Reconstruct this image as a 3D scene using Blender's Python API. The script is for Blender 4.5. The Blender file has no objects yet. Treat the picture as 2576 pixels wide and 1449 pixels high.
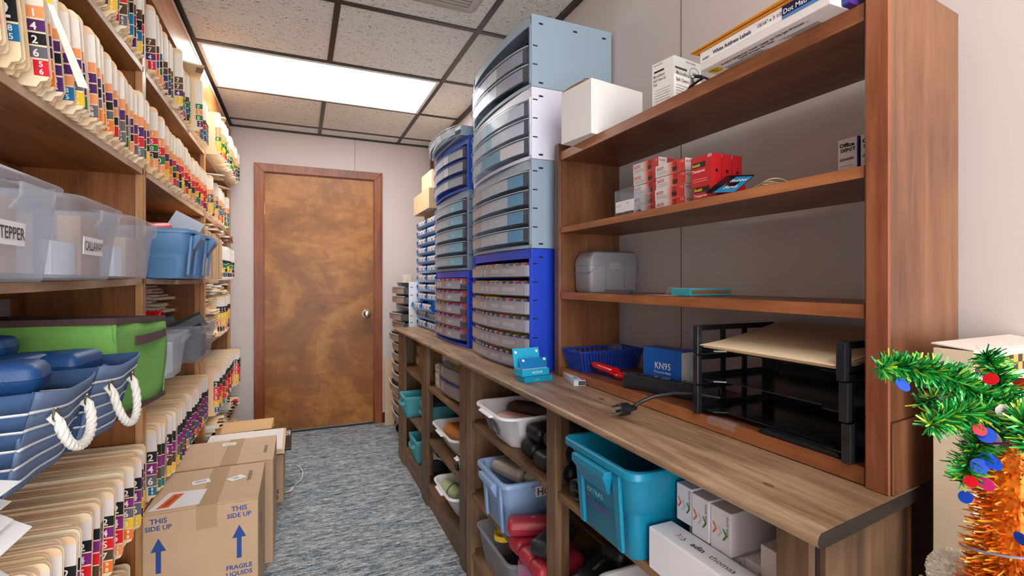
import bpy, math, random
from mathutils import Vector, Matrix
random.seed(7)
rnd = random.uniform
R_ = math.radians
S = bpy.context.scene
COL = S.collection

# ---------------------------------------------------------------- camera
cam = bpy.data.cameras.new('camera')
cam.sensor_width = 36.0
cam.lens = 36.0 * 1230 / 2576
cam.shift_y = -17.1 / 2576
cam.clip_start = 0.02
cam_o = bpy.data.objects.new('camera', cam)
COL.objects.link(cam_o)
cam_o.location = (0, 0, 1.171)
cam_o.rotation_euler = (math.pi / 2, 0, -0.411)
S.camera = cam_o

# ---------------------------------------------------------------- world, exposure
W = bpy.data.worlds.new('world')
S.world = W
W.use_nodes = True
W.node_tree.nodes['Background'].inputs[0].default_value = (1.0, 0.97, 0.94, 1)
W.node_tree.nodes['Background'].inputs[1].default_value = 4.8
S.view_settings.view_transform = 'Standard'
S.view_settings.look = 'None'
S.view_settings.gamma = 1
S.view_settings.exposure = 0.66
S.cycles.use_denoising = True
S.cycles.max_bounces = 10
S.cycles.diffuse_bounces = 5
S.cycles.transparent_max_bounces = 24
S.cycles.caustics_reflective = False
S.cycles.caustics_refractive = False
S.cycles.sample_clamp_indirect = 6
PANEL_FRONT = 8.0      # emission of the ceiling fixtures
PANEL_BACK = 7.0

# room dimensions (metres)
XL, XR, YB, YF, ZC = -0.80, 1.055, -1.90, 4.139, 2.327

# ---------------------------------------------------------------- materials
def _n(t, k, **kw):
    n = t.nodes.new(k)
    for a, b in kw.items():
        setattr(n, a, b)
    return n

def base(name, rough=0.5, metal=0.0, spec=0.5, col=(0.8, 0.8, 0.8)):
    m = bpy.data.materials.new(name)
    m.use_nodes = True
    t = m.node_tree
    p = t.nodes['Principled BSDF']
    p.inputs['Base Color'].default_value = (*lin(col), 1)
    p.inputs['Roughness'].default_value = rough
    p.inputs['Metallic'].default_value = metal
    p.inputs['Specular IOR Level'].default_value = spec
    return m, t, p

def lin(c):
    return tuple((x / 12.92 if x <= 0.04045 else ((x + 0.055) / 1.055) ** 2.4) for x in c)

def rgb(r, g, b):
    return (r / 255, g / 255, b / 255)

def attr_mat(name, rough, metal=0.0, spec=0.5, bump=0.0, bscale=200, var=0.0, vscale=8):
    """colour comes from the mesh's own per-face colour"""
    m, t, p = base(name, rough, metal, spec)
    a = _n(t, 'ShaderNodeAttribute', attribute_name='Col')
    out = a.outputs['Color']
    if var:
        tc = _n(t, 'ShaderNodeTexCoord')
        nz = _n(t, 'ShaderNodeTexNoise')
        nz.inputs['Scale'].default_value = vscale
        t.links.new(tc.outputs['Object'], nz.inputs['Vector'])
        mr = _n(t, 'ShaderNodeMapRange')
        mr.inputs['To Min'].default_value = 1 - var
        mr.inputs['To Max'].default_value = 1 + var * 0.6
        t.links.new(nz.outputs['Fac'], mr.inputs['Value'])
        mx = _n(t, 'ShaderNodeVectorMath', operation='SCALE')
        t.links.new(out, mx.inputs[0])
        t.links.new(mr.outputs['Result'], mx.inputs['Scale'])
        out = mx.outputs[0]
    t.links.new(out, p.inputs['Base Color'])
    if bump:
        tc = _n(t, 'ShaderNodeTexCoord')
        nz = _n(t, 'ShaderNodeTexNoise')
        nz.inputs['Scale'].default_value = bscale
        nz.inputs['Detail'].default_value = 3
        t.links.new(tc.outputs['Object'], nz.inputs['Vector'])
        b = _n(t, 'ShaderNodeBump')
        b.inputs['Strength'].default_value = bump
        b.inputs['Distance'].default_value = 0.002
        t.links.new(nz.outputs['Fac'], b.inputs['Height'])
        t.links.new(b.outputs['Normal'], p.inputs['Normal'])
    return m

def clear_mat(name, col, opac, rough=0.15, spec=0.6, graze=0.14, glow=0.0):
    m, t, p = base(name, rough, 0, spec, col)
    tr = _n(t, 'ShaderNodeBsdfTransparent')
    tr.inputs['Color'].default_value = (*[0.75 + 0.25 * x for x in lin(col)], 1)
    mx = _n(t, 'ShaderNodeMixShader')
    fr = _n(t, 'ShaderNodeLayerWeight')
    fr.inputs['Blend'].default_value = 0.18
    mr = _n(t, 'ShaderNodeMapRange')
    mr.inputs['To Min'].default_value = opac
    mr.inputs['To Max'].default_value = min(1, opac + graze)
    t.links.new(fr.outputs['Facing'], mr.inputs['Value'])
    t.links.new(mr.outputs['Result'], mx.inputs['Fac'])
    t.links.new(tr.outputs[0], mx.inputs[1])
    body = p.outputs[0]
    if glow:      # milky plastic also scatters light through its wall
        tl = _n(t, 'ShaderNodeBsdfTranslucent')
        tl.inputs['Color'].default_value = (*lin(col), 1)
        m2 = _n(t, 'ShaderNodeMixShader')
        m2.inputs['Fac'].default_value = glow
        t.links.new(p.outputs[0], m2.inputs[1])
        t.links.new(tl.outputs[0], m2.inputs[2])
        body = m2.outputs[0]
    t.links.new(body, mx.inputs[2])
    t.links.new(mx.outputs[0], t.nodes['Material Output'].inputs['Surface'])
    return m

def wood(name, cols, axis='Y', grain=14, stretch=14, rough=0.45, blotch=0.35, bscale=2.5, bump=0.15, knots=0.0, band=0.5):
    """cols: dark, mid, light.  grain runs along axis"""
    m, t, p = base(name, rough)
    tc = _n(t, 'ShaderNodeTexCoord')
    mp = _n(t, 'ShaderNodeMapping')
    sc = [1.0, 1.0, 1.0]
    i = 'XYZ'.index(axis)
    sc[i] = 1.0 / stretch
    mp.inputs['Scale'].default_value = sc
    t.links.new(tc.outputs['Object'], mp.inputs['Vector'])
    n1 = _n(t, 'ShaderNodeTexNoise')
    n1.inputs['Scale'].default_value = grain * 6
    n1.inputs['Detail'].default_value = 6
    n1.inputs['Roughness'].default_value = 0.65
    n1.inputs['Distortion'].default_value = 0.6
    t.links.new(mp.outputs[0], n1.inputs['Vector'])
    n2 = _n(t, 'ShaderNodeTexNoise')
    n2.inputs['Scale'].default_value = grain
    n2.inputs['Detail'].default_value = 4
    n2.inputs['Distortion'].default_value = 1.6
    t.links.new(mp.outputs[0], n2.inputs['Vector'])
    n3 = _n(t, 'ShaderNodeTexNoise')
    n3.inputs['Scale'].default_value = bscale
    n3.inputs['Detail'].default_value = 5
    n3.inputs['Distortion'].default_value = 0.8
    t.links.new(tc.outputs['Object'], n3.inputs['Vector'])
    def mul(a, k):
        q = _n(t, 'ShaderNodeMath', operation='MULTIPLY')
        t.links.new(a, q.inputs[0]); q.inputs[1].default_value = k
        return q.outputs[0]
    def add(a, b):
        q = _n(t, 'ShaderNodeMath', operation='ADD')
        t.links.new(a, q.inputs[0]); t.links.new(b, q.inputs[1])
        return q.outputs[0]
    w2 = band * (1 - blotch)
    w1 = (1 - band) * (1 - blotch)
    f = add(add(mul(n1.outputs['Fac'], w1), mul(n2.outputs['Fac'], w2)), mul(n3.outputs['Fac'], blotch))
    cr = _n(t, 'ShaderNodeValToRGB')
    el = cr.color_ramp.elements
    el[0].position = 0.36; el[0].color = (*lin(cols[0]), 1)
    el[1].position = 0.62; el[1].color = (*lin(cols[2]), 1)
    e = el.new(0.49); e.color = (*lin(cols[1]), 1)
    t.links.new(f, cr.inputs[0])
    out = cr.outputs['Color']
    if knots:
        v = _n(t, 'ShaderNodeTexVoronoi')
        v.inputs['Scale'].default_value = 2.2
        mp2 = _n(t, 'ShaderNodeMapping')
        s2 = [1.0, 1.0, 1.0]; s2[i] = 0.5
        mp2.inputs['Scale'].default_value = s2
        t.links.new(tc.outputs['Object'], mp2.inputs['Vector'])
        t.links.new(mp2.outputs[0], v.inputs['Vector'])
        kr = _n(t, 'ShaderNodeValToRGB')
        kr.color_ramp.elements[0].position = 0.02; kr.color_ramp.elements[0].color = (knots, knots, knots, 1)
        kr.color_ramp.elements[1].position = 0.06; kr.color_ramp.elements[1].color = (0, 0, 0, 1)
        t.links.new(v.outputs['Distance'], kr.inputs[0])
        mx = _n(t, 'ShaderNodeMix', data_type='RGBA')
        t.links.new(kr.outputs['Color'], mx.inputs['Factor'])
        t.links.new(out, mx.inputs['A'])
        mx.inputs['B'].default_value = (*lin([x * 0.35 for x in cols[0]]), 1)
        out = mx.outputs['Result']
    t.links.new(out, p.inputs['Base Color'])
    b = _n(t, 'ShaderNodeBump')
    b.inputs['Strength'].default_value = bump
    b.inputs['Distance'].default_value = 0.002
    t.links.new(n1.outputs['Fac'], b.inputs['Height'])
    t.links.new(b.outputs['Normal'], p.inputs['Normal'])
    return m

def emit_mat(name, col, s):
    m = bpy.data.materials.new(name)
    m.use_nodes = True
    t = m.node_tree
    t.nodes.remove(t.nodes['Principled BSDF'])
    e = _n(t, 'ShaderNodeEmission')
    e.inputs['Color'].default_value = (*col, 1)
    e.inputs['Strength'].default_value = s
    t.links.new(e.outputs[0], t.nodes['Material Output'].inputs['Surface'])
    return m

PAPER = attr_mat('paper', 0.85, bump=0.15, bscale=60)
PRINT = attr_mat('printed_gloss', 0.4, spec=0.4)
PLAST = attr_mat('moulded_plastic', 0.38, bump=0.03, bscale=300)
GLOSS = attr_mat('gloss_plastic', 0.16, spec=0.6)
LEATH = attr_mat('leatherette', 0.42, bump=0.25, bscale=500)
CLOTH = attr_mat('woven_cloth', 0.9, bump=0.5, bscale=500, var=0.12, vscale=60)
CARD = attr_mat('corrugated_card', 0.85, bump=0.12, bscale=90, var=0.10, vscale=7)
METAL = attr_mat('polished_metal', 0.25, metal=1.0)
FOIL = attr_mat('metallic_foil', 0.25, metal=0.3)
CLEAR = clear_mat('clear_plastic', rgb(225, 232, 240), 0.04, 0.06)
FROST = clear_mat('frosted_plastic', rgb(236, 242, 252), 0.20, 0.22, graze=0.22, glow=0.45)
SMOKE = clear_mat('pale_smoky_plastic', rgb(205, 210, 222), 0.12, 0.15, graze=0.22)
SH_WOOD = wood('shelving_pine_amber', [rgb(92, 50, 22), rgb(150, 92, 46), rgb(186, 126, 74)], 'Y', 10, 10, 0.45, 0.35, knots=0.5)
SH_WOODZ = wood('shelving_pine_amber_upright', [rgb(84, 45, 20), rgb(138, 82, 40), rgb(172, 112, 62)], 'Z', 10, 12, 0.45, 0.35, knots=0.6)
SH_EDGE = wood('shelving_pine_worn_edge', [rgb(150, 110, 78), rgb(190, 155, 125), rgb(215, 192, 172)], 'Y', 14, 12, 0.5, 0.5)
SH_EDGEZ = wood('shelving_pine_face', [rgb(165, 112, 66), rgb(190, 138, 90), rgb(208, 164, 122)], 'Z', 14, 14, 0.4, 0.2)
CT_TOP = wood('counter_stain_top', [rgb(98, 76, 60), rgb(146, 116, 90), rgb(178, 150, 122)], 'Y', 16, 12, 0.42, 0.22, 2.0, knots=0.7)
CT_WOOD = wood('counter_stain', [rgb(70, 50, 36), rgb(120, 88, 60), rgb(154, 116, 80)], 'Y', 9, 9, 0.5, 0.45, 3.0)
CT_WOODZ = wood('counter_stain_upright', [rgb(64, 48, 36), rgb(106, 80, 58), rgb(138, 108, 80)], 'Z', 9, 10, 0.5, 0.4, 3.0, knots=0.5)
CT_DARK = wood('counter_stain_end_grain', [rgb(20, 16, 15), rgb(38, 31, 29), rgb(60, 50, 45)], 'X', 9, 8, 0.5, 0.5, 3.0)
BK_WOOD = wood('bookcase_mahogany', [rgb(68, 36, 24), rgb(110, 64, 42), rgb(142, 88, 58)], 'Y', 9, 12, 0.38, 0.45, 2.5)
BK_WOODZ = wood('bookcase_mahogany_upright', [rgb(70, 40, 27), rgb(108, 68, 44), rgb(134, 90, 60)], 'Z', 9, 12, 0.36, 0.35, 2.5)
BK_LIGHT = wood('bookcase_mahogany_front_edge', [rgb(112, 64, 40), rgb(150, 92, 56), rgb(180, 118, 74)], 'Y', 9, 12, 0.38, 0.3, 4)
DOORTRIM = wood('door_casing_stain', [rgb(92, 42, 20), rgb(134, 68, 34), rgb(160, 90, 50)], 'Z', 12, 14, 0.35, 0.2)

# ---------------------------------------------------------------- mesh builder
WL = {}

class B:
    def __init__(s):
        s.v = []; s.f = []; s.fm = []; s.fc = []; s.mats = []
        s.m = PLAST; s.c = (0.8, 0.8, 0.8); s.X = Matrix.Identity(4)
    def use(s, m=None, c=None):
        if m is not None: s.m = m
        if c is not None: s.c = c
        return s
    def at(s, M=None):
        s.X = M if M is not None else Matrix.Identity(4)
        return s
    def add(s, vs, fs, m=None, c=None):
        m = m or s.m; c = c or s.c
        if m not in s.mats: s.mats.append(m)
        mi = s.mats.index(m)
        o = len(s.v)
        X = s.X
        s.v += [tuple(X @ Vector(p)) for p in vs]
        for f in fs:
            s.f.append([i + o for i in f]); s.fm.append(mi); s.fc.append(c)
        return s
    def box(s, x0, x1, y0, y1, z0, z1, m=None, c=None):
        return s.add([(x0, y0, z0), (x1, y0, z0), (x1, y1, z0), (x0, y1, z0), (x0, y0, z1), (x1, y0, z1), (x1, y1, z1), (x0, y1, z1)],
                     [(0, 3, 2, 1), (4, 5, 6, 7), (0, 1, 5, 4), (1, 2, 6, 5), (2, 3, 7, 6), (3, 0, 4, 7)], m, c)
    def hull(s, lo, hi, m=None, c=None):
        """prism between two polygons with equal vertex counts"""
        n = len(lo)
        return s.add(list(lo) + list(hi), [tuple(range(n))[::-1], tuple(range(n, 2 * n))] +
                     [(i, (i + 1) % n, n + (i + 1) % n, n + i) for i in range(n)], m, c)
    def prism(s, poly, axis, a, b, m=None, c=None):
        f = {'Z': lambda p, k: (p[0], p[1], k), 'Y': lambda p, k: (p[0], k, p[1]), 'X': lambda p, k: (k, p[0], p[1])}[axis]
        return s.hull([f(p, a) for p in poly], [f(p, b) for p in poly], m, c)
    def quad(s, a, b, c_, d, m=None, c=None):
        return s.add([a, b, c_, d], [(0, 1, 2, 3)], m, c)
    def poly(s, pts, m=None, c=None):
        return s.add(pts, [tuple(range(len(pts)))], m, c)
    def loft(s, rings, cap0=True, cap1=True, closed=True, m=None, c=None):
        n = len(rings[0]); vs = [p for r in rings for p in r]; fs = []
        for k in range(len(rings) - 1):
            for i in range(n if closed else n - 1):
                j = (i + 1) % n
                fs.append((k * n + i, k * n + j, (k + 1) * n + j, (k + 1) * n + i))
        if cap0: fs.append(tuple(range(n))[::-1])
        if cap1: fs.append(tuple((len(rings) - 1) * n + i for i in range(n)))
        return s.add(vs, fs, m, c)
    def tube(s, path, r, seg=8, m=None, c=None, cap=True):
        P = [Vector(p) for p in path]; rings = []
        up = Vector((0, 0, 1)); prev = None
        for i, p in enumerate(P):
            d = (P[min(i + 1, len(P) - 1)] - P[max(i - 1, 0)]).normalized()
            a = prev if prev is not None else (up if abs(d.z) < 0.9 else Vector((1, 0, 0)))
            n1 = (a - d * a.dot(d)).normalized(); n2 = d.cross(n1); prev = n1
            rr = r[i] if isinstance(r, (list, tuple)) else r
            rings.append([tuple(p + (n1 * math.cos(2 * math.pi * k / seg) + n2 * math.sin(2 * math.pi * k / seg)) * rr) for k in range(seg)])
        return s.loft(rings, cap, cap, True, m, c)
    def cyl(s, p0, p1, r, seg=16, m=None, c=None):
        return s.tube([p0, p1], r, seg, m, c)
    def text(s, st, o, u, v, size, m=None, c=None, bold=0.0, al='L', sx=1.0):
        """o origin (base line), u reading direction, v up direction"""
        vs, fs, w = glyphs(st, bold)
        u = Vector(u).normalized(); v = Vector(v).normalized(); o = Vector(o)
        dx = {'L': 0, 'C': -w / 2, 'R': -w}[al]
        flip = False
        return s.add([tuple(o + u * ((x + dx) * size * sx) + v * (y * size)) for x, y in vs], fs, m, c)
    def build(s, name, parent=None, loc=None, rot=None, bev=0.0, smooth=38, kind=None, solid=0.0, sub=0):
        me = bpy.data.meshes.new(name)
        if parent is not None:
            o0 = Vector(WL[parent.name])
        elif loc is not None:
            o0 = Vector(loc)
        else:
            xs = [p[0] for p in s.v]; ys = [p[1] for p in s.v]; zs = [p[2] for p in s.v]
            o0 = Vector(((min(xs) + max(xs)) / 2, (min(ys) + max(ys)) / 2, min(zs)))
        me.from_pydata([tuple(Vector(p) - o0) for p in s.v], [], s.f)
        for m in s.mats: me.materials.append(m)
        me.polygons.foreach_set('material_index', s.fm)
        ca = me.color_attributes.new('Col', 'FLOAT_COLOR', 'CORNER')
        buf = []
        for f, c in zip(s.f, s.fc):
            l = lin(c)
            buf += [l[0], l[1], l[2], 1.0] * len(f)
        ca.data.foreach_set('color', buf)
        if smooth:
            me.polygons.foreach_set('use_smooth', [True] * len(s.f))
            me.update()
            me.set_sharp_from_angle(angle=R_(smooth))
        me.update()
        o = bpy.data.objects.new(name, me)
        COL.objects.link(o)
        if parent is not None:
            o.parent = parent
        else:
            o.location = o0
            if rot: o.rotation_euler = rot
        WL[o.name] = tuple(o0)
        if solid:
            md = o.modifiers.new('thickness', 'SOLIDIFY'); md.thickness = solid
        if bev:
            md = o.modifiers.new('soft_edges', 'BEVEL'); md.width = bev; md.segments = 2; md.limit_method = 'ANGLE'; md.angle_limit = R_(40)
        if sub:
            md = o.modifiers.new('smooth_form', 'SUBSURF'); md.levels = sub; md.render_levels = sub
        if kind: o['kind'] = kind
        return o

_G = {}
def glyphs(st, bold=0.0):
    k = (st, bold)
    if k in _G: return _G[k]
    cu = bpy.data.curves.new('lettering', 'FONT')
    cu.body = st; cu.size = 1.0; cu.resolution_u = 2; cu.offset = bold
    ob = bpy.data.objects.new('lettering', cu)
    COL.objects.link(ob)
    dg = bpy.context.evaluated_depsgraph_get()
    me = bpy.data.meshes.new_from_object(ob.evaluated_get(dg))
    vs = [(v.co.x, v.co.y) for v in me.vertices]
    fs = [tuple(p.vertices) for p in me.polygons]
    w = max([x for x, y in vs] or [0])
    bpy.data.objects.remove(ob); bpy.data.curves.remove(cu); bpy.data.meshes.remove(me)
    _G[k] = (vs, fs, w)
    return _G[k]
for _d in '0123456789': glyphs(_d, 0.02)

def thing(name, label, cat, loc, rotz=0, group=None):
    o = bpy.data.objects.new(name, None)
    o.empty_display_size = 0.05
    COL.objects.link(o)
    o.location = loc; o.rotation_euler = (0, 0, rotz)
    o['label'] = label; o['category'] = cat
    if group: o['group'] = group
    WL[o.name] = tuple(loc)
    return o

def tag(o, label, cat, group=None):
    o['label'] = label; o['category'] = cat
    if group: o['group'] = group
    return o

def dup(root, loc, rot, label, group=None):
    r = root.copy(); COL.objects.link(r); r.location = loc; r.rotation_euler = rot
    r['label'] = label
    if group: r['group'] = group
    for ch in list(root.children):
        c = ch.copy(); COL.objects.link(c); c.parent = r
        for g in list(ch.children):
            d = g.copy(); COL.objects.link(d); d.parent = c
    return r

def rr(x0, x1, y0, y1, r, z, n=4):
    """rounded rectangle ring"""
    pts = []
    for cx, cy, a in ((x1 - r, y1 - r, 0), (x0 + r, y1 - r, 90), (x0 + r, y0 + r, 180), (x1 - r, y0 + r, 270)):
        for k in range(n + 1):
            t = R_(a + 90 * k / n)
            pts.append((cx + r * math.cos(t), cy + r * math.sin(t), z))
    return pts

def T(x=0, y=0, z=0, rz=0, rx=0, ry=0):
    return Matrix.Translation((x, y, z)) @ Matrix.Rotation(rz, 4, 'Z') @ Matrix.Rotation(ry, 4, 'Y') @ Matrix.Rotation(rx, 4, 'X')
WHITE = rgb(240, 240, 242)
BLACK = rgb(22, 22, 26)

# ================================================================ ROOM SHELL
def paint_mat():
    m, t, p = base('wall_paint', 0.75, col=rgb(208, 198, 195))
    tc = _n(t, 'ShaderNodeTexCoord'); nz = _n(t, 'ShaderNodeTexNoise')
    nz.inputs['Scale'].default_value = 260; nz.inputs['Detail'].default_value = 2
    t.links.new(tc.outputs['Object'], nz.inputs['Vector'])
    b = _n(t, 'ShaderNodeBump'); b.inputs['Strength'].default_value = 0.08; b.inputs['Distance'].default_value = 0.002
    t.links.new(nz.outputs['Fac'], b.inputs['Height']); t.links.new(b.outputs['Normal'], p.inputs['Normal'])
    return m
PAINT = paint_mat()

def carpet_mat():
    m, t, p = base('carpet_loop', 0.95, spec=0.1)
    tc = _n(t, 'ShaderNodeTexCoord'); mp = _n(t, 'ShaderNodeMapping')
    mp.inputs['Scale'].default_value = (0.2, 1, 1)
    t.links.new(tc.outputs['Object'], mp.inputs['Vector'])
    n1 = _n(t, 'ShaderNodeTexNoise'); n1.inputs['Scale'].default_value = 130; n1.inputs['Detail'].default_value = 4; n1.inputs['Roughness'].default_value = 0.75
    n2 = _n(t, 'ShaderNodeTexNoise'); n2.inputs['Scale'].default_value = 45; n2.inputs['Detail'].default_value = 3
    n3 = _n(t, 'ShaderNodeTexNoise'); n3.inputs['Scale'].default_value = 260; n3.inputs['Detail'].default_value = 2
    t.links.new(mp.outputs[0], n1.inputs['Vector']); t.links.new(mp.outputs[0], n2.inputs['Vector']); t.links.new(tc.outputs['Object'], n3.inputs['Vector'])
    a = _n(t, 'ShaderNodeMath', operation='MULTIPLY_ADD'); a.inputs[1].default_value = 0.55
    t.links.new(n1.outputs['Fac'], a.inputs[0])
    b = _n(t, 'ShaderNodeMath', operation='MULTIPLY_ADD'); b.inputs[1].default_value = 0.15
    t.links.new(n2.outputs['Fac'], b.inputs[0])
    c = _n(t, 'ShaderNodeMath', operation='MULTIPLY'); c.inputs[1].default_value = 0.3
    t.links.new(n3.outputs['Fac'], c.inputs[0]); t.links.new(c.outputs[0], b.inputs[2]); t.links.new(b.outputs[0], a.inputs[2])
    cr = _n(t, 'ShaderNodeValToRGB'); el = cr.color_ramp.elements
    el[0].position = 0.40; el[0].color = (*lin(rgb(44, 60, 80)), 1)
    el[1].position = 0.60; el[1].color = (*lin(rgb(226, 226, 220)), 1)
    e = el.new(0.46); e.color = (*lin(rgb(112, 126, 138)), 1)
    e = el.new(0.52); e.color = (*lin(rgb(160, 168, 174)), 1)
    t.links.new(a.outputs[0], cr.inputs[0]); t.links.new(cr.outputs['Color'], p.inputs['Base Color'])
    bp = _n(t, 'ShaderNodeBump'); bp.inputs['Strength'].default_value = 0.7; bp.inputs['Distance'].default_value = 0.004
    t.links.new(a.outputs[0], bp.inputs['Height']); t.links.new(bp.outputs['Normal'], p.inputs['Normal'])
    return m
CARPET = carpet_mat()

def tile_mat():
    m, t, p = base('mineral_fibre_tile', 0.9, spec=0.1)
    tc = _n(t, 'ShaderNodeTexCoord')
    def spots(sc, stretch, lo, hi, rot=0.0):
        mp = _n(t, 'ShaderNodeMapping'); mp.inputs['Scale'].default_value = stretch; mp.inputs['Rotation'].default_value = (0, 0, rot)
        t.links.new(tc.outputs['Object'], mp.inputs['Vector'])
        n = _n(t, 'ShaderNodeTexNoise'); n.inputs['Scale'].default_value = sc; n.inputs['Detail'].default_value = 1; n.inputs['Distortion'].default_value = 1.5
        t.links.new(mp.outputs[0], n.inputs['Vector'])
        r = _n(t, 'ShaderNodeMapRange'); r.inputs['From Min'].default_value = lo; r.inputs['From Max'].default_value = hi
        t.links.new(n.outputs['Fac'], r.inputs['Value'])
        return r.outputs['Result']
    a = spots(130, (0.35, 1, 1), 0.65, 0.72)
    b = spots(210, (1, 0.5, 1), 0.665, 0.73, 0.5)
    mx = _n(t, 'ShaderNodeMath', operation='MAXIMUM'); t.links.new(a, mx.inputs[0]); t.links.new(b, mx.inputs[1])
    c = _n(t, 'ShaderNodeMix', data_type='RGBA')
    c.inputs['A'].default_value = (*lin(rgb(236, 234, 229)), 1); c.inputs['B'].default_value = (*lin(rgb(112, 104, 94)), 1)
    t.links.new(mx.outputs[0], c.inputs['Factor']); t.links.new(c.outputs['Result'], p.inputs['Base Color'])
    iv = _n(t, 'ShaderNodeMath', operation='SUBTRACT'); iv.inputs[0].default_value = 1; t.links.new(mx.outputs[0], iv.inputs[1])
    bp = _n(t, 'ShaderNodeBump'); bp.inputs['Strength'].default_value = 0.6; bp.inputs['Distance'].default_value = 0.003
    t.links.new(iv.outputs[0], bp.inputs['Height']); t.links.new(bp.outputs['Normal'], p.inputs['Normal'])
    return m
TILE = tile_mat()

def struct(b, name, **k):
    return b.build(name, kind='structure', **k)

struct(B().box(XL - .1, XR + .1, YB - .1, YF + .1, -.08, 0, CARPET), 'floor', smooth=0)
struct(B().box(XL - .1, XR + .1, YB - .1, YF + .1, ZC, ZC + .06, TILE), 'ceiling', smooth=0)
struct(B().box(XL - .1, XL, YB, YF, 0, ZC, PAINT), 'wall_left', smooth=0)
struct(B().box(XR, XR + .1, YB, YF, 0, ZC, PAINT), 'wall_right', smooth=0)
b = B().box(XL - .1, -.255, YF, YF + .1, 0, ZC, PAINT).box(.578, XR + .1, YF, YF + .1, 0, ZC, PAINT).box(-.255, .578, YF, YF + .1, 2.012, ZC, PAINT)
struct(b, 'wall_front', smooth=0)
# panel joints in the wallboard
JOINT = rgb(120, 112, 108)
struct(B().box(.4145, .4175, YF - .0012, YF, 2.065, ZC, PAPER, JOINT), 'trim_1', smooth=0)
struct(B().box(XR - .0012, XR, 1.1435, 1.1465, .1, ZC, PAPER, JOINT), 'trim_2', smooth=0)
# ceiling grid: dark tee runners
GRID = rgb(46, 42, 44)
g = 0.6096
gx = [.758 - .6096 * 2, .758 - .6096, .758]
gy = [2.744 + .6096 * k for k in range(-7, 3)]
b = B().use(PLAST, GRID)
for x in gx:
    b.box(x - .0125, x + .0125, YB, YF, ZC - .005, ZC)
struct(b, 'trim_3', smooth=0)
b = B().use(PLAST, GRID)
for y in gy:
    xs = [XL] + gx + [XR]
    for i in range(len(xs) - 1):
        b.box(xs[i] + (.0125 if i else 0), xs[i + 1] - (.0125 if i < len(xs) - 2 else 0), y - .0125, y + .0125, ZC - .005, ZC)
struct(b, 'trim_4', smooth=0)
b = B().use(PLAST, GRID)
b.box(XR - .022, XR, YB, YF, ZC - .02, ZC - .0005).box(XL, XR - .022, YF - .018, YF, ZC - .012, ZC - .0005).box(XL, XL + .02, YB, YF - .018, ZC - .012, ZC - .0005)
struct(b, 'trim_5', smooth=0)
# wooden corner strip where the right wall meets the far wall
struct(B().box(XR - .02, XR, YF - .045, YF - .001, 1.62, ZC - .02, BK_WOODZ), 'trim_6', smooth=0)
# baseboards
DKB = rgb(52, 38, 34)
struct(B().box(.63, XR, YF - .012, YF, 0, .085, PLAST, DKB), 'baseboard_front', smooth=0)
struct(B().box(XR - .012, XR, YB, .37, 0, .085, PLAST, DKB), 'baseboard_right', smooth=0)

# ---------------------------------------------------------------- door
def door_mat():
    m, t, p = base('door_veneer', 0.4)
    tc = _n(t, 'ShaderNodeTexCoord')
    n0 = _n(t, 'ShaderNodeTexNoise'); n0.inputs['Scale'].default_value = 1.5; n0.inputs['Detail'].default_value = 5; n0.inputs['Distortion'].default_value = 1.4; n0.inputs['Roughness'].default_value = 0.55
    t.links.new(tc.outputs['Object'], n0.inputs['Vector'])
    mp = _n(t, 'ShaderNodeMapping'); mp.inputs['Scale'].default_value = (1, 1, 0.12)
    t.links.new(tc.outputs['Object'], mp.inputs['Vector'])
    n1 = _n(t, 'ShaderNodeTexNoise'); n1.inputs['Scale'].default_value = 90; n1.inputs['Detail'].default_value = 4; n1.inputs['Distortion'].default_value = 2.5
    t.links.new(mp.outputs[0], n1.inputs['Vector'])
    n2 = _n(t, 'ShaderNodeTexNoise'); n2.inputs['Scale'].default_value = 9; n2.inputs['Detail'].default_value = 6; n2.inputs['Distortion'].default_value = 1.2
    mp2 = _n(t, 'ShaderNodeMapping'); mp2.inputs['Scale'].default_value = (0.7, 1, 1.4)
    t.links.new(tc.outputs['Object'], mp2.inputs['Vector']); t.links.new(mp2.outputs[0], n2.inputs['Vector'])
    a = _n(t, 'ShaderNodeMath', operation='MULTIPLY_ADD'); a.inputs[1].default_value = 0.62
    b_ = _n(t, 'ShaderNodeMath', operation='MULTIPLY_ADD'); b_.inputs[1].default_value = 0.14
    c = _n(t, 'ShaderNodeMath', operation='MULTIPLY'); c.inputs[1].default_value = 0.24
    t.links.new(n0.outputs['Fac'], a.inputs[0]); t.links.new(n1.outputs['Fac'], b_.inputs[0]); t.links.new(n2.outputs['Fac'], c.inputs[0])
    t.links.new(c.outputs[0], b_.inputs[2]); t.links.new(b_.outputs[0], a.inputs[2])
    cr = _n(t, 'ShaderNodeValToRGB'); el = cr.color_ramp.elements
    el[0].position = 0.33; el[0].color = (*lin(rgb(112, 64, 24)), 1)
    el[1].position = 0.68; el[1].color = (*lin(rgb(198, 146, 78)), 1)
    e = el.new(0.46); e.color = (*lin(rgb(142, 86, 32)), 1)
    e = el.new(0.53); e.color = (*lin(rgb(168, 110, 46)), 1)
    t.links.new(a.outputs[0], cr.inputs[0]); t.links.new(cr.outputs['Color'], p.inputs['Base Color'])
    bp = _n(t, 'ShaderNodeBump'); bp.inputs['Strength'].default_value = 0.08; bp.inputs['Distance'].default_value = 0.001
    t.links.new(n1.outputs['Fac'], bp.inputs['Height']); t.links.new(bp.outputs['Normal'], p.inputs['Normal'])
    return m
dr = struct(B().box(-.238, .565, YF + .012, YF + .052, .018, 1.997, door_mat()), 'door_1', loc=(.16, YF, 0), smooth=0, bev=.001)
b = B().use(METAL, rgb(196, 186, 168))
b.cyl((.507, YF + .012, .906), (.507, YF + .006, .906), .034, 24)
b.cyl((.507, YF + .006, .906), (.507, YF - .03, .906), .012, 16)
ring = []
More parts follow.
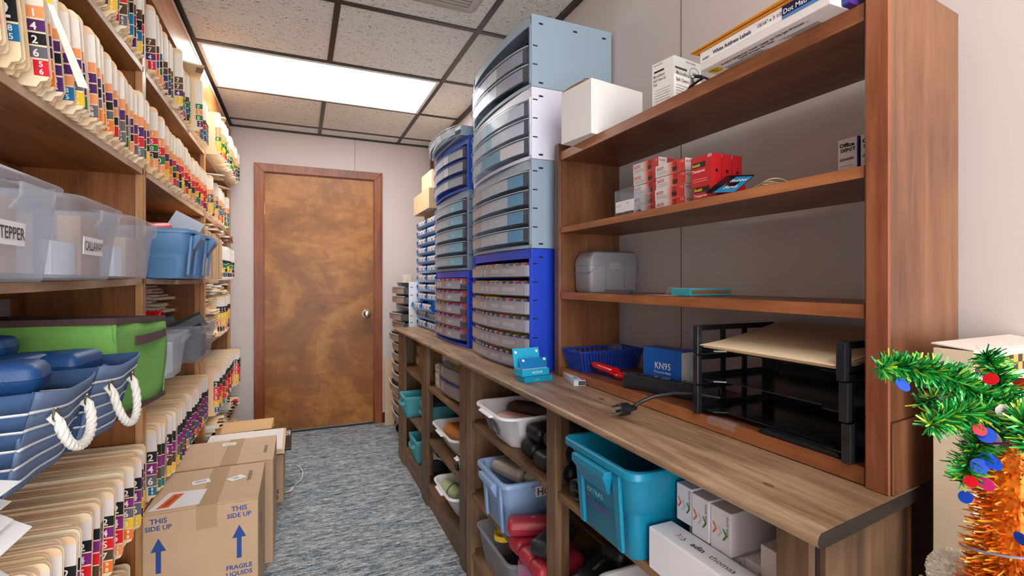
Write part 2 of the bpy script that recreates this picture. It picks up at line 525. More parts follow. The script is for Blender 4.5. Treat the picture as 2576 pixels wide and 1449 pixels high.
for r, y in ((.012, -.03), (.024, -.036), (.03, -.05), (.03, -.062), (.024, -.07), (.014, -.073)):
    ring.append([(.507 + r * math.cos(a), YF + y, .906 + r * math.sin(a)) for a in [2 * math.pi * k / 24 for k in range(24)]])
b.loft(ring)
b.cyl((.507, YF - .072, .906), (.507, YF - .076, .906), .006, 10, c=rgb(120, 110, 90))
b.build('door_handle', dr)
for z in (1.72, .32):
    B().use(METAL, rgb(190, 160, 100)).box(-.243, -.236, YF + .002, YF + .014, z - .045, z + .045).build('hinge', dr, smooth=0)
# casing with mitred corners, jamb inside it
def casing(b, x0, x1, zt, w, y0, y1, m):
    b.prism([(x0, 0), (x0 + w, 0), (x0 + w, zt - w), (x0, zt)], 'Y', y0, y1, m)
    b.prism([(x1 - w, 0), (x1, 0), (x1, zt), (x1 - w, zt - w)], 'Y', y0, y1, m)
    b.prism([(x0, zt), (x0 + w, zt - w), (x1 - w, zt - w), (x1, zt)], 'Y', y0, y1, m)
b = B(); casing(b, -.308, .631, 2.061, .062, YF - .016, YF + .0, DOORTRIM)
struct(b, 'trim_7', smooth=0, bev=.002)
b = B(); casing(b, -.252, .575, 2.008, .014, YF + .0, YF + .09, DOORTRIM)
struct(b, 'trim_8', smooth=0)
struct(B().box(-.24, .567, YF + .005, YF + .1, 0.0, .014, PLAST, rgb(28, 38, 56)), 'trim_9', smooth=0)

# light switch plate on far wall
t = thing('outlet_plate', 'ivory wall plate on the far wall above the white drawer tower', 'outlet', (.838, YF, 1.17))
B().use(PLAST, rgb(228, 222, 206)).box(.803, .873, YF - .006, YF, 1.115, 1.225).build('face_plate', t, bev=.002)
B().use(PLAST, rgb(214, 206, 188)).box(.833, .843, YF - .014, YF - .006, 1.16, 1.18).build('switch_toggle', t)

# ---------------------------------------------------------------- ceiling fixtures
def troffer(y0, y1, strength, label):
    x0, x1 = gx[0] + .0125, gx[2] - .0125
    t = thing('ceiling_light', label, 'ceiling light', ((x0 + x1) / 2, (y0 + y1) / 2, ZC), group=None)
    b = B().use(PLAST, rgb(226, 226, 224)); w = .016; z0, z1 = ZC - .008, ZC - .0
    b.box(x0, x1, y0, y0 + w, z0, z1).box(x0, x1, y1 - w, y1, z0, z1).box(x0, x0 + w, y0 + w, y1 - w, z0, z1).box(x1 - w, x1, y0 + w, y1 - w, z0, z1)
    b.build('frame', t, smooth=0)
    b = B().use(troffer_mat(strength, (y0 + y1) / 2)).box(x0 + w, x1 - w, y0 + w, y1 - w, ZC - .005, ZC - .001)
    b.build('diffuser', t, smooth=0)

def troffer_mat(strength, yc):
    """prismatic diffuser glowing a little brighter under its two tubes"""
    m = bpy.data.materials.new('lit_diffuser'); m.use_nodes = True
    t = m.node_tree; t.nodes.remove(t.nodes['Principled BSDF'])
    tc = _n(t, 'ShaderNodeTexCoord'); sp = _n(t, 'ShaderNodeSeparateXYZ')
    t.links.new(tc.outputs['Object'], sp.inputs[0])
    ab = _n(t, 'ShaderNodeMath', operation='ABSOLUTE'); t.links.new(sp.outputs['Y'], ab.inputs[0])
    sb = _n(t, 'ShaderNodeMath', operation='SUBTRACT'); t.links.new(ab.outputs[0], sb.inputs[0]); sb.inputs[1].default_value = .14
    a2 = _n(t, 'ShaderNodeMath', operation='ABSOLUTE'); t.links.new(sb.outputs[0], a2.inputs[0])
    mr = _n(t, 'ShaderNodeMapRange', interpolation_type='SMOOTHSTEP'); mr.inputs['From Min'].default_value = 0; mr.inputs['From Max'].default_value = .15
    mr.inputs['To Min'].default_value = strength * 1.25; mr.inputs['To Max'].default_value = strength * .72
    t.links.new(a2.outputs[0], mr.inputs['Value'])
    e = _n(t, 'ShaderNodeEmission'); e.inputs['Color'].default_value = (1, .985, .96, 1)
    t.links.new(mr.outputs['Result'], e.inputs['Strength'])
    t.links.new(e.outputs[0], t.nodes['Material Output'].inputs['Surface'])
    return m
troffer(2.744 + .0125, 3.3536 - .0125, PANEL_FRONT, 'lit rectangular fluorescent ceiling light set in the grid before the door')
troffer(-.9136 + .0125, -.304 - .0125, PANEL_BACK, 'lit fluorescent ceiling light behind the camera, out of the picture')

# round-cornered air vent at the top edge of the picture
t = thing('ceiling_vent', 'off-white slatted air vent in the ceiling at the top edge', 'vent', (.48, 1.80, ZC))
b = B().use(PLAST, rgb(196, 188, 182))
o = rr(.29, .69, 1.60, 2.0, .03, ZC - .004); i = rr(.33, .65, 1.64, 1.96, .02, ZC - .012)
o2 = rr(.285, .695, 1.595, 2.005, .03, ZC)
b.loft([o2, o, i], False, False); b.build('frame', t)
b = B().use(PLAST, rgb(168, 160, 154))
for k in range(15):
    y = 1.652 + k * .0212
    b.prism([(y, ZC - .002), (y + .004, ZC - .002), (y + .017, ZC - .012), (y + .013, ZC - .012)], 'X', .331, .649)
b.build('louver', t, smooth=0)

# ================================================================ LEFT FILING SHELVES
XF = -.46; XB = -.785
Z5, Z4, Z3, Z2, Z1, Z0 = 1.862, 1.532, 1.180, .838, .432, .085
YP = [(-.02, .01), (1.915, 1.95), (3.035, 3.07), (4.08, 4.115)]
t = thing('filing_shelves', 'tall amber pine open filing shelves along the whole left wall', 'shelving', ((XF + XB) / 2, 2.05, 0))
for i, (a, c) in enumerate(YP):
    b = B().box(XB, XF - .02, a + .008, c - .008, 0, 2.27, SH_WOODZ)
    b.box(XF - .06, XF, a, c, 0, 2.27, SH_WOODZ) if 0 else None
    b.build('divider', t, smooth=0)
    B().box(XF - .02, XF, a - .004, c + .001, 0, 2.13, SH_EDGEZ).build('face_post', t, smooth=0, bev=.002)
for i in range(3):
    y0, y1 = YP[i][1] - .007, YP[i + 1][0] + .007
    for z in (Z5, Z4, Z3, Z2, Z1, Z0):
        sag = .006 if i == 0 else .003
        if i == 0 and z in (Z3,): sag = .012
        n = 8; b = B()
        prof = [(y0 + (y1 - y0) * k / n, z - sag * math.sin(math.pi * k / n)) for k in range(n + 1)]
        low = [(y, q - .019) for y, q in prof][::-1]
        b.prism(prof + low, 'X', XB, XF - .003, SH_WOOD)
        b.prism([(y, q - .0002) for y, q in prof] + [(y, q + .0004) for y, q in low], 'X', XF - .003, XF, SH_EDGE)
        b.build('shelf', t, smooth=0)
# top fascia and top board
B().box(XF - .02, XF, -.02, 4.115, 2.13, 2.27, wood('fascia_pine', [rgb(150, 86, 40), rgb(182, 112, 58), rgb(206, 140, 84)], 'Y', 8, 12, .4, .3)).build('fascia', t, smooth=0)
B().box(XB, XF + .002, -.02, 4.125, 2.27, 2.289, SH_EDGE).build('top_board', t, smooth=0)
# cleats under the shelves along the back and sides
b = B()
for i in range(3):
    y0, y1 = YP[i][1] - .007, YP[i + 1][0] + .007
    for z in (Z5, Z4, Z3, Z2, Z1):
        b.box(XB, XB + .02, y0, y1, z - .06, z - .021, SH_WOOD)
b.build('back_cleat', t, smooth=0)
B().box(XF - .043, XF - .0205, YP[2][0] - .012, YP[2][0] + .007, 0, 1.50, SH_EDGEZ).build('filler_strip', t, smooth=0)
for z in (1.76, 1.69, 1.42, 1.33, 1.24, 1.05, .98):
    B().use(METAL, rgb(170, 170, 172)).cyl((-.53, YP[1][0] + .010, z), (-.53, YP[1][0] + .005, z), .0025, 8).build('shelf_pin', t)

# ================================================================ RIGHT LOW UNITS
XC = .583; XPF = .610; XM = .865
def skew(x, y0=.399, x0=.581, k=.118):
    return y0 + (x - x0) * k
def counter_unit(name, label, ya, yb, posts, top0, top1, near=False):
    t = thing(name, label, 'shelving', ((XPF + XM) / 2, (ya + yb) / 2, 0))
    # top board with rounded nosing
    z1 = .860; th = .020; r = th / 2
    pr_ = [(XC + r + r * math.cos(R_(a)), z1 - r + r * math.sin(R_(a))) for a in range(90, 271, 18)]
    pr_ += [(XM, z1 - th), (XM, z1)]
    def ring(y, sk):
        return [(x, skew(x, top0) if sk else y, z) for x, z in pr_]
    b = B().loft([ring(top0, near), ring(top1, False)], m=CT_TOP)
    if near:
        b.loft([[(x, skew(x, top0) - .0008, z) for x, z in pr_], [(x, skew(x, top0), z) for x, z in pr_]], m=CT_DARK)
    b.build('top_board', t, smooth=60)
    for (a, c) in posts:
        B().box(XPF, XPF + .019, a, c, 0, .839, CT_WOODZ).box(XPF + .019, XPF + .06, c - .019, c, 0, .839, CT_WOODZ).build('post', t, smooth=0, bev=.001)
    for z in (.625, .350, .116):
        y0 = posts[0][1]; y1 = posts[-1][0]
        b = B().box(XPF + .006, XM, posts[0][0] + .02, posts[-1][1] - .02, z - .019, z, CT_WOOD)
        b.build('shelf', t, smooth=0, bev=.001)
    B().box(XPF + .012, XPF + .03, posts[0][0] + .02, posts[-1][1] - .02, 0, .097, CT_WOOD).build('toe_kick', t, smooth=0)
    return t
t = counter_unit('storage_counter', 'stained wooden storage counter under the bookcase, nearer of the two', .40, 1.86, [(.430, .478), (1.118, 1.168), (1.80, 1.858)], .399, 1.868, True)
# near end panel (vertical boards) with its skewed edge
b = B().hull([(XPF + .019, skew(XPF + .019, .415), 0), (XM - .004, skew(XM, .415), 0), (XM - .004, .452, 0), (XPF + .019, .452, 0)],
             [(XPF + .019, skew(XPF + .019, .415), .839), (XM - .004, skew(XM, .415), .839), (XM - .004, .452, .839), (XPF + .019, .452, .839)], CT_WOODZ)
b.build('end_panel', t, smooth=0)
b = B().hull([(XPF + .019, 1.83, 0), (XM - .004, 1.83, 0), (XM - .004, 1.855, 0), (XPF + .019, 1.855, 0)],
             [(XPF + .019, 1.83, .839), (XM - .004, 1.83, .839), (XM - .004, 1.855, .839), (XPF + .019, 1.855, .839)], CT_WOODZ)
b.build('end_panel', t, smooth=0)
b = B().box(XPF + .012, XPF + .02, .428, .436, 0, .8385, CT_DARK)
b.build('corner_strip', t, smooth=0)
t = counter_unit('storage_counter', 'stained wooden storage counter with teal and white bins, farther of the two', 1.87, 3.28, [(1.875, 1.945), (2.515, 2.632), (3.12, 3.30)], 1.872, 3.315)
for y in (1.878, 3.275):
    B().box(XPF + .019, XM, y, y + .02, 0, .839, CT_WOODZ).build('end_panel', t, smooth=0)
# rear row of units against the wall
for ya, yb, lab in ((.455, 1.86, 'dark stained rear unit behind the nearer counter, against the wall'), (1.87, 3.29, 'dark stained rear unit behind the farther counter, against the wall')):
    t = thing('rear_shelf_unit', lab, 'shelving', (.96, (ya + yb) / 2, 0))
    x0, x1 = .882, 1.045
    if ya < 1:
        y_ = lambda x: skew(x, .418) + .006
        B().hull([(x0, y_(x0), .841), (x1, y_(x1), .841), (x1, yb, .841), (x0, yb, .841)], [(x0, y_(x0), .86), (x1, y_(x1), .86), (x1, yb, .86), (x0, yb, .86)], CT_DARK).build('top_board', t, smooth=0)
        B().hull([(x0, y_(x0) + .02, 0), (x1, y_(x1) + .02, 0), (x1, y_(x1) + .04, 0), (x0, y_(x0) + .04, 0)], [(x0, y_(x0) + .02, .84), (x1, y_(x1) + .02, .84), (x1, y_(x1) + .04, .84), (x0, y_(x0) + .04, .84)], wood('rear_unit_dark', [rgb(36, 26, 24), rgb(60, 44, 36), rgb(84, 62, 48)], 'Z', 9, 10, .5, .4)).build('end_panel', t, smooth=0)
    else:
        B().box(x0, x1, ya, yb, .841, .86, CT_TOP).build('top_board', t, smooth=0)
        B().box(x0, x1, ya, ya + .02, 0, .84, CT_WOODZ).build('end_panel', t, smooth=0)
    B().box(x0, x1, yb - .02, yb, 0, .84, CT_WOODZ).build('end_panel', t, smooth=0)
    for z in (.625, .35, .116):
        B().box(x0, x1, ya + .06, yb - .021, z - .019, z, CT_WOOD).build('shelf', t, smooth=0)
# raw wood shim in the gap between the two units
b = B().hull([(.866, .452, .0), (.879, .452, 0), (.879, .47, 0), (.866, .47, 0)], [(.866, .452, .835), (.879, .452, .835), (.879, .47, .835), (.866, .47, .835)], wood('raw_pine', [rgb(140, 92, 62), rgb(172, 118, 82), rgb(196, 142, 104)], 'Z', 10, 12, .6, .3))
tag(b.build('wood_shim', smooth=0), 'raw pine strip wedged in the gap between counter and rear unit', 'wood strip')

# ================================================================ BOOKCASE ON THE COUNTER
t = thing('bookcase', 'reddish mahogany open bookcase standing on the near counter', 'bookcase', (.9, .92, .86))
BX0, BX1 = .785, 1.02
def endy(x, k=.105): return .430 + (x - .782) * k
zb, zt = .8605, 1.622
# near side: trapezoid in plan, base piece slightly proud below z = .965
def side(y0f, y1, za, zc, m, off=0.0):
    return [(BX0, y0f(BX0) - off, za), (BX1, y0f(BX1) - off, za), (BX1, y1, za), (BX0, y1, za)], [(BX0, y0f(BX0) - off, zc), (BX1, y0f(BX1) - off, zc), (BX1, y1, zc), (BX0, y1, zc)]
lo, hi = side(endy, .4655, .9655, zt, None)
B().hull(lo, hi, BK_WOODZ).build('side_panel', t, smooth=0, bev=.0015)
lo, hi = side(endy, .4655, zb, .9645, None, .004)
lo[2] = (BX1, .4655, zb); lo[3] = (BX0, .4655, zb)
B().hull(lo, hi, BK_WOODZ).build('side_base', t, smooth=0, bev=.0015)
B().box(BX0, BX1, 1.407, 1.432, zb, zt, BK_WOODZ).build('side_panel', t, smooth=0, bev=.0015)
B().box(BX0 - .006, BX0 - .0005, endy(BX0) - .001, .4605, zb, zt, wood('bookcase_front_stile', [rgb(96, 48, 32), rgb(132, 74, 48), rgb(156, 96, 66)], 'Z', 12, 12, .4, .3)).build('front_stile', t, smooth=0, bev=.001)
B().box(BX0 - .006, BX0 - .0005, 1.405, 1.433, zb, zt, BK_WOODZ).build('front_stile', t, smooth=0, bev=.001)
for z, th in ((.888, .026), (1.1355, .021), (1.3465, .018), (1.5935, .026)):
    b = B().box(BX0 + .004, BX1, .466, 1.4065, z - th, z, BK_WOOD)
    b.box(BX0, BX0 + .0038, .466, 1.4065, z - th - (.001 if z > 1.5 else 0), z, BK_LIGHT)
    b.build('shelf', t, smooth=0)

# ================================================================ MEDICAL FILE FOLDERS
DC = {'0': rgb(38, 118, 62), '1': rgb(244, 160, 104), '2': rgb(26, 26, 30), '3': rgb(246, 200, 40), '4': rgb(84, 42, 106), '5': rgb(214, 34, 52),
      '6': rgb(104, 104, 112), '7': rgb(92, 66, 46), '8': rgb(22, 112, 162), '9': rgb(244, 126, 34)}
CN = {'0': 'green', '1': 'orange', '2': 'black', '3': 'yellow', '4': 'purple', '5': 'red', '6': 'grey', '7': 'brown', '8': 'blue', '9': 'orange'}
CREAM = [rgb(250, 230, 196), rgb(247, 222, 184), rgb(252, 236, 208), rgb(244, 216, 176), rgb(248, 212, 176)]
WHT = [rgb(248, 246, 242), rgb(240, 238, 236)]

def folder(loc, H, T, digits, small, rot, label, group, tatter=0.0, D=.30, cream=None, hand=False, low=False, blank=.30):
    c0 = cream or random.choice(CREAM)
    t = thing('file_folder', label, 'folder', loc, 0, group)
    t.rotation_euler = rot
    ox, oy, oz = loc
    b = B().at(T_(loc)).use(PAPER, c0)
    r = .016
    prof = [(-D, 0), (-.020, 0), (-.014, .010), (-.004, .013), (0, .020)]
    prof += [(-r + r * math.cos(R_(a)), H - r + r * math.sin(R_(a))) for a in (0, 22, 45, 67, 90)]
    prof += [(-.05, H + .0), (-D, H)]
    b.prism(prof, 'Y', 0, .0011)
    # papers and back cover
    ns = max(2, min(5, int(T / .005)))
    for k in range(ns):
        y = .0022 + (T - .004) * k / ns
        xf = -.017 - rnd(.0, .010); zt_ = H - rnd(.003, .012); zb_ = rnd(0, .003)
        col = random.choice(CREAM) if random.random() < .62 else random.choice(WHT)
        q = random.random()
        if q < .05: col = rgb(250, 214, 60)
        elif q < .10: col = rgb(240, 180, 196)
        pts = [(-D, zb_)]
        if tatter:
            x = -.12
            while x < xf - .006:
                pts.append((x, zb_ + rnd(-.001, tatter))); x += rnd(.008, .02)
        pts += [(xf, zb_ + rnd(0, tatter + .004)), (xf + rnd(-.002, .002), zt_ * .5), (xf - .001, zt_ - .008), (xf - .008, zt_), (-D, zt_)]
        b.prism(pts, 'Y', y, y + min(.0042, (T - .004) / ns * .8), c=col)
    b.prism([(p[0] - .002 if p[0] > -.02 else p[0], p[1]) for p in prof], 'Y', T - .0011, T, c=random.choice(CREAM))
    if hand:
        x = -.17 + rnd(-.03, .03)
        for w in range(random.choice((1, 2))):
            pts = [(x + k * .0035, -.0004, H - .014 + .0035 * math.sin(k * 1.9 + w) * rnd(.5, 1)) for k in range(12)]
            for p, q in zip(pts, pts[1:]):
                b.quad((p[0], p[1], p[2] - .0005), (q[0], q[1], q[2] - .0005), (q[0], q[1], q[2] + .0005), (p[0], p[1], p[2] + .0005), c=rgb(96, 74, 62))
            x += .052
    b.build('cover', t, smooth=0)
    # colour coded labels on the tab
    b = B().at(T_(loc)).use(PRINT)
    yl = -.0006; w = .027
    z = H - .012 - H * blank
    b.box(-w, .0005, yl, .0016, z, H - .018, c=rgb(232, 224, 222) if blank < .2 or low else rgb(240, 236, 230))
    ph = (z - .018 - .030 * (1 if small else 0)) / max(1, len(digits)); ph = min(ph, .040)
    for d in digits:
        col = DC[d]
        if low and d == '4': col = rgb(134, 38, 126)
        if low and d == '5': col = rgb(226, 28, 44)
        b.box(-w, .0006, yl, .0016, z - ph + .0025, z - .0008, c=col)
        b.text(d, (-w * .60, yl - .0003, z - ph * .80), (1, 0, 0), (0, 0, 1), ph * .82, c=rgb(250, 246, 244), bold=.02, al='C')
        z -= ph
    if small:
        col = DC[small[0]]
        b.box(-w * .8, .0006, yl, .0016, z - .028, z - .001, c=col)
        b.text(small[0], (-w * .4, yl - .0003, z - .0125), (1, 0, 0), (0, 0, 1), .0135, c=WHITE, bold=.02, al='C')
        b.text(small[1], (-w * .4, yl - .0003, z - .0255), (1, 0, 0), (0, 0, 1), .0135, c=WHITE, bold=.02, al='C')
    b.build('number_labels', t, smooth=0)
    return t

def T_(loc):
    return Matrix.Translation(loc)

def ordn(n):
    return f"{n}{'th' if 10 <= n % 100 <= 20 else {1: 'st', 2: 'nd', 3: 'rd'}.get(n % 10, 'th')}"

def shelf_top(z, y):
    for i in range(3):
        y0, y1 = YP[i][1] - .007, YP[i + 1][0] + .007
        if y0 <= y <= y1:
            sag = (.012 if z == Z3 else .006) if i == 0 else .003
            k = (y - y0) / (y1 - y0) * 8; a = int(min(k, 7.999)); f = k - a
            return z - sag * (math.sin(math.pi * a / 8) * (1 - f) + math.sin(math.pi * (a + 1) / 8) * f)
    return z
def row(where, z, y0, y1, pitch, xf, H, digs, group, lean=(0, 0), tatter=.004, xo=None, low=False, hand=False, blank=.30, yaw=0.0, cream=None):
    y = y0; n = 1
    while y < y1:
        p = pitch * rnd(.86, 1.14)
        T = p * rnd(.52, .64)
        f = (y - y0) / (y1 - y0)
        a = lean[0] + (lean[1] - lean[0]) * f + rnd(-.2, .2)
        dg = digs(f)
        sm = random.choice('0123456789') + random.choice('0123456789')
        h = H * rnd(.975, 1.02)
        x = xf + rnd(-.012, .010) + (xo(y) if xo else 0) + .012 * (1 - f) - .006
        lab = f"manila folder numbered {dg}-{sm}, {ordn(n)} from near end, {where}"
        zz = shelf_top(z, y) + max(0, -math.sin(R_(a))) * T + .0008
        folder((x, y, zz), h, T, dg, sm, (R_(a), 0, R_(yaw + rnd(-.8, .8))), lab, group, tatter, low=low, hand=hand, blank=blank, cream=cream)
        y += p; n += 1
    return n

def pick(*opts):
    return lambda f: random.choice(opts)
row('top shelf, left bay', Z5, 1.30, 1.885, .028, -.442, .222, pick('257', '742', '572', '728'), 'folders on the top shelf of the left bay', (6, 2), .012)
row('second shelf, left bay', Z4, .985, 1.135, .034, -.425, .232, pick('387', '138', '132', '783'), 'folders on the second shelf of the left bay', (13, 12), .014, blank=.12)
row('second shelf past a slip, left bay', Z4, 1.168, 1.885, .029, -.434, .215, lambda f: random.choice(('1412', '1426', '1424', '1441') if f < .6 else ('145', '146', '1442', '147')), 'folders on the second shelf of the left bay', (12, 2), .014)
def xo5(y):
    if y < 2.30: return -.022
    if y < 2.34: return .012
    if y < 2.62: return -.018
    if y < 2.66: return .026
    return -.005
row('top shelf, middle bay', Z5, 1.990, 3.01, .030, -.432, .232, pick('774', '758', '708', '820', '010'), 'folders on the top shelf of the middle bay', (3, 3), .014, xo=xo5, blank=.42)
row('second shelf, middle bay', Z4, 1.982, 3.01, .029, -.448, .218, lambda f: random.choice(('149', '150', '1502') if f < .35 else ('152', '153', '1553', '155')), 'folders on the second shelf of the middle bay', (1, 3), .010)
row('top shelf, right bay', Z5, 3.095, 4.04, .034, -.40, .225, pick('1103', '1107', '1102', '1022'), 'folders on the top shelf of the right bay', (4, 2), .012, xo=lambda y: .012 * (y - 3.1))
row('second shelf, right bay', Z4, 3.10, 3.98, .045, -.45, .225, pick('167', '168', '1673'), 'folders on the second shelf of the right bay', (5, -4), .010, xo=lambda y: .0)
row('fifth shelf, left bay', Z1, .965, 1.88, .027, -.432, .222, lambda f: random.choice(('245', '2457') if f < .7 else ('246', '2463')), 'folders on the fifth shelf of the left bay', (-6, -2), .003, low=True, hand=True, blank=.22)
row('fifth shelf, middle bay', Z1, 1.985, 2.995, .029, -.440, .245, lambda f: random.choice(('246', '247') if f < .5 else ('248', '2474')), 'folders on the fifth shelf of the middle bay', (-2, -3), .003, low=True, hand=True, blank=.26)
row('fifth shelf, right bay', Z1, 3.10, 4.02, .036, -.425, .25, lambda f: random.choice(('2255', '251', '2553')), 'folders on the fifth shelf of the right bay', (-3, -2), .004, low=True, blank=.2, xo=lambda y: .012 + .03 * (y > 3.9))
row('fourth shelf, right bay', Z2, 3.40, 3.98, .036, -.43, .24, pick('231', '2310', '233'), 'folders on the fourth shelf of the right bay', (-2, -4), .004, low=True, blank=.2)
row('third shelf, right bay', Z3, 3.52, 4.02, .040, -.42, .215, pick('202', '2033', '203'), 'white folders on the third shelf of the right bay', (-2, -2), .002, blank=.36, cream=rgb(250, 248, 242))
row('bottom shelf, left bay', Z0, 1.42, 1.88, .045, -.465, .215, pick('26', '27'), 'folders on the bottom shelf of the left bay', (0, 0), .002, low=True, hand=True)

# ---------------------------------------------------------------- loose folders lying in piles
def flat_folder(loc, rz, w, d, th, label, group, col=None, tilt=0.0, labels=None, name='loose_folder'):
    t = thing(name, label, 'folder', loc, 0, group)
    t.rotation_euler = (R_(tilt), R_(rnd(0, .25)), rz)
    c = col or random.choice(CREAM)
    b = B().at(T_(loc)).use(PAPER, c)
    n = 6
    def sheet(z0, z1, x1, cc, amp):
        lo = []; hi = []
        xs = [-d + (x1 + d) * k / n for k in range(n + 1)]
        pr1 = [(x, z0 + amp * math.sin(3 * (x + d) / d)) for x in xs]
        b.prism(pr1 + [(x, q + (z1 - z0)) for x, q in pr1][::-1], 'Y', -w / 2, w / 2, c=cc)
    am = rnd(-.002, .004)
    sheet(0, .0012, 0, c, am)
    sheet(.0015, th - .0015, -.014, random.choice(WHT), am)
    sheet(th - .0012, th, -rnd(0, .01), c, am)
    b.build('cover', t, smooth=0)
    if labels:
        b = B().at(T_(loc)).use(PRINT)
        for k, dgt in enumerate(labels):
            y = -w / 2 + .03 + k * .036
            b.box(-.026, .0006, y, y + .033, -.0006, th * .3, c=DC[dgt]).box(-.026, .0006, y, y + .033, th + am * 0 + .0002, th + .0006 + max(0, am * .3), c=DC[dgt])
        b.build('number_labels', t, smooth=0)
    return t

def pile(where, group, x, y0, y1, z, zmax, w=.23, d=.29, tilt=0, th=(.006, .012), colored=True):
    n = 1
    cols = [(y0 + y1) / 2] if y1 - y0 < .3 else [y0 + .12, y1 - .12]
    for ci, yc in enumerate(cols):
        zz = z + .003; n = 1
        side_ = '' if len(cols) == 1 else ('near ', 'far ')[ci]
        while zz < zmax:
            h = rnd(*th)
            flat_folder((x + rnd(-.03, .03), yc + rnd(-.02, .02), zz), R_(rnd(-9, 9)), w * rnd(.85, 1), d, h, f"loose folder, {ordn(n)} from bottom of {side_}pile on {where}", group, labels=random.choice(('255', '210', '17', None)) if colored else None)
            zz += h + .003; n += 1
pile('third shelf above white folders, right bay', 'folders piled on the third shelf of the right bay', -.43, 3.56, 3.98, Z3 + .225, Z4 - .045, th=(.009, .015))
pile('third shelf beside tan boxes', 'folders piled on the third shelf of the right bay', -.44, 3.20, 3.45, Z3 + .245, Z4 - .045, th=(.009, .014))
pile('fourth shelf, right bay near end', 'folders piled on the fourth shelf of the right bay', -.45, 3.10, 3.36, Z2 + .001, Z3 - .03, th=(.010, .018), colored=False)
pile('fourth shelf over upright folders, right bay', 'folders piled on the fourth shelf of the right bay', -.45, 3.40, 3.95, Z2 + .247, Z3 - .035, th=(.009, .014), colored=False)
pile('fourth shelf, middle bay', 'folders piled on the fourth shelf of the middle bay', -.60, 2.32, 2.95, Z2 + .001, Z3 - .04, th=(.009, .014), colored=False)
pile('bottom shelf, right bay', 'folders piled on the bottom shelf of the right bay', -.42, 3.10, 3.98, Z0 + .001, Z1 - .05, th=(.014, .022))
# folders laid on top of the upright ones
for (x, y, z, rz, tl, lab, dg) in ((-.405, 2.60, Z5 + .247, 14, 3, 'manila folder lying on the upright files under the ceiling, brown labels', '77'),
                                   (-.40, 3.32, Z5 + .243, 10, 4, 'manila folder lying on the top shelf files of the right bay', None),
                                   (-.40, 3.30, Z4 + .240, 8, 3, 'manila folder with brown label lying on second shelf files, right bay', '77'),
                                   (-.44, 3.62, Z4 + .240, -12, 4, 'cream folder lying askew on the second shelf files, right bay', None),
                                   (-.62, 1.55, Z4 + .238, 6, 2, 'torn cream folder lying on the second shelf files, left bay', None),
                                   (-.60, 2.66, Z1 + .262, -4, 2, 'manila folder lying on the fifth shelf files, middle bay', None)):
    flat_folder((x, y, z), R_(rz), .235, .28, .006, lab, None, tilt=tl, labels=dg)
# yellow slip tilted out of the second shelf
t = thing('paper_slip', 'white and yellow paper slip sticking out diagonally from the second shelf', 'paper', (-.385, 1.13, Z4 + .02))
b = B().use(PAPER, rgb(250, 248, 240)).hull([(-.388, 1.19, Z4 + .012), (-.372, 1.192, Z4 + .010), (-.392, 1.10, Z4 + .12), (-.40, 1.098, Z4 + .121)],
       [(-.388, 1.191, Z4 + .012), (-.372, 1.193, Z4 + .010), (-.392, 1.101, Z4 + .12), (-.40, 1.099, Z4 + .121)])
b.hull([(-.40, 1.098, Z4 + .121), (-.392, 1.10, Z4 + .12), (-.40, 1.055, Z4 + .165), (-.406, 1.053, Z4 + .166)],
       [(-.40, 1.099, Z4 + .121), (-.392, 1.101, Z4 + .12), (-.40, 1.056, Z4 + .165), (-.406, 1.054, Z4 + .166)], c=rgb(250, 212, 60))
b.build('paper', t, smooth=0)

# ================================================================ SHARED BUILDERS
def tub(b, x0, x1, y0, y1, z0, z1, tap=.02, r=.03, wall=.0022, lip=.008, liph=.008, m=None, c=None, n=4, bands=None, grooves=()):
    """open tapered container with rolled lip; x0..y1 are the rim size"""
    def R(ins, z, rad=r):
        return rr(x0 + ins, x1 - ins, y0 + ins, y1 - ins, max(.002, rad), z, n)
    L = [R(tap + .004 + lip, z0, r * .7), R(tap + lip, z0 + .004, r * .8)]
    for gz, gd in grooves:                  # horizontal steps in the wall
        f = gz
        L.append(R(tap * (1 - f) + lip + gd, z0 + (z1 - liph - z0) * f - .002))
        L.append(R(tap * (1 - f) + lip, z0 + (z1 - liph - z0) * f + .002))
    L += [R(lip, z1 - liph), R(0, z1 - liph), R(0, z1 - .0015), R(.0015, z1), R(lip - .001, z1), R(lip + wall, z1 - .003), R(tap + lip + wall, z0 + .005, r * .7)]
    b.loft(L, True, True, m=m, c=c)
    return b

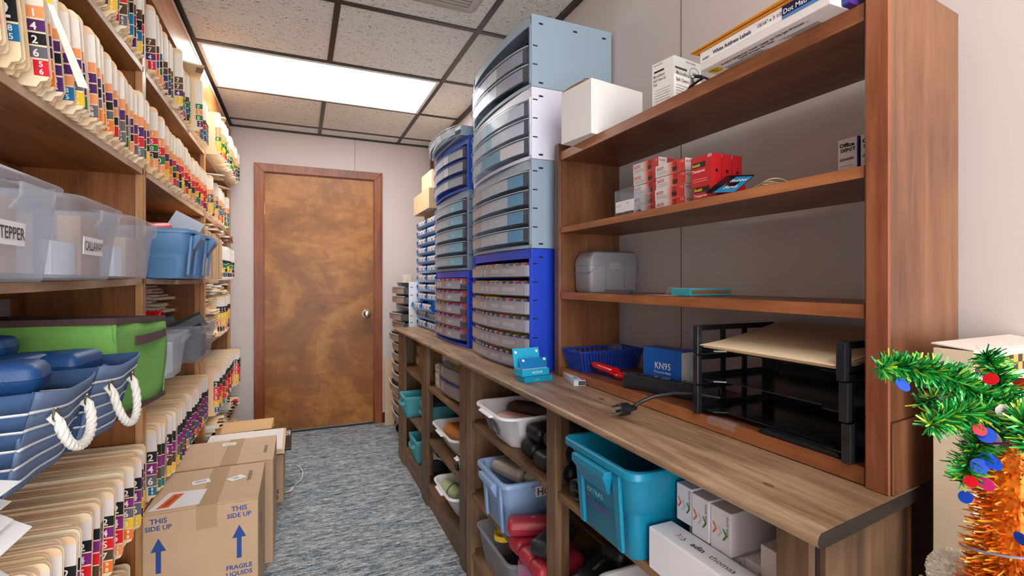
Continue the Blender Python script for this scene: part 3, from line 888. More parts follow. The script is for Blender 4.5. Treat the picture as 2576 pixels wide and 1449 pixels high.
def glasses_case(loc, L, Wd, H, rz, col, label, group=None, m=None, logo=None, tilt=0, roll=0, lcol=None, flat=False):
    """hard clamshell spectacle case, long axis along local x"""
    t = thing('glasses_case', label, 'glasses case', loc, 0, group)
    t.rotation_euler = (R_(roll), R_(tilt), R_(rz))
    m = m or LEATH
    def shell(z0, z1, up, c):
        rings = []
        prof = [(0, 0), (.5, .003), (.80, .010), (.94, .020), (1.0, .034)] if not flat else [(0, 0), (.5, .003), (.85, .008), (1.0, .02)]
        for f, ins in prof:
            z = z0 + (z1 - z0) * f
            k = ins * (H / .045)
            rad = min(Wd, L) * .22
            rings.append(rr(-L / 2 + k * .7, L / 2 - k * .7, -Wd / 2 + k * .55, Wd / 2 - k * .55, max(.004, rad - k * .4), z, 5))
        if not up: rings = rings
        return rings
    X = T_(loc)
    hm = H * .52
    b = B().at(X).use(m, col)
    rg = shell(hm + .0006, H, True, col)
    b.loft(rg); b.build('lid', t, smooth=50)
    b = B().at(X).use(m, lcol or col)
    rg = [[(x, y, hm - (z - hm)) for x, y, z in r] for r in shell(hm, hm * 2, True, col)][::-1]
    b.loft(rg); b.build('base_shell', t, smooth=50)
    if logo:
        txt, lc, sz = logo
        b = B().at(X).use(PRINT, lc); b.text(txt, (0, -Wd * .06, H + .0006), (1, 0, 0), (0, 1, 0), sz, al='C', bold=.01); b.build('lettering', t, smooth=0)
    return t

def simple_box(name, label, cat, x0, x1, y0, y1, z0, z1, col, m=None, group=None, rz=0, bev=.0008, part='carton_body'):
    loc = ((x0 + x1) / 2, (y0 + y1) / 2, z0)
    t = thing(name, label, cat, loc, R_(rz), group)
    B().use(m or PRINT, col).box(x0, x1, y0, y1, z0, z1).build(part, t, bev=bev, smooth=0)
    return t
def onbox(t, name='printing', m=None):
    return B().use(m or PRINT)

# ================================================================ THINGS ON THE LEFT SHELVES
# --- clear storage bins on the third shelf
CB = [(.845, 1.158, 'TEPPER', 1.018, 'R', 'clear plastic bin with TEPPER label, nearest of three on the left shelf'),
      (1.166, 1.478, 'CALLAWAY', 1.305, 'C', 'clear plastic bin with CALLAWAY label, middle of three on the left shelf'),
      (1.486, 1.790, None, 0, 'L', 'clear plastic bin without label, next to the shelf post')]
for y0, y1, tx, ty, al, lab in CB:
    zb_ = max(shelf_top(Z3, y0), shelf_top(Z3, y1)) + .0008
    t = thing('storage_bin', lab, 'bin', (-.58, (y0 + y1) / 2, zb_), 0, 'clear bins on the third shelf')
    b = tub(B().use(FROST), -.755, -.385, y0, y1, zb_, 1.337, tap=.016, r=.045, wall=.0015, lip=.007, liph=.012)
    b.build('tub_body', t, smooth=50)
    ym = (y0 + y1) / 2
    b = B().use(FROST)
    rg = []
    for z, xo, hw in ((1.318, -.391, .058), (1.318, -.372, .055), (1.298, -.374, .052), (1.280, -.392, .04)):
        rg.append([(xo, ym - hw, z), (xo, ym + hw, z), (xo - .004, ym + hw, z), (xo - .004, ym - hw, z)])
    b.loft(rg); b.build('handle_grip', t, smooth=50)
    if tx:
        b = B().use(PRINT, rgb(236, 236, 240))
        w = .072 if tx == 'TEPPER' else .098
        ya = ty - (w if al == 'R' else w / 2) - .004
        b.hull([(-.3995, ya, 1.226), (-.3985, ya, 1.262), (-.3985, ya + w + .008, 1.262), (-.3995, ya + w + .008, 1.226)],
               [(-.4005, ya, 1.226), (-.3995, ya, 1.262), (-.3995, ya + w + .008, 1.262), (-.4005, ya + w + .008, 1.226)])
        b.build('name_label', t, smooth=0)
        b = B().use(PRINT, rgb(64, 54, 52))
        g_ = glyphs(tx, .01)[2]
        b.text(tx, (-.3975, ya + .004, 1.235), (0, 1, 0), (-.02, 0, 1), .027, bold=.01, sx=w / (g_ * .027))
        b.build('lettering', t, smooth=0)
# contents of the bins
simple_box('carton', 'tan paper pack standing inside the nearest clear bin', 'box', -.47, -.425, .93, 1.06, Z3 + .004, 1.305, rgb(214, 190, 176), CARD)
simple_box('carton', 'white paper pack inside the nearest clear bin', 'box', -.48, -.43, 1.07, 1.13, Z3 + .004, 1.29, rgb(236, 236, 240), PAPER)
simple_box('carton', 'tan envelope pack behind the CALLAWAY label', 'box', -.47, -.43, 1.335, 1.43, Z3 + .004, 1.312, rgb(206, 172, 146), CARD)
simple_box('carton', 'white packet inside the CALLAWAY bin', 'box', -.475, -.435, 1.21, 1.32, Z3 + .004, 1.25, rgb(240, 240, 244), PAPER)
simple_box('carton', 'tan packet inside the clear bin beside the post', 'box', -.47, -.43, 1.63, 1.72, Z3 + .004, 1.29, rgb(222, 196, 172), CARD)
simple_box('carton', 'white card inside the clear bin beside the post', 'box', -.46, -.43, 1.54, 1.60, Z3 + .004, 1.26, rgb(240, 240, 244), PAPER)

# --- slate blue totes with flared handles
def tote(x0, x1, y0, y1, z0, z1, col, label, hx, group=None, cat='tote', rz=0):
    t = thing('storage_tote', label, cat, ((x0 + x1) / 2, (y0 + y1) / 2, z0), rz, group)
    b = tub(B().use(PLAST, col), x0, x1, y0, y1, z0, z1, tap=.022, r=.028, wall=.003, lip=.012, liph=.014, grooves=((.55, .005),))
    b.build('tub_body', t, smooth=50)
    for sx in hx:
        X = x1 if sx > 0 else x0
        ym = (y0 + y1) / 2; hw = (y1 - y0) * .24
        b = B().use(PLAST, col)
        h = z1 - z0
        b.loft([[(X - sx * .006, ym - hw, z1 - .016), (X + sx * .012, ym - hw, z1 - .016), (X + sx * .012, ym + hw, z1 - .016), (X - sx * .006, ym + hw, z1 - .016)],
                [(X - sx * .008, ym - hw * .95, z1 - .03), (X + sx * .014, ym - hw * .95, z1 - .03), (X + sx * .014, ym + hw * .95, z1 - .03), (X - sx * .008, ym + hw * .95, z1 - .03)],
                [(X - sx * .014, ym - hw * .7, z1 - .03 - h * .22), (X - sx * .010, ym - hw * .7, z1 - .03 - h * .22), (X - sx * .010, ym + hw * .7, z1 - .03 - h * .22), (X - sx * .014, ym + hw * .7, z1 - .03 - h * .22)]])
        b.build('handle', t, smooth=0, bev=.002)
        for s in (-1, 1):
            b = B().use(PLAST, col)
            xa = X - sx * .0135
            yy = ym + s * (hw * .9 + .012)
            b.hull([(xa - sx * .014, yy - .008, z0 + .012), (xa - sx * .006, yy - .008, z0 + .012), (xa - sx * .006, yy + .008, z0 + .012), (xa - sx * .014, yy + .008, z0 + .012)],
                   [(xa - sx * .002, yy - .012, z1 - .02), (xa + sx * .007, yy - .012, z1 - .02), (xa + sx * .007, yy + .012, z1 - .02), (xa - sx * .002, yy + .012, z1 - .02)])
            b.build('rib', t, smooth=0, bev=.002)
    return t
SLATE = rgb(96, 142, 190)
tote(-.74, -.335, 1.985, 2.200, Z3 + .0005, 1.352, SLATE, 'slate blue plastic tote holding a red case, on the third shelf', (1,), 'slate blue totes on the third shelf')
tote(-.74, -.325, 2.215, 2.420, Z3 + .0005, 1.352, SLATE, 'slate blue plastic tote beside the tan file boxes', (1,), 'slate blue totes on the third shelf')
glasses_case((-.47, 2.07, 1.325), .15, .075, .05, 75, rgb(214, 40, 52), 'red glasses case with blue lid rising from the slate blue tote', None, tilt=-8, lcol=rgb(214, 40, 52))
glasses_case((-.55, 2.09, 1.345), .15, .07, .045, 82, rgb(40, 100, 200), 'bright blue glasses case behind the red one in the slate tote', None, tilt=-10)
t = simple_box('flat_box', 'pale blue flat box tilted in the slate blue tote', 'box', -.50, -.39, 2.235, 2.252, 1.29, 1.41, rgb(206, 216, 232))
t.rotation_euler = (R_(-16), R_(28), R_(12)); t.location = (-.45, 2.30, 1.325)
# --- tan file boxes
for k in range(5):
    y0 = 2.47 + k * .108
    lab = ['nearest', 'second', 'third', 'fourth', 'farthest'][k]
    t = simple_box('file_box', f'tan cardboard file box, {lab} of five beside the slate blue totes', 'box', -.70, -.375 - .004 * (k % 2), y0, y0 + .102, Z3 + .0006, 1.405 - .004 * k, rgb(206, 170, 132), CARD, 'tan file boxes on the third shelf')
    b = B().use(CARD, rgb(222, 190, 152)).box(-.3785, -.3705, y0 + .004, y0 + .012, Z3 + .01, 1.392 - .004 * k)
    b.build('flap', t, smooth=0)

# --- green fabric bin
def quadgrid(b, a, bb, c, d, nu, nv, f=None, m=None, col=None):
    """grid patch, a-b bottom, d-c top; f(u,v) offset vector"""
    vs = []
    A, Bq, Cq, D = map(Vector, (a, bb, c, d))
    for j in range(nv + 1):
        for i in range(nu + 1):
            u, v = i / nu, j / nv
            p = (A * (1 - u) + Bq * u) * (1 - v) + (D * (1 - u) + Cq * u) * v
            if f: p = p + Vector(f(u, v))
            vs.append(tuple(p))
    fs = [(j * (nu + 1) + i, j * (nu + 1) + i + 1, (j + 1) * (nu + 1) + i + 1, (j + 1) * (nu + 1) + i) for j in range(nv) for i in range(nu)]
    return b.add(vs, fs, m, col)
t = thing('fabric_bin', 'bright green fabric bin with brown trim on the left shelf', 'bin', (-.55, 1.56, Z2))
G = rgb(122, 182, 92); BR = rgb(84, 62, 64)
P = [(-.74, 1.425), (-.396, 1.425), (-.36, 1.716), (-.72, 1.745)]
PB = [(x * .985 - .006, y + (.008 if i < 2 else -.004)) for i, (x, y) in enumerate(P)]
zt_ = [1.083, 1.083, 1.070, 1.075]
def wr(i):
    def f(u, v):
        k = .004 * math.sin(5 * u + 3 * i) * math.sin(math.pi * v) + .003 * math.sin(11 * u + 4 * v)
        return (k, k, 0)
    return f
for i in range(4):
    j = (i + 1) % 4
    b = B().use(CLOTH, G)
    z0 = Z2 + .002
    quadgrid(b, (*PB[i], z0 + .012), (*PB[j], z0 + .012), (*P[j], zt_[j] - .014), (*P[i], zt_[i] - .014), 14, 8, wr(i))
    o = b.build('side_panel', t, solid=.003, smooth=60)
    b = B().use(CLOTH, BR)
    a_, c_ = P[i], P[j]
    d = Vector((c_[0] - a_[0], c_[1] - a_[1], 0)).normalized(); nn = Vector((d.y, -d.x, 0)) * .003
    for (za, zb2, Q) in ((-.014, 0, P),):
        lo = [(a_[0] + nn.x, a_[1] + nn.y, zt_[i] + za), (c_[0] + nn.x, c_[1] + nn.y, zt_[j] + za), (c_[0] - nn.x, c_[1] - nn.y, zt_[j] + za), (a_[0] - nn.x, a_[1] - nn.y, zt_[i] + za)]
        b.hull(lo, [(x, y, z + .015) for x, y, z in lo])
    b.build('brown_binding', t, smooth=0); b = B().use(CLOTH, BR)
    a_, c_ = PB[i], PB[j]
    lo = [(a_[0] + nn.x, a_[1] + nn.y, z0), (c_[0] + nn.x, c_[1] + nn.y, z0), (c_[0] - nn.x, c_[1] - nn.y, z0), (a_[0] - nn.x, a_[1] - nn.y, z0)]
    b.hull(lo, [(x, y, z + .012) for x, y, z in lo])
    b.build('base_binding', t, smooth=0)
def gp(s, z, off=.004): return (-.396 + .036 * s + off, 1.425 + .291 * s - off * .1, z)
b = B().use(CLOTH, rgb(92, 66, 72))
b.loft([[gp(s, 1.004 + .012 * s, o), gp(s, 1.030 + .006 * s, o), gp(s, 1.030 + .006 * s, o + .003), gp(s, 1.004 + .012 * s, o + .003)] for s, o in ((.33, .003), (.38, .010), (.5, .015), (.75, .016), (.9, .011), (.95, .004))])
b.build('strap_handle', t, smooth=60)
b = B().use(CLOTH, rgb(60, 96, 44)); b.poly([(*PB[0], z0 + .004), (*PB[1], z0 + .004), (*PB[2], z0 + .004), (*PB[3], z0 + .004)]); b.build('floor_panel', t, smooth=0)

# --- striped denim baskets with rope handles
DENIM = rgb(104, 126, 164); DENIM_SHADE = rgb(52, 82, 124); STRIPE = rgb(228, 228, 232)  # darker blue is the same denim, shade painted on near and far sides
def basket(rim, bot, gr, rope_low, label):
    t = thing('rope_basket', label, 'basket', (sum(p[0] for p in bot) / 4, sum(p[1] for p in bot) / 4, Z2), 0, 'striped rope baskets on the left shelf')
    n = len(rim)
    fr = [0, .09, .115, .27, .295, .45, .475, .63, .655, .80, .825, 1.0]
    names = ['near_side', 'front_side', 'far_side', 'back_side']
    for i in range(4):
        j = (i + 1) % 4
        b = B().use(CLOTH)
        for k in range(len(fr) - 1):
            v0, v1 = fr[k], fr[k + 1]
            col = STRIPE if k % 2 else (DENIM if i in (1, 3) else DENIM_SHADE)
            def pt(q, v):
                a, c = Vector(bot[q]), Vector(rim[q])
                return a * (1 - v) + c * v
            A, Bq, Cq, D = pt(i, v0), pt(j, v0), pt(j, v1), pt(i, v1)
            lift = Vector((.0015, 0, 0)) if (k % 2 and i == 1) else Vector((0, 0, 0))
            def f(u, v, v0=v0, v1=v1):
                vv = v0 + (v1 - v0) * v
                w = .010 * math.sin(math.pi * u) * (.4 + vv) * (1 if i == 1 else .5) + .003 * math.sin(9 * u + 6 * vv)
                return ((w, 0, -.010 * math.sin(math.pi * u) * vv * vv) if i in (1,) else (0, w * (-1 if i == 0 else 1), -.006 * math.sin(math.pi * u) * vv))
            quadgrid(b, A + lift, Bq + lift, Cq + lift, D + lift, 12, 2, f, col=col)
        b.build(names[i], t, smooth=70, solid=.004)
    b = B().use(CLOTH, DENIM_SHADE).poly([(x, y, z + .004) for x, y, z in bot]); b.build('floor_panel', t, smooth=0)
    g1, g2 = map(Vector, gr); lowp = Vector(rope_low)
    for g_ in (g1, g2):
        b = B().use(METAL, rgb(190, 180, 160))
        ring = [[(g_.x + .002 + (.0015 * math.sin(q)), g_.y + (.0095 + .0022 * math.cos(q)) * math.cos(a), g_.z + (.0095 + .0022 * math.cos(q)) * math.sin(a)) for q in [2 * math.pi * h / 6 for h in range(6)]] for a in [2 * math.pi * k / 16 for k in range(17)]]
        b.loft(ring, False, False); b.build('grommet', t)
    # twisted rope: three strands
    cen = []
    N = 46
    for k in range(N + 1):
        u = k / N
        p = g1 * (1 - u) ** 2 * 1.0 + g2 * u ** 2 + (lowp * 2 - (g1 + g2) / 2) * 2 * u * (1 - u) if False else None
        a = math.pi * u
        m_ = (g1 + g2) / 2; h_ = (g2 - g1) / 2
        q = m_ - h_ * math.cos(a) * (1 - .0 * math.sin(a)) + (lowp - m_) * (math.sin(a) ** .75 if a < math.pi - 1e-6 and a > 0 else 0)
        q = q + Vector((.016 * math.sin(a) ** .5 if 0 < a < math.pi - 1e-6 else -.004, 0, 0))
        cen.append(q)
    b = B().use(CLOTH, rgb(236, 232, 226))
    for sidx in range(3):
        path = []
        for k, q in enumerate(cen):
            d = (cen[min(k + 1, N)] - cen[max(k - 1, 0)]).normalized()
            n1 = Vector((1, 0, 0)); n1 = (n1 - d * n1.dot(d)).normalized(); n2 = d.cross(n1)
            ph = k * .75 + sidx * 2 * math.pi / 3
            path.append(q + (n1 * math.cos(ph) + n2 * math.sin(ph)) * .0038)
        b.tube(path, .0046, 7)
    b.build('rope_handle', t)
    return t
basket([(-.72, .945, 1.004), (-.355, .938, 1.006), (-.355, 1.168, 1.0), (-.72, 1.168, 1.004)],
       [(-.70, .985, Z2 + .001), (-.412, .985, Z2 + .002), (-.412, 1.190, Z2 + .002), (-.70, 1.185, Z2 + .001)],
       ((-.350, .985, .962), (-.350, 1.108, .958)), (-.352, 1.05, .895), 'striped blue basket with rope handle, nearest on the left shelf')
basket([(-.72, 1.194, 1.004), (-.355, 1.190, 1.004), (-.338, 1.383, 1.008), (-.72, 1.395, 1.004)],
       [(-.70, 1.205, Z2 + .001), (-.405, 1.215, Z2 + .002), (-.392, 1.400, Z2 + .002), (-.70, 1.395, Z2 + .001)],
       ((-.352, 1.235, .960), (-.344, 1.345, .957)), (-.348, 1.30, .866), 'striped blue basket with rope handle, between green bin and nearest basket')
# blue cases filling both baskets
NB = rgb(28, 74, 132)
bc = [((-.455, 1.045, 0.984), .145, .090, .058, 8, 'large navy blue case lying on top in the nearest striped basket'),
      ((-.60, 1.30, 1.016), .150, .080, .045, 6, 'navy blue case topmost at the rear of the striped baskets'),
      ((-.50, 1.235, 0.977), .120, .070, .052, 82, 'navy blue case in the second basket, left of the front pair'),
      ((-.425, 1.275, 0.977), .120, .068, .052, 84, 'navy blue case in the second basket, right of the front pair'),
      ((-.50, 1.345, 0.977), .150, .060, .045, 12, 'navy blue case lying along the far edge of the second basket'),
      ((-.60, 1.14, 0.977), .130, .070, .050, 60, 'navy blue case half hidden behind the pink case'),
      ((-.62, 1.02, 0.987), .130, .080, .050, 5, 'navy blue case at the back of the nearest striped basket'),
      ((-.415, 1.335, 0.947), .110, .050, .040, 80, 'navy blue case lowest at the front corner of the second basket'),
      ((-.52, 1.13, 0.947), .150, .060, .040, 2, 'dark navy case under the others at the baskets\' shared edge'),
      ((-.64, 1.235, 0.987), .140, .070, .045, 10, 'navy blue case below the topmost one, rear of second basket')]
for loc, L, w, h, rz, lab in bc:
    glasses_case(loc, L, w, h, rz, NB, lab, 'navy cases in the striped baskets', m=LEATH)
glasses_case((-.535, .985, .996), .13, .065, .045, 70, rgb(226, 176, 172), 'pale pink case beside the large navy case in the nearest basket')

# --- clear bins on the fourth shelf, middle bay
def clear_tub(x0, x1, y0, y1, z0, z1, label, m=FROST, group=None, tap=.018):
    t = thing('storage_bin', label, 'bin', ((x0 + x1) / 2, (y0 + y1) / 2, z0), 0, group)
    tub(B().use(m), x0, x1, y0, y1, z0, z1, tap=tap, r=.03, wall=.0015, lip=.006, liph=.010).build('tub_body', t, smooth=50)
    b = B().use(m); ym = (y0 + y1) / 2
    b.loft([[(x1 - .004, ym - .04, z1 - .012), (x1 + .010, ym - .04, z1 - .012), (x1 + .010, ym + .04, z1 - .012), (x1 - .004, ym + .04, z1 - .012)],
            [(x1 - .010, ym - .035, z1 - .04), (x1 - .004, ym - .035, z1 - .04), (x1 - .004, ym + .035, z1 - .04), (x1 - .010, ym + .035, z1 - .04)]])
    b.build('handle_grip', t, smooth=0)
    return t
clear_tub(-.74, -.372, 1.975, 2.165, Z2 + .0005, .992, 'frosted clear bin of papers right beside the green fabric bin')
clear_tub(-.74, -.345, 2.31, 2.63, Z2 + .0005, .990, 'clear bin full of black cases and a red cord', m=SMOKE)
simple_box('carton', 'white papers standing inside the frosted bin by the green one', 'box', -.47, -.42, 2.02, 2.12, Z2 + .006, .95, rgb(224, 222, 228), PAPER)
DK = rgb(52, 62, 68)
for x0, x1, y0, y1, z0, h, ry, rz, lab in ((-.50, -.36, 2.40, 2.47, .975, .035, -28, 8, 'dark grey box propped up highest in the clear bin of black cases'),
                                           (-.60, -.47, 2.38, 2.45, .985, .03, -20, 20, 'black box behind the propped grey one in the clear bin'),
                                           (-.44, -.37, 2.50, 2.59, .95, .028, -35, -5, 'grey box leaning at the front corner of the clear bin'),
                                           (-.48, -.40, 2.49, 2.58, .945, .03, -14, 14, 'black box lowest between the grey boxes in the clear bin')):
    t = simple_box('optical_box', lab, 'box', x0, x1, y0, y1, z0, z0 + h, DK if 'grey' in lab else rgb(26, 28, 32), LEATH, 'boxes standing in the clear bin', bev=.002)
    t.rotation_euler = (R_(6), R_(ry), R_(rz))
t = simple_box('optical_box', 'long dark box lying inside the clear bin', 'box', -.70, -.385, 2.36, 2.58, Z2 + .008, .935, rgb(44, 50, 62), LEATH, bev=.003)
t = thing('coiled_cord', 'bright red coiled cord bulging over the back of the clear bin', 'cord', (-.56, 2.34, .99))
b = B().use(GLOSS, rgb(212, 22, 34))
for k in range(9):
    x = -.62 + k * .0135
    ring = [(x + .006 * math.sin(a), 2.35 + .05 * math.cos(a), 1.005 + .045 * math.sin(a)) for a in [math.pi * 2 * q / 22 for q in range(23)]]
    b.tube(ring, .0062, 7)
b.build('coil', t)
# --- white paper sheaf drooping over the shelf at the lower left
tg = 'white sheets drooping at the lower left'
for k in range(9):
    y0 = .66 + .012 * (k % 3); y1 = .870 + (.012, .036, .020, .044, .028, .010, .030, .0, .022)[k]; z = .925 - .0055 * k + (.002 * (k % 2))
    t = thing('paper_sheet', f'white paper sheet, {ordn(k + 1)} from the top of the drooping sheaf at lower left', 'paper', (-.6, .8, z), 0, tg)
    b = B().use(PAPER, rgb(244, 244, 248))
    path = []
    ext = .338 + .012 * ((k * 7) % 4) + (.02 if k > 5 else 0); droop = .020 + .013 * k
    for q in range(13):
        u = q / 12; x = -.74 + (.74 - ext) * u
        path.append((x, z - droop * max(0, (u - .45) / .55) ** 2.0))
    hi = [(p[0], p[1] + .0008) for p in path][::-1]
    pts = path + hi
    sl = .05 * ((k % 3) - 1)
    b.hull([(x, y0 + sl * (x + .6), zz) for x, zz in pts], [(x, y1 + sl * (x + .6) - (.035 if k % 2 else .012) * max(0, (x + .5) / .15), zz) for x, zz in pts])
    b.build('paper', t, smooth=40)

# ================================================================ CARTONS ON THE FLOOR
KR = rgb(200, 168, 138); INK = rgb(40, 78, 150)
def carton(x0, x1, y0, y1, z0, z1, label, group=None, prints=True):
    t = thing('cardboard_carton', label, 'box', ((x0 + x1) / 2, (y0 + y1) / 2, z0), 0, group)
    B().use(CARD, KR).box(x0, x1, y0, y1, z0, z1 - .004).build('carton_body', t, bev=.004, smooth=0)
    xm = (x0 + x1) / 2 + .012
    for a, c in ((x0, xm - .0006), (xm + .0006, x1)):
        B().use(CARD, rgb(204, 174, 144)).box(a, c, y0 + .001, y1 - .001, z1 - .0035, z1).build('top_flap', t, bev=.001, smooth=0)
    B().use(clear_mat('packing_tape', rgb(214, 184, 146), .55, .25)).box(xm - .03, xm + .03, y0 - .0008, y1, z1 + .0002, z1 + .0007).box(xm - .03, xm + .03, y0 - .0012, y0 - .0004, z1 - .075, z1).build('packing_tape', t, smooth=0)
    return t
def arrow(b, o, u, v, w, h):
    o = Vector(o); u = Vector(u); v = Vector(v)
    P = [(-.17, 0), (.17, 0), (.17, .62), (.5, .62), (0, 1), (-.5, .62), (-.17, .62)]
    f = [o + u * (x * w) + v * (y * h) for x, y in P]
    b.poly([tuple(p) for p in (f[0], f[1], f[2], f[6])]); b.poly([tuple(p) for p in (f[3], f[4], f[5])])
gcar = 'brown cartons along the left shelves'
t = carton(-.455, -.128, 1.885, 2.250, 0, .430, 'brown THIS SIDE UP carton nearest the camera, orange packing slip on top', gcar)
b = B().use(PRINT, INK)
for xx in (-.412, -.185):
    b.text('THIS', (xx, 1.8845, .396), (1, 0, 0), (0, 0, 1), .023, al='C', bold=.02)
    b.text('SIDE UP', (xx, 1.8845, .374), (1, 0, 0), (0, 0, 1), .021, al='C', bold=.02)
b.text('FRAGILE', (-.185, 1.8845, .200), (1, 0, 0), (0, 0, 1), .021, al='C', bold=.02)
b.text('LIQUIDS', (-.185, 1.8845, .178), (1, 0, 0), (0, 0, 1), .021, al='C', bold=.02)
b.build('printing', t, smooth=0)
for xx in (-.412, -.185):
    b = B().use(PRINT, INK); arrow(b, (xx, 1.8845, .236), (1, 0, 0), (0, 0, 1), .042, .112); b.build('arrow_print', t, smooth=0)
b = B().use(PRINT, INK); arrow(b, (-.1275, 2.03, .21), (0, 1, 0), (0, 0, 1), .06, .13); b.build('arrow_print', t, smooth=0)
b = B().use(PRINT, rgb(70, 66, 78)); b.text('THIS SIDE UP', (-.165, 2.06, .4312), (0, 1, 0), (-1, 0, 0), .018, bold=.01); b.build('stencil_text', t, smooth=0)
B().use(PRINT, rgb(232, 232, 236)).hull([(-.445, 1.905, .4302), (-.305, 1.905, .4302), (-.300, 2.035, .4302), (-.415, 2.045, .4302)], [(-.445, 1.905, .4308), (-.305, 1.905, .4308), (-.300, 2.035, .4308), (-.415, 2.045, .4308)]).build('packing_slip', t, smooth=0)
b = B().use(PRINT, rgb(226, 96, 36)).hull([(-.425, 1.915, .4310), (-.392, 1.915, .4310), (-.366, 2.02, .4310), (-.398, 2.025, .4310)], [(-.425, 1.915, .4314), (-.392, 1.915, .4314), (-.366, 2.02, .4314), (-.398, 2.025, .4314)])
b.text('PACKING LIST', (-.402, 1.922, .4316), (.25, 1, 0), (-1, .25, 0), .0135, c=rgb(60, 24, 16), bold=.02)
b.build('orange_label', t, smooth=0)
for nm, cx, cy, a, tx in (('shipping_label', -.33, 2.11, .25, '0009'), ('shipping_label', -.215, 2.10, .6, '||||')):
    ca, sa = math.cos(a), math.sin(a)
    P4 = [(cx + ca * u - sa * v, cy + sa * u + ca * v) for u, v in ((-.028, -.02), (.028, -.02), (.028, .02), (-.028, .02))]
    b = B().use(PRINT, rgb(244, 244, 246)).hull([(x, y, .4312) for x, y in P4], [(x, y, .4316) for x, y in P4])
    b.text(tx, (cx, cy - .004, .4318), (ca, sa, 0), (-sa, ca, 0), .018, c=rgb(50, 54, 66), bold=.02, al='C'); b.build(nm, t, smooth=0)
t = carton(-.450, -.098, 2.262, 2.610, 0, .432, 'brown carton directly behind the nearest one, small barcode label on top', gcar)
b = B().use(PRINT, rgb(70, 66, 78)); b.text('THIS SIDE UP', (-.128, 2.36, .4332), (0, 1, 0), (-1, 0, 0), .018, bold=.01); b.build('stencil_text', t, smooth=0)
b = B().use(PRINT, rgb(246, 246, 246)).box(-.315, -.262, 2.52, 2.56, .4328, .4334); b.text('||||||', (-.288, 2.53, .4336), (1, 0, 0), (0, 1, 0), .022, c=BLACK, al='C'); b.build('shipping_label', t, smooth=0)
b = B().use(PRINT, INK); arrow(b, (-.0975, 2.40, .21), (0, 1, 0), (0, 0, 1), .07, .15); b.build('printing', t, smooth=0)
t = carton(-.42, -.075, 2.86, 3.20, 0, .272, 'brown carton farthest along the shelves, under the black display panel', gcar)
b = B().use(PRINT, rgb(60, 52, 50)); b.text('B', (-.105, 2.8588, .05), (1, 0, 0), (0, 0, 1), .03, al='C', bold=.02); b.text('S', (-.105, 2.8588, .02), (1, 0, 0), (0, 0, 1), .03, al='C', bold=.02); b.build('printing', t, smooth=0)
# black panel, white board, loose cardboard lying on the farthest carton
t = thing('display_panel', 'black display panel lettered COACH lying on the farthest carton', 'display', (-.2, 3.0, .273))
B().use(GLOSS, rgb(30, 30, 34)).box(-.36, -.037, 2.80, 3.19, .290, .302).build('panel', t, smooth=0, bev=.002)
B().use(GLOSS, rgb(26, 26, 30)).box(-.36, -.075, 2.80, 3.15, .2725, .2895).box(-.36, -.060, 2.795, 2.80, .286, .290).build('stand_base', t, smooth=0)
b = B().use(PRINT, WHITE); b.text('COACH', (-.045, 3.03, .3025), (0, 1, 0), (-1, 0, 0), .028, bold=.03); b.build('lettering', t, smooth=0)
t = thing('white_board', 'white board with a pale wooden edge lying behind the cartons', 'board', (-.25, 2.9, .303))
B().use(PLAST, rgb(226, 196, 166)).box(-.44, -.066, 2.72, 3.10, .3025, .326).build('core', t, smooth=0)
B().use(PLAST, rgb(242, 240, 238)).box(-.44, -.079, 2.732, 3.10, .3262, .328).build('white_face', t, smooth=0)
t = thing('cardboard_sheet', 'tan cardboard sheet lying past the white board on the floor cartons', 'cardboard', (-.28, 3.2, .328))
b = B().use(CARD, rgb(220, 176, 130)).hull([(-.42, 3.105, .3283), (-.145, 3.12, .3283), (-.13, 3.18, .3283), (-.42, 3.17, .3283)], [(-.42, 3.155, .372), (-.15, 3.17, .372), (-.135, 3.185, .372), (-.42, 3.18, .372)])
b.build('sheet', t, smooth=0)
# plastic strap on the carpet
t = thing('packing_strap', 'white plastic packing strap curled on the carpet by the cartons', 'strap', (-.02, 3.2, 0))
b = B().use(GLOSS, rgb(236, 238, 244))
P = [(-.10, 3.40), (-.074, 3.407), (-.045, 3.405), (-.016, 3.389), (.010, 3.33), (.022, 3.246), (.018, 3.16), (.005, 3.10), (-.023, 3.05), (-.03, 3.03), (-.04, 3.0), (-.06, 2.96)]
rg = []
for k, (x, y) in enumerate(P):
    w = .003 if k < 9 else .003 + .004 * (k - 8)
    rg.append([(x - w, y, .003 + .006 * (k % 2)), (x + w, y, .003 + .006 * (k % 2)), (x + w, y, .0042 + .006 * (k % 2)), (x - w, y, .0042 + .006 * (k % 2))])
b.loft(rg); b.build('band', t, smooth=60)

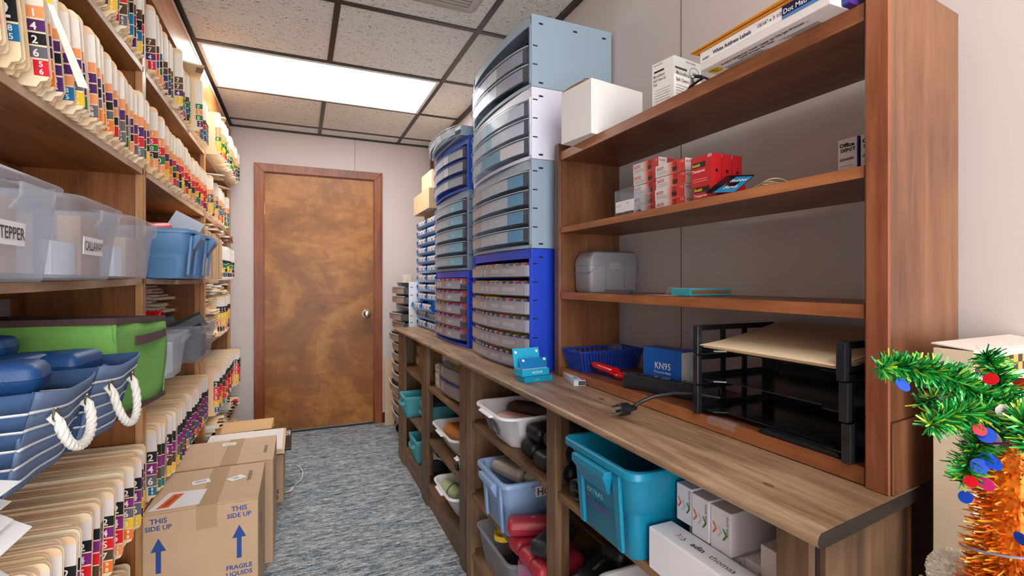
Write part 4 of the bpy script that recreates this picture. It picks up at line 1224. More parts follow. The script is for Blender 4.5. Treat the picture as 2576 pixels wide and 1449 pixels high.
# ================================================================ DRAWER TOWERS ON THE COUNTER
RC = rgb(30, 66, 200); SL = rgb(146, 166, 186); LAV = rgb(222, 224, 242)
def curve_x(x0, bulge, s): return x0 - bulge * (1 - (2 * s - 1) ** 2) ** .8
def fronts(b, x0, bulge, ya, yb, z0, z1, off, th, s0=0.0, s1=1.0, n=14, **k):
    """curved strip following the bowed drawer front; s=0 is the near end"""
    rings = []
    for q in range(n + 1):
        s = s0 + (s1 - s0) * q / n
        x = curve_x(x0, bulge, s) + off; y = ya + (yb - ya) * s
        rings.append([(x, y, z0), (x + th, y, z0), (x + th, y, z1), (x, y, z1)])
    return b.loft(rings, **k)
def curve_text(b, st, x0, bulge, ya, yb, s, z, size, off, c, bold=.01):
    """lettering laid glyph by glyph along the bowed front, read from the far end towards the near end"""
    L = (yb - ya)
    adv = 0
    for ch in st:
        if ch == ' ': adv += size * .35; continue
        ss = s - adv / L
        x = curve_x(x0, bulge, ss) + off; x2 = curve_x(x0, bulge, ss - .02) + off
        d = Vector((x2 - x, -.02 * L, 0)).normalized()
        b.text(ch, (x, ya + L * ss, z), tuple(d), (0, 0, 1), size, c=c, bold=bold)
        adv += size * (glyphs(ch, bold)[2] + .08)
LENS = {}
def lens_box(loc, col, label, group):
    key = tuple(col)
    if key not in LENS:
        b = B().use(PRINT, col).box(-.026, .026, -.013, .013, 0, .030)
        b.box(-.0265, -.0262, -.011, .011, .006, .026, c=rgb(240, 232, 220))
        o = b.build('lens_box', loc=(0, 0, 0), smooth=0)
        o.location = loc; LENS[key] = o
    else:
        o = LENS[key].copy(); COL.objects.link(o); o.location = loc
    return tag(o, label, 'box', group)

def drawer_unit(x0, x1, ya, yb, z0, z1, col, dz, kind, label, group, fronts_lab, bulge=.035, top_gap=True, slots=True, lens=None):
    t = thing('drawer_cabinet', label, 'drawer cabinet', ((x0 + x1) / 2, (ya + yb) / 2, z0), 0, group)
    w = .006
    b = B().use(PLAST, col)
    b.box(x0, x1, ya, ya + w, z0, z1 - .0008).box(x0, x1, yb - w, yb, z0, z1 - .0008)
    b.box(x0, x1, ya + w, yb - w, z1 - .008, z1 - .0008).box(x0, x1, ya + w, yb - w, z0, z0 + .006).box(x1 - w, x1, ya + w, yb - w, z0 + .006, z1 - .008)
    b.build('housing', t, smooth=0, bev=.0012)
    # bowed front rails
    rail = tuple(min(1, c * 1.0 + .06) for c in col)
    zt = max(d[0] for d in dz)
    hi = z1 - .0012; lo = min(z1 - .016, zt + .012)
    b = B().use(PLAST, rail); fronts(b, x0 + .004, bulge * .55, ya + w, yb - w, max(lo, z1 - .034), hi, 0, .004); b.build('top_rail', t, smooth=50)
    b = B().use(PLAST, rail); fronts(b, x0 + .004, bulge * .75, ya + w, yb - w, z0 + .001, z0 + .012, 0, .005); b.build('bottom_rail', t, smooth=50)
    for k in (0, 1):
        y = ya + w if k == 0 else yb - w - .012
        B().use(PLAST, rail).box(x0 - .002, x0 + .008, y, y + .012, z0 + .0125, z1 - .035).build('front_stile', t, smooth=0)
    if slots:
        for zz in [d[0] + .004 for d in dz]:
            B().use(PLAST, rgb(20, 22, 40)).box(x0 + .004, x0 + .022, ya - .0006, ya + .001, zz - .003, zz + .001).build('slot', t, smooth=0)
        for xx, zz in ((x0 + .035, z1 - .03), (x0 + .035, z0 + .015), (x0 + .17, z1 - .03), (x0 + .29, z1 - .03)):
            B().use(PLAST, rgb(20, 24, 44)).box(xx - .008, xx + .008, ya - .0006, ya + .001, zz - .003, zz + .003).build('slot', t, smooth=0)
    for i, (zt_, zb_) in enumerate(dz):
        d = B().use(CLEAR)
        fronts(d, x0 - .012, bulge, ya + .008, yb - .008, zb_, zt_, 0, .0018)
        fronts(d, x0 - .012, bulge, ya + .008, yb - .008, zb_ - .002, zb_, 0, .010)
        d.box(x0 - .008, x1 - .02, ya + .008, ya + .010, zb_, zt_).box(x0 - .008, x1 - .02, yb - .010, yb - .008, zb_, zt_)
        d.box(x0 - .008, x1 - .02, ya + .010, yb - .010, zb_ - .002, zb_ - .0005)
        do = d.build('drawer', t, smooth=50)
        # rim along the top of the drawer front
        rimc = rgb(40, 84, 190) if kind == 'blue' else rgb(190, 200, 214)
        r_ = B().use(GLOSS, rimc if kind == 'blue' else rgb(214, 220, 230)); fronts(r_, x0 - .012, bulge, ya + .008, yb - .008, zt_ + .0002, zt_ + .0022, -.001, .004); r_.build('drawer_rim', do, smooth=50)
        p = B().use(PRINT)
        segs, txt = fronts_lab(i)
        for (s0, s1, c) in segs:
            fronts(p, x0 - .012, bulge, ya + .008, yb - .008, zb_ + .002, zt_ - .003, .0060, .0008, s0, s1, 8, c=c)
        for (st, s, fz, sz, c) in txt:
            curve_text(p, st, x0 - .012, bulge, ya + .008, yb - .008, s, zb_ + (zt_ - zb_) * fz, sz, .0036, c, .03)
        p.build('printed_cards', do, smooth=50)
        if lens:
            n, pal = lens
            for q in range(n):
                f = (q + .5) / n
                y = ya + .035 + (yb - ya - .07) * f
                c = pal(i, q)
                if c is None: continue
                xx = curve_x(x0 - .012, bulge, f) + .040
                h = min(.012, 0)
                lens_box((xx, y, zt_ - .030 + .008), c, LENSLAB[i % len(LENSLAB)].format(nm=LCOL[tuple(c)], w=label.split(',')[0].replace(' drawer cabinet', '')), 'lens boxes standing in the ' + label.split(' drawer')[0] + ' drawers')
    return t
Y1_ = rgb(196, 170, 40); R1_ = rgb(206, 84, 74); O1_ = rgb(120, 96, 36)
LCOL = {tuple(Y1_): 'yellow', tuple(R1_): 'red', tuple(O1_): 'olive brown'}
LENSLAB = ['small {nm} lens box in drawer one from top, {w}', 'small {nm} lens box in drawer two from top, {w}', 'small {nm} lens box in drawer three from top, {w}',
           'small {nm} lens box in drawer four from top, {w}', 'small {nm} lens box in drawer five from top, {w}', 'small {nm} lens box in drawer six from top, {w}']
TAUPE = rgb(220, 192, 172); LILAC = rgb(190, 186, 196); TEALC = rgb(60, 170, 200); MAUVE = rgb(176, 136, 140); SLATEC = rgb(166, 180, 192)
wt = rgb(246, 244, 240)
def ovals(p, *a): pass
def lab_big(i):
    num = ['30 40', '160 170', '10 20', '70 80', '100 110', '50 60'][i]
    segs = [(.70, .985, TAUPE), (.045, .695, rgb(192, 180, 184)), (.0, .04, rgb(190, 196, 214))]
    txt = [('ACUVUE', .86, .62, .0085, rgb(226, 214, 202)), ('OASYS', .86, .34, .0075, rgb(226, 214, 202)), (num, .67, .22, .030, wt), ('OOOO', .45, .34, .019, wt), ('OOOOO', .27, .34, .019, wt), ('-- -- -- --', .44, .16, .006, wt)]
    return segs, txt
def lab_t1low(i):
    num = ['90 180', '160 170', '10 20', '70 80', '100 110'][i]
    return [(.38, .985, MAUVE), (.10, .415, rgb(176, 172, 184)), (.90, .98, rgb(196, 186, 182))], [(num, .72, .22, .032, wt), ('ooo', .36, .30, .028, wt)]
def lab_gray(i):
    return [(.66, .985, rgb(196, 184, 180)), (.22, .655, rgb(204, 210, 224)), (.05, .215, rgb(70, 160, 206))], [('ACUVUE', .90, .55, .009, wt), ('O', .76, .25, .026, rgb(236, 226, 216)), ('O', .46, .18, .030, rgb(236, 228, 222)), ('MOIST', .38, .4, .012, wt)]
def lab_t1gray(i):
    return [(.34, .985, SLATEC), (.06, .335, rgb(120, 188, 210))], [('V', .86, .28, .024, rgb(236, 180, 60)), ('00 00', .62, .35, .010, wt), ('ooo', .48, .32, .016, wt), ('ooo', .26, .32, .014, wt)]
def lab_lav(i):
    return ([(.62, .985, rgb(190, 214, 226)), (.30, .615, rgb(64, 170, 200)), (.04, .295, rgb(236, 234, 236))] if i == 2 else [(.5, .985, rgb(206, 220, 234)), (.04, .495, rgb(216, 224, 236)), (.42, .52, rgb(120, 200, 220))]), [('O', .70, .15, .034, rgb(244, 244, 248))]
def lab_top(i):
    return [(.50, .985, rgb(214, 206, 220)), (.05, .34, rgb(168, 166, 182)), (.345, .495, rgb(236, 234, 240)), (.62, .72, rgb(178, 150, 190))], [('---', .44, .5, .008, rgb(120, 120, 140)), ('----', .45, .3, .008, rgb(120, 120, 140))]
def lab_t1top(i):
    return [(.45, .985, rgb(196, 196, 202)), (.05, .30, rgb(158, 164, 170)), (.31, .44, rgb(222, 216, 210))], []
def dzs(top, h, step, n): return [(top - k * step, top - k * step - h) for k in range(n)]
G2 = 'drawer cabinets in the nearer stack'; G1 = 'drawer cabinets in the farther stack'
X0, X1 = .722, 1.045
drawer_unit(X0, X1, 1.49, 2.09, .8605, 1.283, RC, [(1.228, 1.186), (1.165, 1.120), (1.103, 1.056), (1.041, .994), (.976, .930), (.912, .870)], 'blue', 'royal blue drawer cabinet, bottom of the nearer stack', G2, lab_big,
            lens=(11, lambda i, q: (R1_ if (q * 7 + i * 3) % 5 == 0 else (Y1_ if i < 3 and q > 3 else O1_))))
drawer_unit(X0, X1, 1.49, 2.09, 1.2835, 1.587, SL, dzs(1.5426, .045, .0635, 4), 'grey', 'slate grey drawer cabinet, second up in the nearer stack', G2, lab_gray)
drawer_unit(X0, X1, 1.49, 2.09, 1.5875, 1.832, LAV, [(1.785, 1.737), (1.722, 1.675), (1.658, 1.610)], 'grey', 'pale lavender drawer cabinet, third up in the nearer stack', G2, lab_lav, bulge=.042)
drawer_unit(X0, X1, 1.49, 2.09, 1.8325, 2.079, rgb(150, 172, 190), [(1.968, 1.920), (1.905, 1.856)], 'grey', 'blue-grey drawer cabinet with empty top slot, topmost of the nearer stack', G2, lab_top, bulge=.042)
b_ = B().use(PLAST, rgb(70, 86, 104))
for k in range(12):
    b_.box(X0 + .03, X1 - .02, 1.52 + k * .047, 1.524 + k * .047, 1.975, 2.03)
b_.box(X0 + .03, X1 - .02, 1.50, 2.08, 2.03, 2.034)
for o in list(COL.objects):
    if o.name.startswith('drawer_cabinet') and 'topmost of the nearer' in o.get('label', ''): b_.build('inner_grid', o, smooth=0)
drawer_unit(X0, X1, 2.16, 2.74, .8605, 1.222, RC, dzs(1.177, .044, .0597, 5), 'blue', 'royal blue drawer cabinet, bottom of the farther stack', G1, lab_t1low,
            lens=(6, lambda i, q: Y1_ if i == 2 and q > 2 else R1_))
drawer_unit(X0, X1, 2.16, 2.74, 1.2225, 1.600, rgb(120, 140, 160), dzs(1.551, .045, .065, 5), 'grey', 'slate grey drawer cabinet, middle of the farther stack', G1, lab_t1gray)
drawer_unit(X0, X1, 2.16, 2.74, 1.6005, 1.852, rgb(24, 78, 184), [(1.796, 1.752), (1.735, 1.690), (1.668, 1.625)], 'blue', 'deep blue drawer cabinet near the top of the farther stack', G1, lab_t1top, bulge=.045)
drawer_unit(X0 - .03, X1 - .05, 2.18, 2.72, 1.8525, 1.900, rgb(140, 160, 176), [(1.898, 1.858)], 'grey', 'single loose grey drawer on top of the farther stack', G1, lab_t1top, bulge=.05, slots=False)

# --- blue pocket rack beyond the towers
t = thing('pocket_rack', 'white rack holding a column of blue lens card trays', 'rack', (.85, 3.1, .86))
B().use(PLAST, rgb(226, 232, 244)).box(.80, 1.0, 2.865, 2.875, .8605, 1.60).box(.80, 1.0, 3.40, 3.41, .8605, 1.60).box(.835, 1.0, 2.875, 3.40, .8605, 1.60).build('frame', t, smooth=0)
TB = rgb(62, 142, 206)
tops = [1.575 - .0605 * k for k in range(12)]
for k, z in enumerate(tops):
    out = .035 if k == 9 else 0
    x1 = .832 - out; x0 = x1 - .078; ya, yb = 2.88 - (.012 if k == 9 else 0), 3.395
    tr = thing('card_tray', f'blue card tray, {ordn(k + 1)} from the top of the white rack', 'tray', ((x0 + x1) / 2, 3.13, z - .055), 0, 'blue card trays in the rack')
    prof = [(x1, z), (x1, z - .05), (x0 + .045, z - .054), (x0 + .020, z - .0535), (x0 + .006, z - .048), (x0, z - .038), (x0 - .001, z - .034)]
    inner = [(x + .003, zz + .002) for x, zz in prof[1:]][::-1]
    b = B().use(GLOSS, TB)
    pts = prof[1:]
    n = len(pts)
    for q in range(n - 1):
        (xa, za), (xb, zb3) = pts[q], pts[q + 1]
        b.hull([(xa, ya, za), (xb, ya, zb3), (xb + .002, ya, zb3 + .0018), (xa, ya, za + .0018)], [(xa, yb, za), (xb, yb, zb3), (xb + .002, yb, zb3 + .0018), (xa, yb, za + .0018)])
    b.build('pocket', tr, smooth=60)
    for y in (ya, yb - .004, (ya + yb) / 2):
        w_ = [(x1, z - .052), (x0 + .03, z - .054), (x0 + .008, z - .040), (x0 - .004, z - .018), (x0 + .004, z - .004), (x1, z - .002)]
        B().use(GLOSS, rgb(50, 122, 192)).prism(w_, 'Y', y, y + .004).build('end_wing', tr, smooth=0)
    for h in range(2):
        for c in range(3):
            y = ya + .02 + h * .26 + c * .076
            cc = B().use(PRINT, rgb(240, 240, 242)).box(x0 + .008, x0 + .0095, y, y + .066, z - .048, z - .002).box(x0 + .0075, x0 + .008, y + .014, y + .048, z - .034, z - .012, c=rgb(176, 146, 126) if (c + k) % 3 else rgb(96, 126, 176))
            cc.build('lens_card', tr, smooth=0)
simple_box('cardboard_box', 'tan cardboard box lying on top of the blue tray rack', 'box', .74, .98, 2.99, 3.43, 1.628, 1.755, rgb(222, 190, 150), CARD)
B().use(PRINT, rgb(90, 70, 60))
simple_box('cardboard_box', 'small cream box stacked on the tan one above the tray rack', 'box', .79, .98, 3.12, 3.40, 1.7555, 1.90, rgb(232, 206, 168), CARD)
t = simple_box('cardboard_box', 'flat support box between the tray rack and the tan box', 'box', .81, 1.0, 2.90, 3.40, 1.6005, 1.6275, rgb(206, 172, 130), CARD)

# --- white rolling drawer tower beyond the counter
t = thing('drawer_tower', 'white rolling drawer tower in the far right corner by the door', 'drawer tower', (.87, 3.63, 0))
def tower_box(z0, z1): B().use(PLAST, rgb(238, 240, 248)).box(.70, 1.035, 3.40, 3.404, z0, z1).box(.70, 1.035, 3.876, 3.88, z0, z1).box(.70, 1.035, 3.404, 3.876, z1 - .004, z1).box(.70, 1.035, 3.404, 3.876, z0, z0 + .004).box(1.03, 1.035, 3.404, 3.876, z0 + .004, z1 - .004).build('housing', t, smooth=0, bev=.001)
tower_box(.985, 1.164); tower_box(.800, .9845); tower_box(.085, .7995)
zs = [1.128, 1.062, .940, .878] + [.790 - .0735 * k for k in range(9)]
for k, z in enumerate(zs):
    o_ = .05 if k in (2, 4, 9) else .03
    b = B().use(CLEAR)
    fronts(b, .70 - o_, .030, 3.41, 3.87, z - .048, z, 0, .002)
    b.box(.70 - o_, .95, 3.41, 3.413, z - .048, z).box(.70 - o_, .95, 3.867, 3.87, z - .048, z).box(.70 - o_, .95, 3.413, 3.867, z - .05, z - .048)
    d = b.build('drawer', t, smooth=50)
    b = B().use(PRINT); fronts(b, .70 - o_, .030, 3.41, 3.87, z - .044, z - .006, .003, .001, .03, .97, 10, c=rgb(196, 156, 134)); fronts(b, .70 - o_, .030, 3.41, 3.87, z - .044, z - .006, .0022, .0006, .62, .66, 3, c=rgb(232, 220, 210)); b.build('printed_cards', d, smooth=50)
    b = B().use(GLOSS, rgb(244, 246, 250)); fronts(b, .70 - o_, .030, 3.41, 3.87, z + .0002, z + .004, -.002, .006); b.build('drawer_rim', d, smooth=50)
    B().use(PLAST, rgb(60, 80, 60) if k % 2 else rgb(50, 44, 40)).box(.70 - o_ + .012, .93, 3.42, 3.86, z - .044, z - .004).build('drawer_contents', d, smooth=0)
for z in (1.13, 1.075, 1.0, .93, .885):
    B().use(PLAST, rgb(30, 34, 50)).box(.71, .728, 3.3992, 3.401, z - .003, z + .001).build('slot', t, smooth=0)
for x in (.72, 1.01):
    for y in (3.44, 3.84):
        b = B().use(GLOSS, rgb(24, 26, 30)); b.cyl((x, y - .012, .032), (x, y + .012, .032), .032, 20); b.box(x - .006, x + .006, y - .006, y + .006, .05, .085); b.build('caster', t)
t = thing('cardboard_sheet', 'folded cardboard leaning on the far wall beside the drawer tower', 'cardboard', (.67, 4.09, 0))
b = B().use(CARD, rgb(222, 190, 156))
for k in range(4): b.box(.640 + k * .003, .715, 4.050 + k * .018, 4.056 + k * .018, 0, .535 - .012 * k)
b.build('sheet', t, smooth=0)

# ================================================================ THINGS IN THE COUNTER BAYS
S3, S2, S1 = .6255, .3505, .1165
def basin(x0, x1, y0, y1, z0, z1, label, group, tap=.028, rz=0):
    t = thing('wash_basin', label, 'basin', ((x0 + x1) / 2, (y0 + y1) / 2, z0), R_(rz), group)
    tub(B().use(PLAST, rgb(236, 236, 242)), x0, x1, y0, y1, z0, z1, tap=tap, r=.05, wall=.003, lip=.010, liph=.008, n=6).build('tub_body', t, smooth=60)
    ym = (y0 + y1) / 2; hw = min(.05, (y1 - y0) * .22); b = B().use(PLAST, rgb(240, 240, 244))
    b.loft([[(x0 - .012, ym - hw, z1 - .010), (x0 + .006, ym - hw * 1.2, z1 - .006), (x0 + .006, ym + hw * 1.2, z1 - .006), (x0 - .012, ym + hw, z1 - .010)],
            [(x0 - .010, ym - hw * .96, z1 - .016), (x0 + .006, ym - hw * 1.15, z1 - .014), (x0 + .006, ym + hw * 1.15, z1 - .014), (x0 - .010, ym + hw * .96, z1 - .016)]])
    b.build('handle_grip', t, smooth=0, bev=.002)
    return t
gb = 'white plastic basins in the counter'
t = basin(.575, .845, 1.39, 1.675, S3, .742, 'white basin with dark barcode label holding a pink case, under the counter', gb, tap=.05)
b = B().use(PRINT, rgb(74, 78, 92)).hull([(.613, 1.50, .658), (.5945, 1.50, .704), (.5945, 1.60, .704), (.613, 1.60, .658)], [(.611, 1.50, .658), (.5925, 1.50, .704), (.5925, 1.60, .704), (.611, 1.60, .658)]); 
b.build('label_sticker', t, smooth=0)
b = B(); b.text('|||||', (.6030, 1.537, .672), (0, -1, 0), (-.4, 0, 1), .024, PRINT, WHITE, bold=.01); b.text('12 QT', (.5985, 1.590, .686), (0, -1, 0), (-.4, 0, 1), .010, PRINT, rgb(220, 120, 90), bold=.01); b.build('barcode', t, smooth=0)
gc = 'cases lying in the white label basin'
glasses_case((.675, 1.50, .668), .16, .070, .055, -62, rgb(232, 186, 178), 'pale pink glasses case in the white basin with a barcode', gc)
glasses_case((.745, 1.545, .690), .17, .07, .055, -52, rgb(70, 48, 42), 'dark brown textured case above the pink one in the basin', gc)
glasses_case((.79, 1.50, .675), .15, .06, .055, -70, rgb(26, 26, 34), 'black case at the back of the white basin', gc)
# black cases stacked
gk = 'black glasses cases piled in the counter'
KC = rgb(28, 30, 34)
for loc, rz, lab, lg in (((.725, 1.375, S3), 4, 'black case at the bottom left of the pile beside the white basin', None),
                     ((.735, 1.362, S3 + .052), 8, 'black case with silver script, topmost beside the white basin', ('pl~', rgb(170, 170, 176), .03)),
                     ((.715, 1.265, S3), 4, 'black case at the bottom right of the pile, left of the post', None),
                     ((.750, 1.270, S3 + .052), 6, 'black case resting above the bottom right one behind the post', None),
                     ((.735, 1.165, S3), 3, 'black case at the bottom, right of the post', None),
                     ((.742, 1.163, S3 + .052), 4, 'black case second up, right of the post', None),
                     ((.760, 1.160, S3 + .104), 3, 'black case third up, right of the post', None)):
    glasses_case(loc, .17, .080, .051, rz, KC, lab, gk, m=GLOSS if 0 else LEATH, logo=lg)
# open black pouch
t = thing('sunglasses_pouch', 'open black folded pouch lying beside the turquoise tote', 'pouch', (.68, 1.045, S3))
b = B().use(LEATH, rgb(26, 27, 32))
ring0 = [(.030 * math.cos(a) * (1.0 if math.cos(a) > 0 else .9), .026 * math.sin(a) + .026) for a in [2 * math.pi * k / 20 for k in range(20)]]
rings = []
for x, s in ((.628, 1.0), (.66, 1.05), (.72, 1.02), (.78, .9)):
    rings.append([(x, 1.048 + p[0] * s, S3 + .001 + p[1] * s) for p in ring0])
b.loft(rings, False, True); b.build('shell', t, solid=.002)
b = B().use(GLOSS, rgb(90, 90, 94)).box(.632, .70, 1.026, 1.070, S3 + .022, S3 + .0235); b.build('inner_flap', t, smooth=0)
# turquoise tote
t = tote(.560, .850, .735, 1.000, S3, .812, rgb(14, 124, 158), 'large turquoise tote marked Cases on the counter top shelf', (-1,))
b = B().use(PRINT, rgb(110, 60, 130))
for st, zz in (('C M', .735), ('Cases', .682)):
    b.text(st, (.5850 if zz < .7 else .5775, .888, zz), (0, -1, 0), (-.12, 0, 1), .036, al='C')
b.build('handwriting', t, smooth=0)
b = B().use(PRINT, rgb(150, 196, 206)); b.text('EXTRAS', (.5805, .888, .714), (0, -1, 0), (-.12, 0, 1), .017, al='C'); b.build('tape_label', t, smooth=0)
# white optical boxes
gw = 'white boxes with orange and green chevrons'
def chev(b, o, u, v, s, flip=1):
    o = Vector(o); u = Vector(u); v = Vector(v)
    for k, c in enumerate((rgb(226, 100, 50), rgb(176, 196, 206), rgb(50, 136, 60))):
        q = o + u * (k * s * .62) * flip + v * (-k * s * .12)
        for sg in (1, -1):
            P4 = [q, q + u * (s * .22) * 1, q + u * (s * .22 - s * .38) + v * (sg * s * .55), q + u * (-s * .38) + v * (sg * s * .55)]
            P4 = P4 if sg > 0 else P4[::-1]
            b.poly([tuple(p) for p in P4], c=c)
def wbox(x0, x1, y0, y1, z0, z1, label, text=True, flip=1):
    t = simple_box('lens_carton', label, 'box', x0, x1, y0, y1, z0, z1, rgb(228, 226, 232), PAPER, gw, bev=.0012)
    b = B().use(PRINT); zc = (z0 + z1) / 2
    chev(b, (x0 - .0006, y1 - (y1 - y0) * .25, zc), (0, -1, 0), (0, 0, 1), .018, flip)
    if text: b.text('stunt wipe', (x0 - .0006, y0 + (y1 - y0) * .2, zc + .03), (0, 0, -1), (0, -1, 0), .0085, c=rgb(60, 60, 66))
    b.build('printing', t, smooth=0)
    return t
wbox(.672, .84, .702, .742, .712, .782, 'white chevron box, upper row, nearest the turquoise tote')
wbox(.670, .84, .659, .700, .702, .778, 'white chevron box, middle of the upper row of three')
wbox(.672, .84, .612, .657, .700, .775, 'white chevron box, right end of the upper row of three')
wbox(.690, .84, .690, .728, S3, .698, 'white chevron box in the lower row under the middle one', flip=1)
wbox(.692, .84, .648, .686, S3, .698, 'white chevron box in the lower row behind the long box')
wbox(.692, .84, .604, .645, S3, .698, 'white chevron box at the right of the lower row')
wbox(.690, .84, .565, .600, S3, .705, 'short white chevron box between the rows and the tall blank box')
simple_box('lens_carton', 'tall blank white box at the right end by the corner post', 'box', .682, .85, .515, .562, S3, .748, rgb(226, 218, 210), PAPER, gw)
t = simple_box('lens_carton', 'long white box lettered adin thomas lying in front', 'box', .612, .668, .540, .752, S3, .704, rgb(232, 230, 236), PAPER, gw, bev=.003)
b = B().use(PRINT); 
b.text('adin', (.634, .668, .7046), (0, -1, 0), (1, 0, 0), .018, c=rgb(30, 30, 34), bold=.025)
b.text('thomas', (.634, .626, .7046), (0, -1, 0), (1, 0, 0), .018, c=rgb(70, 70, 76))
chev(b, (.640, .700, .7046), (0, -1, 0), (1, 0, 0), .012)
b.build('lettering', t, smooth=0)
# light blue HO tote
t = tote(.578, .840, 1.395, 1.655, S2, .535, rgb(142, 172, 214), 'light blue tote lettered HO holding grey cases', (-1,))
b = B().use(PRINT, rgb(232, 232, 236)).box(.695, .745, 1.4055, 1.4075, .478, .512); b.build('name_label', t, smooth=0)
b = B().use(PRINT, rgb(40, 40, 46)); b.text('HO', (.700, 1.4048, .483), (1, 0, 0), (0, 0, 1), .034, bold=.01); b.build('lettering', t, smooth=0)
gg = 'grey cases in the light blue tote'
GC = rgb(168, 160, 148)
glasses_case((.668, 1.545, .496), .150, .062, .050, -72, GC, 'light grey case at the front left of the light blue tote', gg)
glasses_case((.745, 1.555, .500), .150, .062, .050, -70, rgb(120, 110, 100), 'darker grey case behind the pale one in the light blue tote', gg)
glasses_case((.740, 1.455, .505), .140, .055, .050, 8, rgb(150, 142, 134), 'grey case standing at the near corner of the light blue tote', gg, roll=40)
# bottom shelf, near bay: clear bin, red and black cases
clear_tub(.618, .850, 1.44, 1.775, S1, .252, 'clear bin with pink folder on the bottom counter shelf', m=FROST)
simple_box('folder_wallet', 'bright pink folder standing inside the bottom clear bin', 'folder', .675, .72, 1.46, 1.50, S1 + .006, .236, rgb(236, 70, 160), PLAST)
simple_box('optical_box', 'black box lying inside the bottom clear bin', 'box', .66, .76, 1.52, 1.60, S1 + .006, .20, rgb(34, 34, 38), LEATH)
t = thing('tape_roll', 'yellow tape roll tucked by the clear bin and red cases', 'tape', (.655, 1.62, .255))
b = B().use(GLOSS, rgb(236, 190, 30)); rg = []
for a in [2 * math.pi * k / 24 for k in range(25)]:
    rg.append([(.665 + (r) * math.cos(a), 1.60 + r * math.sin(a), z) for r, z in ((.028, .262), (.034, .262), (.034, .280), (.028, .280))])
b.loft(rg, False, False); b.build('ring', t)
RD = rgb(160, 40, 56)
gr_ = 'red glasses cases beside the light blue tote'
for loc, rz, lab in (((.655, 1.340, S2 + .052), -22, 'red case with small white logo, resting on the other red cases'),
                     ((.665, 1.350, S2), 4, 'red case under the logo one, next to the light blue tote'),
                     ((.665, 1.275, S2), 5, 'red case in the middle of the lower row by the tote'),
                     ((.665, 1.205, S2), 5, 'red case at the right of the lower row beside the post')):
    glasses_case(loc, .160, .066, .050, rz, RD, lab, gr_, logo=('[F]', WHITE, .012) if 'white logo' in lab else None)
gz = 'black cases with mint lettering on the middle shelf'
glasses_case((.675, 1.245, S2 + .052), .17, .066, .050, 30, rgb(30, 34, 38), 'black case with mint lettering lying on the red cases', gz, logo=('BARRETT', rgb(130, 226, 196), .012))
glasses_case((.76, 1.15, S2), .15, .065, .048, 80, rgb(28, 30, 34), 'black case wedged behind the post on the middle shelf', gz)
glasses_case((.700, 1.045, S2 + .052), .19, .075, .055, 28, rgb(30, 34, 38), 'black case lettered in mint, right of the post', gz, logo=('PENNY CASEY', rgb(130, 226, 196), .012))
glasses_case((.700, 1.055, S2), .17, .070, .050, 24, RD, 'red case beneath the mint lettered black one, right of the post')
glasses_case((.78, 1.03, S2 + .110), .15, .075, .05, 10, rgb(24, 28, 32), 'black case lying high at the back of the lower right bay', gz)
basin(.600, .845, .690, .950, S2, .500, 'white basin at the lower picture edge under the turquoise tote', gb, tap=.045)
simple_box('optical_box', 'black box inside the white basin at the lower picture edge', 'box', .70, .78, .77, .87, S2 + .008, .48, rgb(30, 32, 36), LEATH)

# far counter bays
t = thing('drawer_cabinet', 'small white drawer cabinet with brown drawer fronts under the farther counter', 'drawer cabinet', (.75, 2.22, S3))
B().use(PLAST, rgb(214, 206, 200)).box(.665, .845, 2.00, 2.004, S3, .815).box(.665, .845, 2.40, 2.404, S3, .815).box(.665, .845, 2.004, 2.40, .785, .815).box(.665, .845, 2.004, 2.40, S3, S3 + .004).build('housing', t, smooth=0)
for z, c in ((.772, rgb(52, 40, 36)), (.702, rgb(46, 76, 170))):
    b = B().use(SMOKE); fronts(b, .660, .026, 2.0, 2.40, z - .054, z, -.012, .002); b.box(.650, .83, 2.006, 2.008, z - .052, z).box(.650, .83, 2.396, 2.398, z - .052, z); d = b.build('drawer', t, smooth=50)
    b = B().use(PRINT); fronts(b, .660, .026, 2.0, 2.40, z - .050, z - .006, -.009, .001, .02, .98, 10, c=rgb(150, 108, 96)); fronts(b, .660, .026, 2.0, 2.40, z - .046, z - .010, -.0098, .0006, .62, .76, 4, c=rgb(222, 206, 186)); b.build('printed_cards', d, smooth=50)
    b = B().use(GLOSS, c); fronts(b, .660, .026, 2.0, 2.40, z + .0002, z + .004, -.013, .005); b.build('drawer_rim', d, smooth=50)
simple_box('lens_box', 'yellow boxes row in the top drawer of the small white cabinet', 'box', .70, .74, 2.05, 2.34, .735, .779, rgb(200, 176, 40))
t = thing('magazine_file', 'white cardboard magazine file beside the small drawer cabinet', 'file holder', (.74, 2.66, S3))
b = B().use(PAPER, rgb(214, 206, 196)).prism([(.655, S3), (.845, S3), (.845, .80), (.76, .80), (.70, .745), (.655, .735)], 'Y', 2.437, 2.443).prism([(.655, S3), (.845, S3), (.845, .80), (.76, .80), (.70, .745), (.655, .735)], 'Y', 2.505, 2.511)
b.box(.655, .659, 2.443, 2.505, S3, .70).box(.841, .845, 2.443, 2.505, S3, .80).box(.659, .841, 2.443, 2.505, S3, S3 + .003); b.build('holder_body', t, smooth=0)
b = B().use(PRINT, rgb(236, 226, 190))
for k in range(3): b.box(.653, .6545, 2.44, 2.505, .64 + k * .034, .655 + k * .034)
b.build('label_strip', t, smooth=0)
t = thing('canister', 'black lidded canister beside the magazine file', 'canister', (.73, 2.375 + .1, S3))
t.location = (.755, 2.56 - .0, S3); WL[t.name] = (.755, 2.56, S3)
b = B().use(PLAST, rgb(150, 146, 144)).cyl((.755, 2.575, S3), (.755, 2.575, .775), .05, 28); b.build('canister_body', t)
b = B().use(GLOSS, rgb(22, 22, 26)).cyl((.755, 2.575, .7753), (.755, 2.575, .80), .053, 28); b.build('lid', t)
